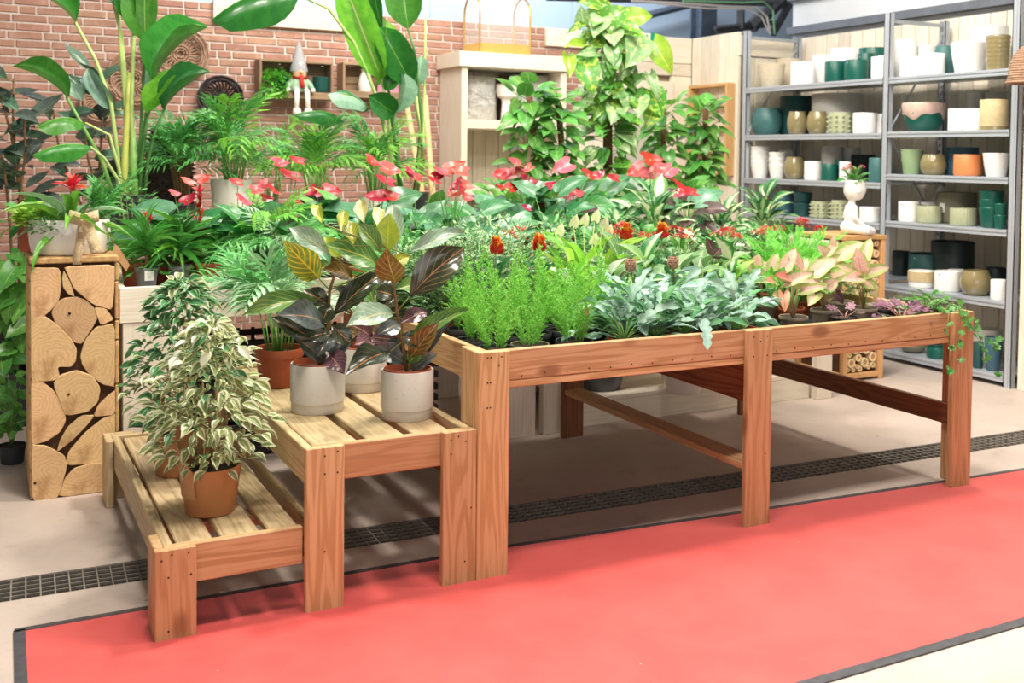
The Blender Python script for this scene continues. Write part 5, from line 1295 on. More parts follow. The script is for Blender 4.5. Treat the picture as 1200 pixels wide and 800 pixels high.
# weeping figs
def fig(label, u, v, z, r, h, potmat, H, rx, n, mats, wts, seed, tilt=(0, 0), sleeve=False):
    c = WZ(u, v, z); p = Plant('weeping_fig', label, 'potted plant', (c[0], c[1] + r * .8, z + .0005)); rr = random.Random(seed)
    top = p.pot(r, r * .80, h, potmat, 0, 0)
    if sleeve:
        m = MB(); N = 16
        vv = []
        for i in range(N + 1):
            a = math.radians(50 + 180 * i / N); hh = h + .13 * math.sin(math.pi * i / N)
            vv += [(1.02 * r * .9 * math.cos(a), 1.02 * r * .9 * math.sin(a), h * .4), (1.1 * r * math.cos(a), 1.1 * r * math.sin(a), hh)]
        m.add(vv, [(2 * i, 2 * i + 2, 2 * i + 3, 2 * i + 1) for i in range(N)]); m.build('paper_sleeve', flat('kraft_paper', '#bd8a5e', .8), p.o)
    for q in (-1, 1): p.stem([top + (q * .02, 0, -.02), top + (q * .025 + tilt[0] * .6, tilt[1], H * .62)], .003, .003, S_TAN, 5, 'support_stick')
    def rad(t): return rx * float(np.interp(t, (0, .12, .3, .55, .8, 1), (.45, .9, 1., .8, .55, .18)))
    def spot(r_):
        t = r_.random() ** .9; az = r_.uniform(0, 6.283); q = rad(t) * (.25 + .75 * r_.random() ** .6)
        return top + np.array((math.cos(az) * q + tilt[0] * t, math.sin(az) * q + tilt[1] * t, .02 + H * t)), az + r_.uniform(-.8, .8), r_.uniform(-.9, .35), t
    for k in range(16):
        b, az, e, t = spot(rr); ax0 = top + np.array((tilt[0] * t * .6, tilt[1] * t * .6, H * t * .6)); p.stem([top, ax0, b], .0045, .0015, S_BROWN)
    for i in range(n):
        b, az, e, t = spot(rr); d = updir(az, e); l = rr.uniform(.05, .082)
        m = mats[2] if (rr.random() < .25 and t > .72 and wts[1] < 1.5) else rr.choices(mats[:2], wts)[0]
        p.leaf(b, b + d * l, l * .46, 'ovate', m, .1, .25, unit(np.array((0, 0, 1.)) + TOCAM * .7 + np.array((rr.uniform(-.5, .5), rr.uniform(-.5, .5), 0))), var=rr.randrange(2))
    def fn(r_):
        b, az, e, t = spot(r_); return top + (b - top) * (.85, .85, 1) - top, az, e
    v_, f_, uv_ = mass('ovate', 420, fn, (.035, .06), .45, seed); tag(p.part('small_foliage', mesh('small_foliage', v_, f_, mats[0], uv_, True), top - p.p), kind='stuff')
    p.done()
fig('cream and green variegated weeping fig in a tan pot, standing forward on the lowest bench', 252, 607, .272, .104, .165, M_ORANGEP, .50, .22, 290, [G['ficus_w'], G['ficus_g'], G['ficus_p']], (9, .6), 11, (.0, .0), True)
fig('green weeping fig in a paper-sleeved tan pot, standing further back on the lowest bench', 212, 560, .272, .10, .17, M_ORANGEP, .58, .23, 290, [G['ficus_g'], G['ficus_w'], G['ficus_p']], (8, 1.6), 12, (.03, .06), True)

# ================================================================== DISPLAY TABLE: FRONT ROWS
TZ = .7025
def px(u, Y, z=.9): 
    d = None
    # x where the ray through column u meets depth Y at height z
    a = W(u, 300, Y); b = W(u, 400, Y); t = (z - a[2]) / (b[2] - a[2]); return a[0] + (b[0] - a[0]) * t
# asparagus ferns
def plume_verts(seed, n=1700):
    rr = random.Random(seed); V = []; F = []
    bend = rr.uniform(-.12, .12); bend2 = rr.uniform(-.12, .12)
    def ax(t): return np.array((bend * t * t, bend2 * t * t, t))
    m = 30
    for q in range(m):
        t = .10 + .88 * q / m; az = q * 2.4 + rr.uniform(-.3, .3); sl = (.21 * (1 - t) ** .8 + .025) * min(1, .5 + t * 2) * rr.uniform(.8, 1.15); e = math.radians(rr.uniform(30, 60)); sd = updir(az, e)
        for _ in range(int(n / m * (.4 + 1.2 * (1 - t)))):
            u = rr.uniform(0, 1); c = ax(t) + sd * sl * u; d = unit(sd * rr.uniform(.2, 1.2) + np.array([rr.uniform(-1, 1) for _ in range(3)])); l = rr.uniform(.022, .04) * (1.1 - .5 * u)
            s = unit(np.cross(d, (rr.uniform(-1, 1), rr.uniform(-1, 1), rr.uniform(-1, 1)))) * .0065; k = len(V)
            V += [c - s, c + s, c + d * l]; F.append((k, k + 1, k + 2))
    k = len(V); V += [ax(0) + (-.006, 0, 0), ax(0) + (.006, 0, 0), ax(1), ]; F.append((k, k + 1, k + 2))
    return V, F
PLM = [mesh('plume', *plume_verts(i), G['asp'], None, False) for i in range(4)]
def asparagus(u, Y, potmat, label, n=9, H=(.22, .34), seed=0, group=None, stake=False, r=.07, h=.10):
    x = max(px(u, Y, .8), 1.812); p = Plant('asparagus_fern', label, 'potted plant', (x, Y, TZ), group); rr = random.Random(seed)
    c = p.pot(r, r * .75, h, potmat, .018)
    for i in range(n):
        az = i * 2.4 + rr.uniform(-.3, .3); e = math.radians(rr.uniform(4, 24) if i else 3); L = rr.uniform(*H) * (1.05 if i < 3 else .8)
        o = p.part('plume', PLM[rr.randrange(4)], c - p.p + np.array((math.cos(az), math.sin(az), 0)) * .025, (0, 0, 0), (L * .95, L * .95, L))
        o.rotation_euler = (0, e, az)
        p.part
    if stake:
        p.stem([c + (.02, -.03, 0), c + (.028, -.04, .12)], .0025, .0025, S_TAN, 5, 'stake'); q = p.part('stake_tag', lathe_me('stake_tag', [(.001, -.001), (.016, -.001), (.016, .001), (.001, .001)], S_TAN, 16), c - p.p + (.028, -.045, .13)); q.rotation_euler = (math.pi / 2, 0, .4)
    p.done()
GA = 'asparagus ferns on the display table'
asparagus(577, .17, M_BLACKP, 'feathery bright green asparagus fern in black pot at the table corner', 11, (.18, .28), 1)
asparagus(621, .19, M_OLIVEP, 'feathery bright green asparagus fern in an olive grey pot by the rail', 10, (.15, .22), 2)
asparagus(673, .19, M_BLACKP, 'feathery asparagus fern in black pot with a wooden stake tag', 11, (.22, .30), 3, None, True)
for u, Y, s in ((540, .37, 4), (590, .40, 5), (625, .42, 6), (660, .42, 7), (698, .40, 8), (545, .63, 9), (600, .62, 10), (648, .62, 14)):
    asparagus(u, Y, M_BLACKP, 'feathery bright green asparagus fern standing in the rows behind the front asparagus pots', 9, (.26, .37), s, GA)
# blue star ferns
GB = 'blue star ferns on the display table'
def bluestar(u, Y, seed, label, n=22, group=GB, lo=(8, 78)):
    p = Plant('blue_star_fern', label, 'potted plant', (px(u, Y, .8), Y, TZ), group)
    c = p.pot(.068, .052, .10, M_TERRA, .018)
    p.rosette(c, n, 'fernlobe', [G['blue'], G['blue'], G['blue_g']], (.12, .20), .30, lo, (.06, .15), 38, S_GREEN, .0018, .12, .12, seed, wave=.04, guard=.05)
    p.rosette(c, n // 2, 'lance', [G['blue_g'], G['blue']], (.10, .16), .22, (10, 75), (.04, .1), 35, S_GREEN, .0018, .12, .12, seed + 50, wave=.03, guard=.05)
    return p
for i, (u, Y) in enumerate(((733, .16), (768, .18), (797, .16), (830, .20), (869, .16), (715, .40), (750, .42), (790, .42), (822, .44), (855, .42), (765, .66), (812, .66))):
    p = bluestar(u, Y, 20 + i, 'blue-grey lobed fern in a terracotta pot ' + ('along the front rail of the display table' if Y < .3 else 'second row behind the front rail' if Y < .6 else 'at the feet of the striped calatheas'), group='blue star ferns, ' + ('front' if Y < .3 else 'second' if Y < .6 else 'third') + ' row')
    if i == 2:
        b = W(800, 375, .10); t_ = W(829, 405, .015); p.leaf(W(826, 372, .05), W(829, 408, -.03), .05, 'fernlobe', G['blue'], .02, .1, TOCAM)
    p.done()
# pink syngoniums
def syng(u, Y, v_rim, label, leaves, seed, r=.062, Yl=None):
    c0 = WZ(u, v_rim, TZ + .10); Y = c0[1]; p = Plant('pink_syngonium', label, 'potted plant', (c0[0], Y, TZ))
    c = p.pot(r, r * .74, .10, M_TAUPE, .014); rr = random.Random(seed)
    for (bu, bv, tu, tv, w, m, dy) in leaves:
        B = W(bu, bv, Y + dy * .5); T = W(tu, tv, Y + dy); T = B + (T - B) * .84; p.stem([c, (c + B) / 2 + (0, 0, .015), B], .0032, .002, S_PINK if m != 'syn_g' else S_GREEN)
        p.leaf(B, T, w * .74 * depth(B) / FPX, 'arrow', G[m], .08, .14, unit(TOCAM + np.array((rr.uniform(-.2, .2), 0, .5))), wave=.02, var=rr.randrange(2))
    p.done()
syng(930, .15, 370, 'pink and cream syngonium with rosy stems in taupe pot by the rail', [(920, 312, 935, 287, 26, 'syn', .0), (905, 312, 912, 293, 22, 'syn_g', 0), (922, 330, 960, 318, 24, 'syn', -.04), (922, 325, 904, 322, 22, 'syn_r', -.04), (912, 350, 903, 345, 26, 'syn_g', -.08), (940, 340, 975, 335, 22, 'syn_g', -.06), (918, 345, 920, 370, 22, 'syn_r', -.1), (938, 315, 948, 300, 20, 'syn', .04), (905, 328, 895, 330, 16, 'syn_r', -.04), (928, 300, 945, 322, 26, 'syn', .02)], 1)
syng(966, .16, 362, 'pink syngonium with green-edged leaves in taupe pot between two others', [(952, 330, 940, 318, 22, 'syn', 0), (955, 318, 985, 300, 30, 'syn', 0), (966, 318, 960, 300, 24, 'syn_r', .03), (955, 345, 945, 362, 24, 'syn_g', -.08), (975, 325, 1005, 312, 28, 'syn_g', 0), (970, 335, 985, 328, 26, 'syn', -.05), (960, 330, 930, 332, 22, 'syn_g', -.03), (980, 345, 990, 358, 18, 'c_pu', -.03)], 2)
syng(1012, .16, 360, 'tall pink-leaved syngonium in taupe pot beside the purple heuchera', [(1008, 316, 1002, 285, 34, 'syn', 0), (1015, 320, 1048, 312, 26, 'syn_g', 0), (1000, 322, 975, 308, 26, 'syn_g', .0), (1005, 325, 982, 330, 26, 'syn', -.04), (1010, 330, 1035, 340, 24, 'syn_g', -.04), (1003, 318, 990, 325, 22, 'syn_r', 0), (1018, 335, 1030, 355, 20, 'syn_g', -.06), (1012, 300, 1022, 275, 24, 'syn_g', .05)], 3)
syng(985, .45, 352, 'pale pink and cream syngonium in taupe pot standing behind the front syngoniums', [(968, 300, 955, 285, 28, 'syn', 0), (970, 295, 985, 280, 18, 'syn', 0), (985, 298, 1020, 282, 32, 'syn_g', 0), (975, 308, 995, 300, 26, 'syn_g', 0), (985, 315, 1005, 318, 26, 'syn_r', -.03), (975, 290, 978, 270, 14, 'syn', 0), (965, 310, 940, 306, 24, 'syn', 0)], 4)
syng(895, .45, 355, 'pale pink syngonium behind the blue-grey ferns with one broad rosy leaf', [(886, 310, 890, 295, 24, 'syn', 0), (890, 318, 905, 305, 24, 'syn', 0), (880, 315, 868, 305, 22, 'syn_g', 0)], 5)
# heucheras
def heuch(u, Y, label, mats, n, seed, L=(.06, .1)):
    p = Plant('heuchera', label, 'potted plant', (px(u, Y, .8), Y, TZ)); c = p.pot(.06, .046, .085, M_BLACKP, .012)
    p.rosette(c, n, 'maple7', mats, L, 1.05, (-5, 60), (.03, .08), 35, S_PINK, .002, seed=seed); p.done()
heuch(1056, .17, 'purple lobed-leaf heuchera spreading over the front rail', [G['heuch']], 16, 3, (.075, .12))
heuch(1036, .42, 'silvery green heuchera with dark stems behind the purple one', [G['heuch_g'], G['heuch_g'], G['bronze']], 14, 4)
heuch(990, .30, 'small dark purple heuchera tucked between the syngonium pots', [G['bronze'], G['heuch']], 8, 6, (.05, .07))
# ivy trailing over the table corner
iv = Plant('trailing_ivy', 'green ivy trailing over the display table corner leg', 'potted plant', (px(1098, .16, .8), .16, TZ)); c = iv.pot(.06, .046, .085, M_BLACKP, .012)
rr = random.Random(9)
iv.rosette(c + (0, 0, .03), 70, 'maple5', G['ivy'], (.03, .052), 1., (0, 70), (.02, .11), 30, S_OL, .0012, seed=4)
for pts in ([(1104, 352, .10), (1125, 360, .0), (1128, 380, -.02), (1122, 400, -.02), (1124, 420, -.02)], [(1110, 350, .12), (1130, 365, .02), (1140, 385, -.02), (1150, 405, .02), (1152, 418, .02), (1160, 428, .02), (1170, 440, .02)], [(1100, 355, .08), (1112, 366, .0), (1110, 390, -.02), (1113, 412, -.02), (1112, 445, -.02)], [(1120, 352, .12), (1141, 372, .05), (1146, 392, .03), (1165, 397, .03), (1164, 406, .03)]):
    q = [W(*t) for t in pts]; iv.stem([c] + q, .0016, .001, S_OL)
    for a, b in zip(q[:-1], q[1:]):
        for k in range(3):
            s = a + (b - a) * rr.random(); az = rr.uniform(3.3, 6.2); d = updir(az, rr.uniform(-1, .2)); l = rr.uniform(.028, .048)
            iv.leaf(s, s + d * l + (0, -.004, 0), l * .95, 'maple5', G['ivy'], hint=unit(TOCAM + np.array((rr.uniform(-.4, .4), 0, .3))))
iv.done()

# ================================================================== DISPLAY TABLE: MIDDLE ROWS
def generic(name, u, Y, label, kind, mats, n, L, wr, el, pet, seed, group=None, z=TZ, drop=30, pot=(.06, .046, .09, None, .012), vfoot=None, smat=None, arch=.12, fold=.15, wave=0., cat='potted plant', rise=None, zr=.9, done=True):
    p = Plant(name, label, cat, (px(u, Y, zr), Y, z), group); pm_ = pot[3] or M_TERRA
    c = p.pot(pot[0], pot[1], pot[2], pm_, pot[4])
    p.rosette(c, n, kind, mats, L, wr, el, pet, drop, smat or S_GREEN, .002, arch, fold, seed, wave=wave, rise=rise)
    return p.done() if done else (p, c)
generic('calathea', 690, .72, 'pale striped calathea between the asparagus ferns and the dark bush', 'ovate', [G['cal2'], G['cal']], 13, (.13, .19), .42, (15, 75), (.12, .22), 31)
generic('dark_leaf_bush', 712, .60, 'bushy dark narrow-leaved croton behind the blue-grey ferns', 'lance', [G['bush_dk']], 46, (.07, .11), .2, (0, 85), (.06, .2), 32, smat=S_BROWN)
for i, (u, Y, lb) in enumerate(((782, .74, 'striped green calathea behind the small ornamental pineapples'), (812, .80, 'striped green calathea beside the pale pointed leaf'), (758, .80, 'striped calathea standing under the orange celosia flame'))):
    generic('calathea', u, Y, lb, 'ovate', [G['cal'], G['cal'], G['dieff_d']], 15, (.14, .2), .45, (10, 75), (.14, .26), 33 + i)
def pineapple(u, v, Y, label, s):
    q = W(u, v, Y); p = Plant('ornamental_pineapple', label, 'potted plant', (q[0], Y, TZ)); c = p.pot(.055, .042, .09, M_TERRA, .012)
    top = np.array((q[0], Y, q[2])); p.stem([c, top], .004, .004, S_OL)
    m = MB().lathe([(.001, -.03), (.016, -.026), (.024, -.01), (.024, .012), (.016, .028), (.001, .03)], 12)
    k = []
    for j in range(6):
        for i in range(9):
            a = 2 * math.pi * (i + .5 * (j % 2)) / 9; z = -.024 + j * .0095; r = .024 * math.sqrt(max(.1, 1 - (z / .034) ** 2)); C_, S_ = math.cos(a), math.sin(a); b = .006
            m.add([(r * C_ - b * S_, r * S_ + b * C_, z), (r * C_ + b * S_, r * S_ - b * C_, z), (r * C_, r * S_, z + .008), ((r + .006) * C_, (r + .006) * S_, z + .004)], [(0, 1, 3), (1, 2, 3), (2, 0, 3)])
    m.build('fruit', flat('pineapple_skin', '#a97f6a', .7, 0, .2, 60), p.o, loc=tuple(top - p.p))
    p.rosette(top + (0, 0, .025), 12, 'grass', G['brom_gy'], (.03, .055), .16, (30, 85), (0, 0), 0, seed=s, name='crown_leaf')
    p.rosette(c, 14, 'grass', G['brom_gy'], (.18, .28), .07, (10, 65), (0, 0), 20, seed=s + 1, arch=.2); p.done()
pineapple(739, 311, .52, 'ornamental pineapple with small brown fruit beside the dark bush', 1); pineapple(789, 308, .56, 'ornamental pineapple with small brown fruit beneath the striped calathea', 2)
# upright pale leaf plants
p, c = generic('aglaonema', 852, .70, 'aglaonema with one tall pale pointed leaf above the blue-grey ferns', 'lance', [G['dieff_d'], G['lime']], 9, (.14, .2), .3, (25, 80), (.08, .16), 41, done=False)
p.leaf(W(857, 305, .62), W(838, 277, .6), .085, 'lance', G['dieff'], .05, .2, TOCAM); p.leaf(W(838, 300, .66), W(827, 278, .64), .06, 'lance', G['c_pu'], .05, .2, TOCAM); p.leaf(W(835, 302, .6), W(845, 290, .58), .06, 'ovate', G['c_pu'], .05, .2, TOCAM); p.done()
generic('lime_philodendron', 820, .92, 'lime green philodendron with glossy upright leaves behind the calatheas', 'ovate', [G['lime'], G['strel']], 12, (.12, .18), .4, (20, 80), (.12, .22), 42)
# bright ferns
def bfern(u, Y, label, seed, n=15, L=(.18, .28), group=None):
    palm(label, (px(u, Y, .85), Y, TZ), (.06, .046, .09, M_TERRA, .012), n, L, [G['fern']], seed, el=(15, 85), frk=dict(n=20, ll=.17, lw=.032, tiltv=80), spread=.02, name='sword_fern', stemh=(.06, .14), group=group)
for i, (u, Y) in enumerate(((905, .80), (938, .82), (925, .62), (955, .95))): bfern(u, Y, 'bright green sword fern with upright ladder-like fronds behind the syngoniums', 50 + i, 17, (.2, .3), 'sword ferns behind the syngoniums')
# celosia flames
def celosia(u, v, Y, label, s, z=TZ):
    q = W(u, v, Y); p = Plant('celosia', label, 'flowering plant', (q[0], Y, z)); c = p.pot(.05, .04, .085, M_TERRA, .012); top = np.array((q[0], Y, q[2]))
    p.stem([c, top], .004, .003, S_DK)
    for nm, mt, n, R_, z0, z1 in (('flame', G['celo'], 120, .033, -.032, .02), ('flame_tip', G['celo_y'], 45, .024, .0, .034)):
        def fn(rr):
            a = rr.uniform(0, 6.283); h = rr.uniform(0, 1); r = R_ * (1 - h * .8) * rr.uniform(.5, 1); return (r * math.cos(a), r * math.sin(a), z0 + (z1 - z0) * h), a, 1.1
        v_, f_, uv_ = mass('ovate', n, fn, (.02, .034), .6, s); p.part(nm, mesh(nm, v_, f_, mt, uv_), top - p.p)
    p.rosette(c + (0, 0, .04), 16, 'lance', G['anth'], (.08, .13), .36, (5, 70), (.03, .14), 20, S_DK, seed=s, rise=.12); p.done()
for u, v, Y, lb, s in ((581, 290, .78, 'red and yellow celosia flame flower at the asparagus fern tops, beside the croton', 1), (632, 287, .80, 'red and yellow celosia flame flower between asparagus fern tops and cream flowers', 2), (734, 274, .95, 'red celosia flame flower in the red kalanchoe cluster', 3), (776, 272, .95, 'orange-tipped celosia flame flower above the striped calathea', 4)): celosia(u, v, Y, lb, s)
# kalanchoes
def kal(u, v, Y, label, s, mt='kal', n=5, z=TZ, spread=14, grp=None):
    q = W(u, v, Y); p = Plant('kalanchoe', label, 'flowering plant', (q[0], Y, z), grp); c = p.pot(.055, .042, .085, M_TERRA, .012); rr = random.Random(s)
    for k in range(n):
        t_ = W(u + rr.uniform(-spread, spread), v + rr.uniform(-5, 7), Y + rr.uniform(-.06, .06)); p.stem([c, t_], .0025, .002, S_GREEN)
        v_, f_, uv_ = mass('ovate', 70, dome((0, 0, -.012), .034, .026, .6), (.008, .014), .8, s * 7 + k); p.part('flower_cluster', mesh('flower_cluster', v_, f_, G[mt], uv_), t_ - p.p)
    p.rosette(c, 22, 'ovate', [G['shrub'], G['strel']], (.05, .085), .7, (0, 75), (.03, .13), 20, S_GREEN, seed=s, rise=max(.02, q[2] - c[2] - .14)); p.done()
kal(722, 268, 1.02, 'red kalanchoe cluster beside the celosia flames', 1, n=8, spread=12); kal(850, 270, 1.2, 'red kalanchoe between the ferns and the anthuriums', 2, n=6, spread=14); kal(903, 266, 1.15, 'red kalanchoe above the bright sword ferns', 3, n=5); kal(949, 262, 1.2, 'red kalanchoe beside the bamboo stand', 4, n=6); kal(752, 270, 1.2, 'small red kalanchoe behind the celosia flames', 5, n=4); kal(797, 272, 1.25, 'small red kalanchoe next to the orange celosia', 6, n=4); kal(612, 272, 1.3, 'small red kalanchoe among the variegated shrubs', 7, n=5, spread=18)
# cream arum lilies with lime leaves
p, c = generic('arum_lily', 690, 1.05, 'lime green arum lily with cream white flowers behind the asparagus ferns', 'strap', [G['lime'], G['strel_lt']], 36, (.2, .36), .14, (25, 85), (.08, .18), 61, done=False)
for (u, v) in ((697, 258), (707, 266), (684, 262), (655, 274), (695, 285), (672, 264), (712, 275)):
    t_ = W(u, v, 1.0); p.stem([c, t_], .003, .002, S_LT); p.leaf(t_, t_ + (.012, -.012, .055), .045, 'spathe', G['white_fl'], .1, .5, TOCAM, 'flower')
p.done()
generic('lime_dracaena', 668, .95, 'lime green strap-leaved plant behind the asparagus plumes', 'strap', [G['lime'], G['strel_lt']], 30, (.2, .34), .12, (20, 85), (.05, .16), 62)
# small shrubs
def shrub(u, Y, label, mt, s, rx=.13, rz=.26, n=420, L=(.028, .05), wr=.45, z=TZ, group=None, name='small_shrub', kind='lance', pot=True):
    p = Plant(name, label, 'potted plant', (px(u, Y, .9), Y, z), group); c = p.pot(.055, .042, .085, M_TERRA, .012)
    v_, f_, uv_ = mass(kind, n, dome((0, 0, .05), rx, rz, .2), L, wr, s)
    tag(p.part('foliage', mesh('foliage', v_, f_, G[mt], uv_), c - p.p), kind='stuff')
    rr = random.Random(s)
    for k in range(6): p.stem([c, c + (rr.uniform(-1, 1) * rx * .5, rr.uniform(-1, 1) * rx * .5, rz * .8)], .003, .0015, S_OL)
    p.done()
GS = 'variegated shrubs on the display table'
for i, (u, Y) in enumerate(((500, 1.05), (535, 1.20), (565, 1.15), (598, 1.08), (560, .92), (520, .88), (625, 1.25), (590, 1.35))): shrub(u, Y, 'small cream-edged leafy shrub in the rows behind the asparagus ferns', 'shrubv', 70 + i, .17, .42, 620, group=GS)
for i, (u, Y) in enumerate(((470, 1.1), (485, 1.38), (655, 1.38), (690, 1.40), (720, 1.42))): shrub(u, Y, 'small fresh green shrub toward the back rail of the display table', 'shrub', 80 + i, .16, .42, 560, (.03, .055), .4, group='green shrubs on the display table')
for i, (u, Y) in enumerate(((760, 1.42), (800, 1.40), (840, 1.42), (875, 1.35), (915, 1.35), (955, 1.32))): shrub(u, Y, 'low silvery leafy plant along the back rail near the kalanchoes', ('shrub', 'shrubv')[i % 2], 90 + i, .15, .34, 460, (.035, .06), .5, group='leafy plants along the back rail', kind='ovate')
for i, (u, Y) in enumerate(((878, 1.0), (985, .95), (1010, .75))): shrub(u, Y, 'small fine-leaved green plant between the sword ferns and syngoniums', 'shrub', 110 + i, .09, .16, 300, (.02, .035), .5, group='fine-leaved plants by the sword ferns')
# spider plants
for i, (u, Y) in enumerate(((470, 1.42), (505, 1.45), (545, 1.45), (585, 1.48), (440, 1.2))):
    generic('spider_plant', u, Y, 'spider plant with narrow white-striped leaves in front of the anthuriums', 'grass', [G['grassw'], G['drac']], 30, (.22, .36), .05, (20, 85), (0, .02), 120 + i, group='spider plants before the anthuriums', arch=.22)
# ================================================================== CREAM TABLES: ANTHURIUMS
CZL, CZR = .8725, .9305
def flower(p, c, u, v, size, Y, mt, az=None, rr=random):
    t_ = W(u, v, Y); s = size * .86 * depth(t_) / FPX; a = rr.uniform(-1.1, 1.1) - 1.3
    p.stem([c, (c * .4 + t_ * .6) + (0, .02, .02), t_], .003, .0022, S_GREEN)
    face = unit(np.array((math.cos(a) * .5, math.sin(a) * .5, .62)) + TOCAM * .25); side = unit(np.cross(face, (rr.uniform(-.4, .4), 1, rr.uniform(-.2, .5)))); d = unit(np.cross(side, face)); d = side if rr.random() < .5 else -side
    o = p.leaf(t_ - d * s * .3, t_ + d * s * .8, s * .9, 'spathe', G[mt], -.1, .2, face, 'spathe', wave=.03, var=rr.randrange(3))
    sp = MB().tube([np.asarray(t_) - p.p, np.asarray(t_) - p.p + (face * .5 + np.array((0, 0, .8))) * s * .5], s * .055, s * .03, 7); so = sp.build('spadix', S_SPAD, o, smooth=True); so.matrix_parent_inverse = o.matrix_local.inverted()
def anthurium(u, Y, z, label, flowers, seed, n=13, mt='spathe', leaf=('anth', 'anth', 'anth_gy'), L=(.15, .22), pet=(.14, .3), potm=None):
    p = Plant('anthurium', label, 'flowering plant', (px(u, Y, z + .3), Y, z)); rr = random.Random(seed)
    c = p.pot(.075, .058, .12, potm or M_TERRA, .015)
    p.rosette(c, n, 'heart', [G[k] for k in leaf], L, .72, (15, 75), pet, 55, S_GREEN, .003, .08, .12, seed, wave=.02, face=.9)
    for f_ in flowers: flower(p, c, f_[0], f_[1], f_[2], Y + rr.uniform(-.12, .08), f_[3] if len(f_) > 3 else mt, rr=rr)
    return p.done()
anthurium(222, 2.05, CZL, 'red anthurium behind the red guzmania and mini dracaenas', [(222, 213, 18, 'spathe_pk'), (236, 209, 18, 'spathe'), (204, 226, 15, 'spathe_pk'), (219, 234, 20, 'spathe')], 1, 12)
anthurium(283, 2.0, CZL, 'anthurium with one round pink-red flower above the silvery palm', [(285, 234, 24, 'spathe_pk'), (278, 213, 18), (300, 222, 18), (310, 215, 16, 'spathe')], 2, 9)
anthurium(338, 2.0, CZL, 'tall red anthurium with large blooms beside the white palm pot', [(327, 190, 20), (342, 205, 28), (350, 188, 20), (320, 222, 18), (312, 232, 16, 'spathe_dk')], 3, 12)
anthurium(376, 2.1, CZL, 'dark-leaved anthurium with small red flowers above the crotons', [(367, 222, 17), (386, 222, 22), (372, 226, 16), (350, 238, 16, 'spathe_dk')], 4, 11, leaf=('bronze', 'anth', 'anth_gy'))
anthurium(442, 2.0, CZL, 'red anthurium with grey-green leaves left of the strelitzia base', [(436, 188, 22), (455, 197, 26), (454, 212, 26), (445, 229, 26, 'spathe'), (458, 229, 22), (433, 231, 15, 'spathe_dk')], 5, 12, leaf=('anth_gy', 'anth', 'anth_gy'))
anthurium(490, 2.1, CZL, 'anthurium with folded dark red flowers next to the strelitzia base', [(487, 207, 24, 'spathe_dk'), (510, 212, 22, 'spathe_dk'), (480, 200, 14)], 6, 11)
anthurium(530, 1.9, CZL, 'red anthurium with many open blooms before the cream shelf unit', [(531, 196, 26), (520, 202, 24, 'spathe_pk'), (541, 200, 22), (538, 216, 22), (535, 222, 24), (546, 216, 18, 'spathe_pk'), (546, 230, 18, 'spathe_pk'), (512, 206, 16)], 7, 14)
anthurium(600, 2.1, CZR, 'red anthurium with upright blooms below the first pothos pole', [(605, 190, 26, 'spathe_pk'), (590, 204, 24), (601, 203, 22), (618, 211, 22, 'spathe_dk'), (588, 220, 18), (600, 219, 20), (620, 196, 14), (610, 200, 16)], 8, 14)
anthurium(664, 2.0, CZR, 'red anthurium with clustered blooms and dark leaves', [(662, 194, 28, 'spathe_pk'), (690, 204, 22, 'spathe_dk'), (650, 219, 24), (665, 215, 26), (674, 224, 24, 'spathe_pk'), (682, 220, 20), (666, 228, 22), (700, 205, 18, 'spathe_dk'), (698, 241, 16)], 9, 14, leaf=('anth', 'bronze', 'anth_gy'))
anthurium(768, 2.3, CZR, 'red anthurium with large open blooms before the golden pothos', [(762, 186, 28), (748, 198, 26, 'spathe'), (766, 202, 26), (784, 200, 24, 'spathe_pk'), (787, 210, 26), (775, 196, 20, 'spathe_pk')], 10, 12)
anthurium(806, 2.0, CZR, 'bronze-leaved anthurium with dark red blooms beside the dieffenbachia', [(800, 222, 24), (812, 224, 20), (795, 226, 16, 'spathe_dk')], 11, 14, leaf=('bronze', 'bronze', 'anth_gy'))
anthurium(570, 2.2, CZL, 'leafy green anthurium without blooms between flowering ones', [(636, 240, 14, 'spathe_dk')], 12, 16)
anthurium(700, 2.4, CZR, 'leafy anthurium below the golden pothos with few dark blooms', [(720, 208, 18, 'spathe_dk')], 13, 16)
anthurium(635, 1.86, CZR, 'anthurium with drooping grey-green leaves behind the cream arum lily', [(618, 243, 14, 'spathe_dk')], 14, 13, leaf=('anth_gy', 'anth'))
# dieffenbachias
generic('dieffenbachia', 768, 1.80, 'dieffenbachia with large cream-centred leaves behind the kalanchoes', 'ovate', [G['dieff'], G['dieff'], G['dieff_d']], 34, (.14, .22), .46, (-5, 80), (.06, .2), 131, z=CZR, zr=1.15, rise=.1)
generic('dieffenbachia', 845, 2.0, 'dieffenbachia with cream-streaked leaves beside the bronze anthurium', 'ovate', [G['dieff'], G['dieff_d']], 34, (.12, .18), .5, (0, 80), (.05, .18), 132, z=CZR, zr=1.1)
generic('aglaonema', 893, 2.0, 'silver-streaked aglaonema in a dark pot in front of the pot rack', 'ovate', [G['dieff_d'], G['dieff'], G['dieff_d']], 44, (.12, .18), .52, (-5, 80), (.05, .2), 133, z=CZR, zr=1.1, pot=(.07, .055, .11, M_BLACKP, .012), rise=.08)
generic('aglaonema', 725, 1.85, 'green aglaonema between the anthuriums and the dieffenbachia', 'ovate', [G['dieff_d']], 30, (.13, .2), .46, (0, 75), (.06, .18), 134, z=CZR, zr=1.1)
for i, (u, Y, lb) in enumerate(((415, 1.9, 'leafy green peace plant behind the crotons'), (560, 2.5, 'leafy green plant in front of the cream shelf unit'), (505, 2.45, 'broad-leaved green plant at the shelf unit corner'), (395, 2.4, 'broad pale-leaved plant behind the dark anthurium'))):
    generic('peace_lily', u, Y, lb, 'ovate', [G['anth'], G['pothos']], 18, (.16, .24), .42, (10, 80), (.1, .24), 140 + i, z=CZL, zr=1.15)
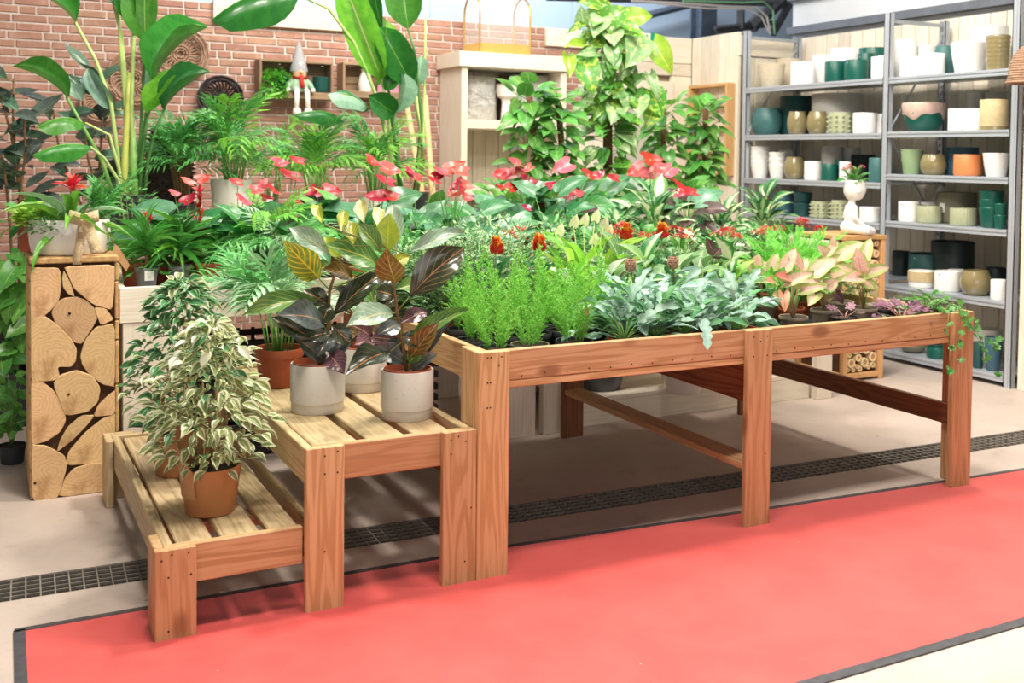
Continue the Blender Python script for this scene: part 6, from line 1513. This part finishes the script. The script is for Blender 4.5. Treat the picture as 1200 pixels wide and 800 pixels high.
# ================================================================== CREAM TABLE LEFT END
def dracaena(u, v, Y, label, s, r=.05):
    x = px(u, Y, .9); p = Plant('mini_dracaena', label, 'potted plant', (x, Y, CZL)); c = p.pot(r, r * .78, .11, M_GREYP, .014)
    top = W(u, v, Y); p.stem([c, top], .009, .008, S_BROWN, 7, 'trunk')
    p.rosette(top, 40, 'grass', G['drac'], (.16, .26), .06, (-10, 88), (0, .01), 18, seed=s, arch=.14)
    p.rosette(c, 16, 'maple5', G['ivy'], (.03, .045), 1., (-10, 50), (.03, .08), 20, S_OL, .0012, seed=s + 9, name='ivy_leaf')
    if s == 1: MB().box(-.02, .02, -.001, .001, -.022, .022).build('price_label', M_WHITE, p.o, loc=(.004, -r - .004, .075))
    p.done()
dracaena(172, 293, 1.82, 'mini dracaena with ivy at its foot in a labelled grey pot', 1); dracaena(211, 296, 1.84, 'mini dracaena with ivy at its foot in a grey pot beside terracotta pots', 2)
dracaena(262, 300, 1.95, 'mini dracaena rising behind the silvery palm', 3)
for u, Y, lb in ((152, 1.9, 'terracotta pot with small ivy beside the log pedestal'), (236, 1.88, 'terracotta pot with small ivy under the red guzmania')):
    p = Plant('potted_ivy', lb, 'potted plant', (px(u, Y, .87), Y, CZL)); c = p.pot(.068, .052, .125, M_TERRA, .018); p.rosette(c, 22, 'maple5', G['ivy'], (.03, .05), 1., (-10, 70), (.03, .09), 25, S_OL, .0012, seed=int(u)); p.done()
def guzmania(u, v, Y, label, s, big=False, z=CZL):
    q = W(u, v, Y); p = Plant('guzmania', label, 'flowering plant', (q[0], Y, z)); c = p.pot(.06, .046, .10, M_TERRA, .012); top = np.array((q[0], Y, q[2]))
    p.stem([c, top], .006, .005, S_DK)
    p.rosette(c + (0, 0, .02), 22, 'strap', [G['strel'], G['brom']], (.22, .34), .12, (20, 80), (0, .02), 25, seed=s, arch=.18)
    if big:
        for k in range(7): p.rosette(top + (0, 0, .035 * (k - 4)), 6, 'lance', [G['bract_dk'], G['bract']], (.04, .085 - .004 * k), .26, (40, 75), (0, .005), 0, seed=s + k, name='bract', az0=k)
    else: p.rosette(top + (0, 0, -.03), 14, 'lance', [G['bract'], G['bract_dk']], (.05, .08), .3, (50, 88), (0, .01), 0, seed=s, name='bract')
    p.done()
guzmania(174, 257, 2.0, 'guzmania with orange-red star bract above the mini dracaena', 1); guzmania(234, 245, 1.95, 'guzmania with tall crimson bract spike in front of the red anthurium', 2, True)
guzmania(303, 222, 2.2, 'guzmania with spread crimson bracts beside the round pink anthurium', 3)
for i, (u, Y, lb) in enumerate(((300, 1.85, 'broad green leafy plant under the round pink anthurium'), (345, 1.9, 'grassy striped plant behind the yellow-veined croton'), (190, 2.35, 'glossy dark leaves behind the mini dracaenas'), (250, 2.3, 'dark green leafy plant below the white palm pot'))):
    generic('spider_plant' if i == 1 else 'leafy_plant', u, Y, lb, 'grass' if i == 1 else 'ovate', [G['grassw'], G['drac']] if i == 1 else [G['anth'], G['strel_dk']], 34 if i == 1 else 20, (.2, .34) if i == 1 else (.14, .22), .05 if i == 1 else .42, (5, 85), (0, .02) if i == 1 else (.08, .22), 150 + i, z=CZL, zr=1.1)
palm('silvery parlour palm spilling over the cream table edge', (px(305, 1.82, .95), 1.82, CZL), (.07, .055, .11, M_TERRA, .012), 20, (.18, .29), [G['palm_gy'], G['palm']], 18, el=(-10, 50), lean=(-.15, -.45, -.05), frk=dict(n=10, ll=.5, lw=.062, droop=.5), spread=.04, stemh=(.03, .14))
palm('fresh green feathery palm behind the yellow-veined croton', (px(325, 1.78, .95), 1.8, CZL), (.07, .055, .11, M_TERRA, .012), 16, (.2, .28), [G['fern'], G['palm_lt']], 19, el=(0, 60), lean=(0, -.2, .0), frk=dict(n=15, ll=.3, lw=.05), spread=.04)
shrub(170, 2.35, 'light green fine-leaved shrub beside the strelitzia stems', 'shrub', 160, .16, .42, 500, (.03, .05), .45, z=CZL)

# ================================================================== BACK BENCH: PALMS
BZ = 1.0605
def backpalm(u, label, potspec, n, L, s, mats, Y=3.0, **k): palm(label, (px(u, Y, 1.3), Y, BZ), potspec, n, L, mats, s, (2, 78), **k)
backpalm(271, 'bushy parlour palm in a tall square-shouldered white pot by the bricks', (.118, .095, .30, M_WPLAST, 0), 38, (.22, .34), 1, [G['palm'], G['palm'], G['palm_lt']], frk=dict(n=10, ll=.5, lw=.06, droop=.55), spread=.06, stemh=(.08, .30))
backpalm(212, 'small dense parlour palm with fine leaves beside the dark woven basket', (.09, .07, .16, M_BLACKP, .01), 40, (.18, .28), 2, [G['palm']], frk=dict(n=10, ll=.5, lw=.06, droop=.5), spread=.02, stemh=(.2, .34), smat=S_BROWN)
backpalm(370, 'parlour palm in a dark pot under the gnome crate', (.09, .07, .20, M_BLACKP, .01), 34, (.2, .31), 3, [G['palm'], G['palm_lt']], frk=dict(n=10, ll=.5, lw=.06, droop=.55), spread=.05, stemh=(.10, .28))
backpalm(440, 'parlour palm in a white pot behind the grey-green anthurium', (.10, .085, .20, M_WPLAST, 0), 34, (.2, .31), 4, [G['palm'], G['palm_lt']], frk=dict(n=10, ll=.5, lw=.06, droop=.55), spread=.05, stemh=(.10, .28))
backpalm(318, 'light green feathery palm reaching up beside the white palm pot', (.08, .06, .14, M_TERRA, .01), 14, (.2, .30), 5, [G['palm_lt'], G['palm']], frk=dict(n=12, ll=.45, lw=.05, droop=.5), spread=.03, stemh=(.12, .28), Y=3.25)

# ================================================================== STRELITZIAS
def strel(label, base, Yc, petioles, leaves, pot):
    p = Plant('strelitzia', label, 'potted plant', base); c = p.pot(*pot)
    for pts, r, m in petioles: p.stem([W(u, v, Yc + dy) for u, v, dy in pts], r, r * .55, m, 8, 'petiole')
    for b, t_, w, mt, arch, fold, hint in leaves:
        B = W(b[0], b[1], Yc + b[2]); T = W(t_[0], t_[1], Yc + t_[2]); p.leaf(B, T, w * .8 * depth(B) / FPX, 'paddle', G[mt], arch, fold * 1.7, unit(np.array(hint, float)), wave=.03, var=len(p.o.children) % 3)
    # sheathing base
    return p
TC = tuple(TOCAM); UPC = tuple(unit(TOCAM + np.array((0, 0, .8)))); SIDE = tuple(unit(TOCAM + np.array((.8, 0, .3)))); SIDL = tuple(unit(TOCAM + np.array((-.8, 0, .3))))
Ys = 2.9
bs_ = W(153, 265, Ys)
p = strel('tall strelitzia with arching stems in front of the tan wicker trays', (bs_[0], Ys, BZ), Ys,
  [([(148, 262, 0), (130, 120, 0), (112, 70, .02), (88, 26, .05)], .014, S_LT), ([(142, 255, 0), (118, 185, -.02), (97, 148, -.05), (78, 113, -.05)], .013, S_GREEN), ([(145, 262, 0), (140, 200, -.08), (128, 158, -.12), (100, 144, -.15)], .011, S_LT),
   ([(148, 265, 0), (138, 210, -.1), (122, 185, -.15), (106, 172, -.2)], .011, S_LT), ([(160, 262, 0), (165, 160, 0), (168, 90, 0), (171, 48, 0)], .012, S_DK), ([(152, 262, 0), (147, 120, .02), (141, 50, .02), (139, 8, .02)], .014, S_LT), ([(155, 262, 0), (150, 130, .03), (142, 40, .03), (131, -5, .03)], .014, S_LT),
   ([(157, 262, 0), (154, 120, -.01), (157, 40, -.01), (158, 30, -.01)], .014, S_LT), ([(162, 262, 0), (166, 190, -.03), (172, 140, -.05), (176, 128, -.05)], .012, S_DK), ([(166, 262, 0), (173, 190, -.05), (183, 150, -.1), (194, 126, -.1)], .011, S_DK), ([(162, 262, 0), (168, 165, -.02), (174, 110, -.04), (180, 96, -.05)], .012, S_DK),
   ([(150, 262, 0), (148, 200, .0), (146, 130, .03), (136, 128, .05)], .01, S_LT), ([(145, 268, -.01), (146, 190, -.01), (150, 120, 0), (152, 85, 0)], .022, flat('yellow_green_sheath', '#c3c866', .5)), ([(158, 268, -.01), (157, 200, 0), (155, 150, 0)], .030, S_GREEN)],
  [((88, 26, .05), (28, -12, .0), 40, 'strel', .16, .5, SIDE), ((79, 115, -.05), (15, 78, -.1), 26, 'strel', .14, .4, UPC), ((98, 144, -.15), (43, 150, -.25), 34, 'strel', .2, -.25, UPC), ((107, 172, -.2), (39, 181, -.3), 26, 'strel', .14, -.3, UPC),
   ((171, 50, 0), (172, -45, .0), 52, 'strel', .06, .25, TC), ((139, 10, .02), (141, -50, .05), 34, 'strel_gy', .1, .3, TC), ((131, -5, .03), (110, -60, .05), 40, 'strel', .1, .3, TC), ((180, 97, -.05), (244, 32, -.1), 44, 'strel', .14, .45, SIDL), ((172, 133, -.05), (216, 87, -.12), 26, 'strel_lt', -.1, .5, SIDL), ((192, 128, -.1), (246, 84, -.18), 34, 'strel_dk', .1, .4, UPC),
   ((137, 130, .05), (103, 80, .08), 24, 'strel_gy', .12, .3, TC), ((182, 110, .0), (176, 80, .05), 24, 'strel_gy', .08, .2, TC), ((96, 118, .05), (84, 100, .1), 22, 'strel_gy', .1, .3, UPC), ((156, 30, .02), (150, -30, .06), 30, 'strel', .1, .3, TC)], (.13, .10, .22, M_BLACKP, .012)); p.done()
Yr = 2.95; br_ = W(474, 262, Yr)
p = strel('tall strelitzia with broad upright leaves beside the cream shelf unit', (br_[0], Yr, BZ), Yr,
  [([(472, 265, 0), (456, 170, 0), (438, 105, -.02), (415, 50, -.08), (385, 10, -.12), (350, -6, -.15)], .014, S_LT), ([(474, 265, 0), (466, 190, 0), (462, 132, 0)], .022, S_DK), ([(474, 265, 0), (460, 170, .02), (451, 112, .02), (447, 92, .02)], .013, S_LT), ([(476, 265, 0), (460, 150, .03), (454, 92, .03), (449, 34, .03)], .012, S_DK),
   ([(480, 265, 0), (497, 190, .0), (491, 145, 0), (482, 97, -.02)], .012, S_OL), ([(482, 265, 0), (494, 140, .03), (486, 60, .03), (478, 33, .03)], .012, S_DK), ([(484, 265, 0), (496, 170, .05), (498, 60, .05), (499, 14, .05)], .011, S_LT), ([(482, 265, 0), (493, 160, .02), (488, 110, .02)], .01, S_LT)],
  [((350, -6, -.15), (249, 22, -.25), 46, 'strel_dk', .16, -.35, UPC), ((447, 93, .02), (402, -25, .02), 50, 'strel_lt', .06, .25, TC), ((449, 36, .03), (438, -30, .05), 42, 'strel_dk', .08, .3, SIDL), ((482, 98, -.02), (446, 32, -.05), 50, 'strel_dk', .08, .15, TC), ((478, 33, .03), (469, -40, .03), 54, 'strel', .05, .25, TC),
   ((462, 133, -.01), (432, 112, -.08), 36, 'strel_dk', .1, .2, TC), ((462, 132, 0), (468, 83, -.02), 24, 'strel_gy', .08, .5, SIDE), ((452, 106, .0), (466, 86, -.02), 22, 'strel_dk', .1, .2, TC), ((430, 126, -.05), (384, 112, -.12), 30, 'strel_gy', .16, -.2, UPC), ((402, 142, -.05), (345, 134, -.15), 26, 'strel_dk', .16, -.2, UPC), ((432, 128, -.04), (392, 108, -.02), 30, 'strel_dk', .16, -.2, UPC),
   ((490, 100, .05), (494, 66, .05), 26, 'strel_gy', .06, .2, TC), ((440, 100, .05), (448, 20, .05), 30, 'strel_lt', .05, .3, SIDE)], (.13, .10, .22, M_BLACKP, .012)); p.done()
# drooping long leaf between the anthuriums
# ================================================================== RUBBER PLANTS
def rubber(label, x, Y, stems, seed, mats, L=(.16, .24), n=9):
    p = Plant('rubber_plant', label, 'potted plant', (x, Y, .0)); c = p.pot(.15, .12, .30, M_BLACKP, .015); rr = random.Random(seed)
    for st in stems:
        q = [np.array(c)] + [W(u, v, Y + dy) for u, v, dy in st]; p.stem(q, .010, .006, S_BROWN, 6)
        for i in range(n):
            a = 1 + (len(q) - 1.001 - 1) * (i + .6) / n; k = int(a); b = q[k] + (q[k + 1] - q[k]) * (a - k) if k + 1 < len(q) else q[-1]
            az = i * 2.4 + rr.uniform(-.4, .4); e = math.radians(rr.uniform(-15, 40) + 35 * (i == n - 1)); d = updir(az, e); l = rr.uniform(*L); b2 = b + d * .04
            p.stem([b, b2], .003, .003, S_OL); p.leaf(b2, b2 + d * l, l * .48, 'rubber', mats[rr.randrange(len(mats))], -.05 if rr.random() < .5 else .1, .2, unit(updir(az, e + 1.57) + TOCAM * .7), var=rr.randrange(2))
    p.done()
rubber('rubber plant with dark green leaves at the brick wall behind the strelitzia', W(108, 250, 3.7)[0], 3.7, [[(112, 240, 0), (118, 180, 0), (121, 120, 0), (110, 85, 0)], [(95, 240, 0), (70, 180, .05), (62, 130, .05), (64, 150, .05)], [(120, 240, 0), (104, 190, -.05), (98, 150, -.05)], [(150, 240, 0), (135, 190, .05), (112, 110, .05)]], 1, [G['rubber'], G['rubber'], G['rubber_dk']], (.17, .25), 10)
rubber('dark purplish rubber plant beside the bricks next to the log pedestal', W(22, 250, 3.2)[0], 3.2, [[(25, 240, 0), (14, 160, 0), (3, 120, 0), (-2, 105, 0)], [(30, 240, 0), (18, 190, .05), (15, 130, .05), (16, 92, .05)], [(22, 240, 0), (30, 180, -.05), (28, 130, -.05)], [(10, 240, 0), (4, 190, 0), (-8, 150, 0)]], 2, [G['rubber_dk'], G['rubber_dk'], G['rubber']], (.16, .24), 10)
# pothos leaves and low shelf left of the log pedestal
sh = empty('low_shelf', (-.1, 3.3, 0), 'low wooden shelf behind the log pedestal carrying a pothos', 'shelf')
block('board', -.6, .42, 3.1, 3.6, .38, .42, TAN[0], sh)
for x in (-.55, .34): block('leg', x, x + .06, 3.12, 3.58, 0, .379, DARKW[2], sh)
p = Plant('pothos', 'green pothos cascading from the low shelf behind the log pedestal', 'potted plant', (W(10, 400, 3.3)[0] + .02, 3.28, .4205)); c = p.pot(.10, .08, .16, M_BLACKP, .012); rr = random.Random(4)
for i in range(46):
    u, v = rr.uniform(-10, 34), rr.uniform(295, 420); b = W(u, v, 3.1 + rr.uniform(-.15, .12)); az = rr.uniform(3.2, 6.2); l = rr.uniform(.10, .17); p.leaf(b, b + updir(az, rr.uniform(-1.2, .1)) * l, l * .7, 'heart', G['pothos'], .08, .12, unit(TOCAM + np.array((rr.uniform(-.4, .4), 0, .4)))); p.stem([c, b], .003, .002, S_GREEN)
p.done()
p = Plant('floor_pothos', 'small leafy green plant standing on the floor behind the log pedestal', 'potted plant', (W(15, 510, 2.25)[0], 2.35, 0)); c = p.pot(.06, .05, .09, M_BLACKP, .01); rr = random.Random(6)
for i in range(46):
    u, v = rr.uniform(-6, 27), rr.uniform(435, 508); b = W(u, v, 2.3 + rr.uniform(-.1, .1)); az = rr.uniform(0, 6.2); l = rr.uniform(.05, .09); p.leaf(b, b + updir(az, rr.uniform(-1., .3)) * l, l * .55, 'ovate', G['pothos'], .08, .15, unit(TOCAM + np.array((rr.uniform(-.4, .4), 0, .5)))); p.stem([c, (c + b) / 2 + (0, 0, .06), b], .002, .0015, S_GREEN)
p.done()

# ================================================================== POTHOS POLES
def pole_pothos(u, vt, label, seed, Y=3.0, z=1.0105, n=34, L=(.09, .14), R_=.07, mats=('pothos',), potm=None, h=.14):
    t_ = W(u, vt, Y); p = Plant('pole_pothos', label, 'potted plant', (t_[0], Y, z)); c = p.pot(.085, .07, h, potm or M_TERRA, .014); rr = random.Random(seed)
    p.stem([c + (0, 0, -.02), (t_[0], Y, t_[2])], .022, .022, S_COIR, 10, 'coir_pole')
    H = t_[2] - c[2]
    for i in range(n):
        a = (i + .5) / n; b = np.array((t_[0], Y, c[2] + H * (a * 1.05))); az = i * 2.39996 + rr.uniform(-.4, .4); q = rr.uniform(.5, 1.2) * R_
        b0 = b + updir(az, .1) * .02; b1 = b + updir(az, .4) * q; l = rr.uniform(*L); e = rr.uniform(-1.1, -.1) + (.9 if a > .88 else 0); d = updir(az + rr.uniform(-.5, .5), e)
        p.stem([b0, b1], .0025, .002, S_GREEN); p.leaf(b1, b1 + d * l, l * .72, 'heart', G[mats[rr.randrange(len(mats))]], .1, .12, unit(updir(az, e + 1.57) + TOCAM * .55), wave=.02, var=rr.randrange(2))
    p.done()
pole_pothos(620, 112, 'pothos climbing a coir pole in front of the cream shelf unit', 1, 2.95, n=84, L=(.10, .16), R_=.12)
pole_pothos(654, 120, 'pothos climbing a shorter dark pole beside the first pothos pole', 2, 2.9, n=84, L=(.10, .16), R_=.12)
pole_pothos(778, 128, 'bushy pothos on a pole before the door beside the golden pothos', 3, 3.2, n=76, L=(.10, .15), R_=.12)
pole_pothos(827, 128, 'pothos on a coir pole in a white pot by the wooden wall box', 4, 3.15, n=80, L=(.10, .16), R_=.11, potm=M_WPLAST, h=.26)
for i, (u, Y, lb) in enumerate(((640, 2.75, 'low pothos filling the foot of the two pothos poles'), (735, 2.7, 'low pothos with pale leaves under the golden pothos'), (800, 2.75, 'low pothos beside the white pot before the plank wall'), (680, 2.7, 'low dark pothos between pole and golden pothos'), (590, 2.75, 'low pothos in front of the cream shelf unit'))):
    generic('pothos', u, Y, lb, 'heart', [G['pothos'], G['goldgy']] if i == 1 else [G['pothos']], 34, (.1, .16), .72, (-10, 80), (.08, .24), 170 + i, z=CZR if Y < 2.79 else 1.0105, zr=1.2, rise=.12)
# the big golden pothos
Yp = 3.0; bt = W(712, 262, Yp)
p = Plant('golden_pothos', 'very tall golden pothos climbing a pole with huge yellow-green leaves', 'potted plant', (bt[0], Yp, 1.0105)); c = p.pot(.12, .10, .2, M_WPLAST, 0)
p.stem([c, W(712, 20, Yp)], .035, .03, S_COIR, 10, 'moss_pole')
def PQ(a, b): return 660 + a / 5.333, b / 5.333
big = [((270, 60), (80, 15), 90, 'golden', .0), ((130, 160), (110, 30), 85, 'goldgy', -.1), ((160, 150), (20, 215), 50, 'golden', -.1), ((170, 120), (280, 30), 90, 'goldgy', 0), ((250, 150), (420, 50), 130, 'golden', -.15), ((390, 120), (560, 100), 110, 'gold_y', -.1), ((240, 110), (190, 240), 110, 'goldgy', -.15), ((300, 180), (320, 290), 120, 'goldgy', -.2), ((400, 140), (350, 260), 100, 'golden', -.12),
       ((470, 240), (390, 430), 150, 'goldgy', -.22), ((240, 250), (150, 300), 70, 'golden', -.1), ((130, 280), (0, 300), 60, 'gold_y', -.15), ((30, 350), (40, 490), 70, 'gold_y', -.18), ((210, 330), (75, 345), 60, 'goldgy', -.15), ((130, 380), (190, 600), 130, 'golden', -.2), ((560, 270), (680, 470), 120, 'gold_y', -.12), ((540, 280), (600, 380), 50, 'goldgy', -.1), ((280, 310), (250, 420), 60, 'goldgy', -.1),
       ((330, 350), (280, 470), 70, 'golden', -.1), ((400, 430), (340, 510), 60, 'goldgy', -.12), ((470, 460), (450, 540), 60, 'pothos', -.14), ((540, 470), (600, 640), 60, 'goldgy', -.15), ((540, 560), (620, 740), 120, 'golden', -.12), ((560, 680), (520, 800), 110, 'golden', -.1), ((370, 560), (310, 620), 90, 'pothos', -.14), ((480, 610), (470, 740), 95, 'goldgy', -.2), ((340, 660), (300, 780), 110, 'goldgy', -.2),
       ((230, 620), (190, 760), 70, 'golden', -.1), ((210, 650), (100, 630), 45, 'goldgy', -.1), ((450, 560), (420, 640), 80, 'pothos', -.1), ((260, 560), (240, 640), 60, 'pothos', -.05), ((240, 760), (210, 820), 70, 'golden', -.1), ((420, 200), (500, 190), 60, 'golden', -.1)]
rr = random.Random(8)
for b, t_, w, m, dy in big:
    B = W(*PQ(*b), Yp + dy * .5); T = W(*PQ(*t_), Yp + dy); a = W(712, max(15, PQ(*b)[1] + 10), Yp); p.stem([a, (a + B) / 2 + (0, 0, .03), B], .004, .003, S_LT)
    p.leaf(B, T, w / 5.333 * depth(B) / FPX * 1.3, 'heart', G[m], .1, .15, unit(TOCAM + np.array((rr.uniform(-.35, .35), 0, rr.uniform(0, .5)))), wave=.03, var=rr.randrange(3))
for i in range(170):
    v = rr.uniform(30, 255); a = W(712, v, Yp); az = rr.uniform(2.6, 6.8); q = rr.uniform(.05, .17); b = a + updir(az, .2) * q; l = rr.uniform(.09, .16); d = updir(az + rr.uniform(-.6, .6), rr.uniform(-1.3, -.1))
    p.stem([a + updir(az, 0) * .03, b], .0025, .002, S_GREEN); p.leaf(b, b + d * l, l * .72, 'heart', G[('pothos', 'golden', 'pothos', 'goldgy')[rr.randrange(4)]], .1, .12, unit(updir(az, 1.) + TOCAM * .8), var=rr.randrange(2))
p.done()

# ================================================================== WHITE PLANTER ON THE LOG PEDESTAL
wp0 = W(33, 290, 1.80)[0]; wp1 = W(131, 290, 1.80)[0]; cx = (wp0 + wp1) / 2; hw = (wp1 - wp0) / 2
p = Plant('oval_planter', 'white oval ceramic planter arrangement with burlap bow on the log pedestal', 'planter', (cx, 1.84, LTOP)); hh = .155
me = lathe_me('bowl', [(.001, 0), (.86, 0), (.93, .012), (.975, .05), (1.0, hh * .6), (.985, hh - .012), (.97, hh), (.93, hh), (.935, hh - .02), (.9, hh * .8), (.001, hh * .78)], M_WCER, 40, 1, 1, None, 'planter')
p.part('bowl', me, sc=(hw, .135, 1)); p.part('soil', lathe_me('soil', [(.001, 0), (.9, 0), (.9, .006), (.001, .014)], M_SOIL, 24, 1, 1, None, 'pl'), (0, 0, hh * .82), sc=(hw, .13, 1))
top = p.p + (0, 0, hh * .86)
bc = W(83, 268, 1.82)
p.rosette(bc + (0, 0, -.03), 22, 'strap', [G['brom'], G['brom_gy'], G['brom']], (.2, .34), .13, (5, 75), (0, .01), 22, seed=2, arch=.2, name='bromeliad_leaf')
p.rosette(W(84, 222, 1.82), 20, 'lance', [G['bract']], (.06, .10), .3, (5, 75), (0, .005), 5, seed=3, name='bract'); p.stem([bc, W(84, 224, 1.82)], .008, .007, S_GREEN)
v_, f_, uv_ = mass('ovate', 420, dome((0, 0, .0), .1, .08, .3), (.018, .032), .8, 5); tag(p.part('fittonia_foliage', mesh('fittonia_foliage', v_, f_, G['shrubv'], uv_), W(60, 272, 1.8) - p.p), kind='stuff')
v_, f_, uv_ = mass('ovate', 160, dome((0, 0, .0), .07, .08, .3), (.03, .045), .8, 6); tag(p.part('moss_foliage', mesh('moss_foliage', v_, f_, G['lime'], uv_), W(38, 262, 1.84) - p.p), kind='stuff')
rr = random.Random(2); fc = W(118, 262, 1.86)
for i in range(16):
    az = i * 2.4; e = math.radians(rr.uniform(25, 85)); l = rr.uniform(.12, .22); b = fc + (rr.uniform(-.02, .02), rr.uniform(-.02, .02), 0); d = updir(az, e)
    link('frond', frond_me(G['palm'], i % 4, n=14, ll=.3, lw=.06), p.o, M=frame(b - p.p, b + d * l - p.p, l, unit(updir(az, e + 1.57) + TOCAM * .4)))
M_BURLAP = flat('burlap_ribbon', '#d6bd96', .95, 0, .2, 160, .6)
def ribbon(pts, wdir, name='ribbon'):
    m = MB(); v_ = []; wd = np.asarray(wdir, float)
    for q in pts: v_ += [np.asarray(q) - wd / 2 - p.p, np.asarray(q) + wd / 2 - p.p]
    m.add(v_, [(2 * i, 2 * i + 1, 2 * i + 3, 2 * i + 2) for i in range(len(pts) - 1)]); o = m.build(name, M_BURLAP, p.o, smooth=True)
    o.modifiers.new('t', 'SOLIDIFY').thickness = .0015
bw = W(98, 258, 1.672)
for sx, wd in ((-1, (.012, -.01, .052)), (1, (-.006, -.01, .05))):
    ribbon([bw + (sx * .03 * (1 - math.cos(a)), -.024 * math.sin(a) * sx, .010 * (1 - math.cos(a))) for a in [2 * math.pi * k / 14 for k in range(15)]], wd, 'bow_loop')
ribbon([bw + (.008 * math.sin(k), -.012 * math.cos(k), 0) for k in [math.pi * j / 5 for j in range(11)]], (0, 0, .04), 'bow_knot')
ribbon([bw + (-.006 - .002 * k, -.004 - .003 * math.sin(k), -.012 - .0165 * k) for k in range(12)], (.036, .004, 0), 'bow_tail')
ribbon([bw + (.014 + .0035 * k, -.003 - .003 * math.sin(k + 1), -.01 - .0125 * k) for k in range(12)], (.045, .01, .01), 'bow_tail')
MB().box(-.011, .011, -.0005, .0005, -.015, .015).build('printed_mark', flat('brown_stamp', '#8d6f52', .9), p.o, loc=tuple(bw + (-.014, -.0115, -.066) - p.p))
tg = [W(133, 285, 1.72), W(139, 289, 1.71), W(152, 310, 1.70), W(148, 318, 1.70), W(141, 308, 1.70), W(133, 296, 1.71)]
m = MB(); m.add([t_ - p.p for t_ in tg], [tuple(range(6))]); o = m.build('paper_tag', flat('kraft_tag', '#b98f63', .8), p.o); o.modifiers.new('t', 'SOLIDIFY').thickness = .002
p.stem([W(124, 268, 1.72), W(131, 280, 1.71), W(134, 288, 1.71)], .0015, .0015, S_BROWN, 5, 'string'); p.done()
# small terracotta pot with lime plant behind the planter
p = Plant('potted_peperomia', 'lime green leafy plant in a terracotta pot behind the white planter', 'potted plant', (W(30, 290, 2.0)[0] + .02, 2.0, LTOP)); c = p.pot(.055, .045, .14, M_TERRA, .015)
p.rosette(c, 26, 'ovate', [G['lime'], G['strel']], (.05, .09), .75, (-20, 80), (.03, .1), 25, S_GREEN, seed=8); p.done()

# trailing plant in the gnome crate
q = W(331, 106, 4.99); p = Plant('string_of_hearts', 'trailing light green creeper in a dark pot on the gnome crate', 'potted plant', (q[0], 4.99, gx[2] + .001)); c = p.pot(.055, .05, .125, M_TEALP, 0)
v_, f_, uv_ = mass('ovate', 420, dome((-.06, -.03, -.02), .12, .09, .2), (.018, .03), .8, 9); tag(p.part('foliage', mesh('foliage', v_, f_, G['fern'], uv_), c - p.p), kind='stuff')
def fall(rr):
    a = rr.uniform(-.19, .02); return (a, -.09 + rr.uniform(-.02, .02), -.16 * rr.random() ** .8 - .0), rr.uniform(3.2, 6.2), rr.uniform(-1, 0)
v_, f_, uv_ = mass('ovate', 320, fall, (.018, .03), .8, 10); tag(p.part('trailing_foliage', mesh('trailing_foliage', v_, f_, G['fern'], uv_), c - p.p), kind='stuff'); p.done()
# kalanchoe growing in the figure planter head
p = Plant('kalanchoe', 'pink flowering kalanchoe growing from the head of the white figure', 'flowering plant', (5.45, 2.12, 1.346)); c = p.p + (0, 0, .02); rr = random.Random(3)
p.part('soil', lathe_me('soil', [(.001, 0), (.057, 0), (.057, .02), (.001, .024)], M_SOIL, 16))
p.rosette(c, 34, 'ovate', [G['strel'], G['shrub']], (.04, .07), .65, (0, 80), (.02, .08), 15, S_GREEN, seed=3)
for k in range(6):
    t_ = c + (rr.uniform(-.08, .08), rr.uniform(-.06, .04), rr.uniform(.08, .12)); p.stem([c, t_], .002, .002, S_GREEN); v_, f_, uv_ = mass('ovate', 40, dome((0, 0, -.01), .022, .018, .5), (.008, .014), .8, 60 + k); p.part('flower_cluster', mesh('flower_cluster', v_, f_, G['kal_p'], uv_), t_ - p.p)
p.done()
# wooden rustic sticks beside the shelf unit
for (a, b, lb) in (((498, 112), (505, 200), 'pale peeled stick leaning by the brick wall beside the shelf unit'), ((476, 118), (490, 200), 'pale peeled stick leaning behind the strelitzia stems')):
    A = W(*a, 4.6); B = W(b[0], b[1], 4.5); d = (B - A) / abs(B[2] - A[2]); B = A + d * A[2]; B[2] = .001; o = MB().tube([B, A], .028, .022, 7).build('wooden_stick', flat('peeled_wood', '#d9b486', .7, 0, .1, 20), smooth=True); tag(o, lb, 'stick')
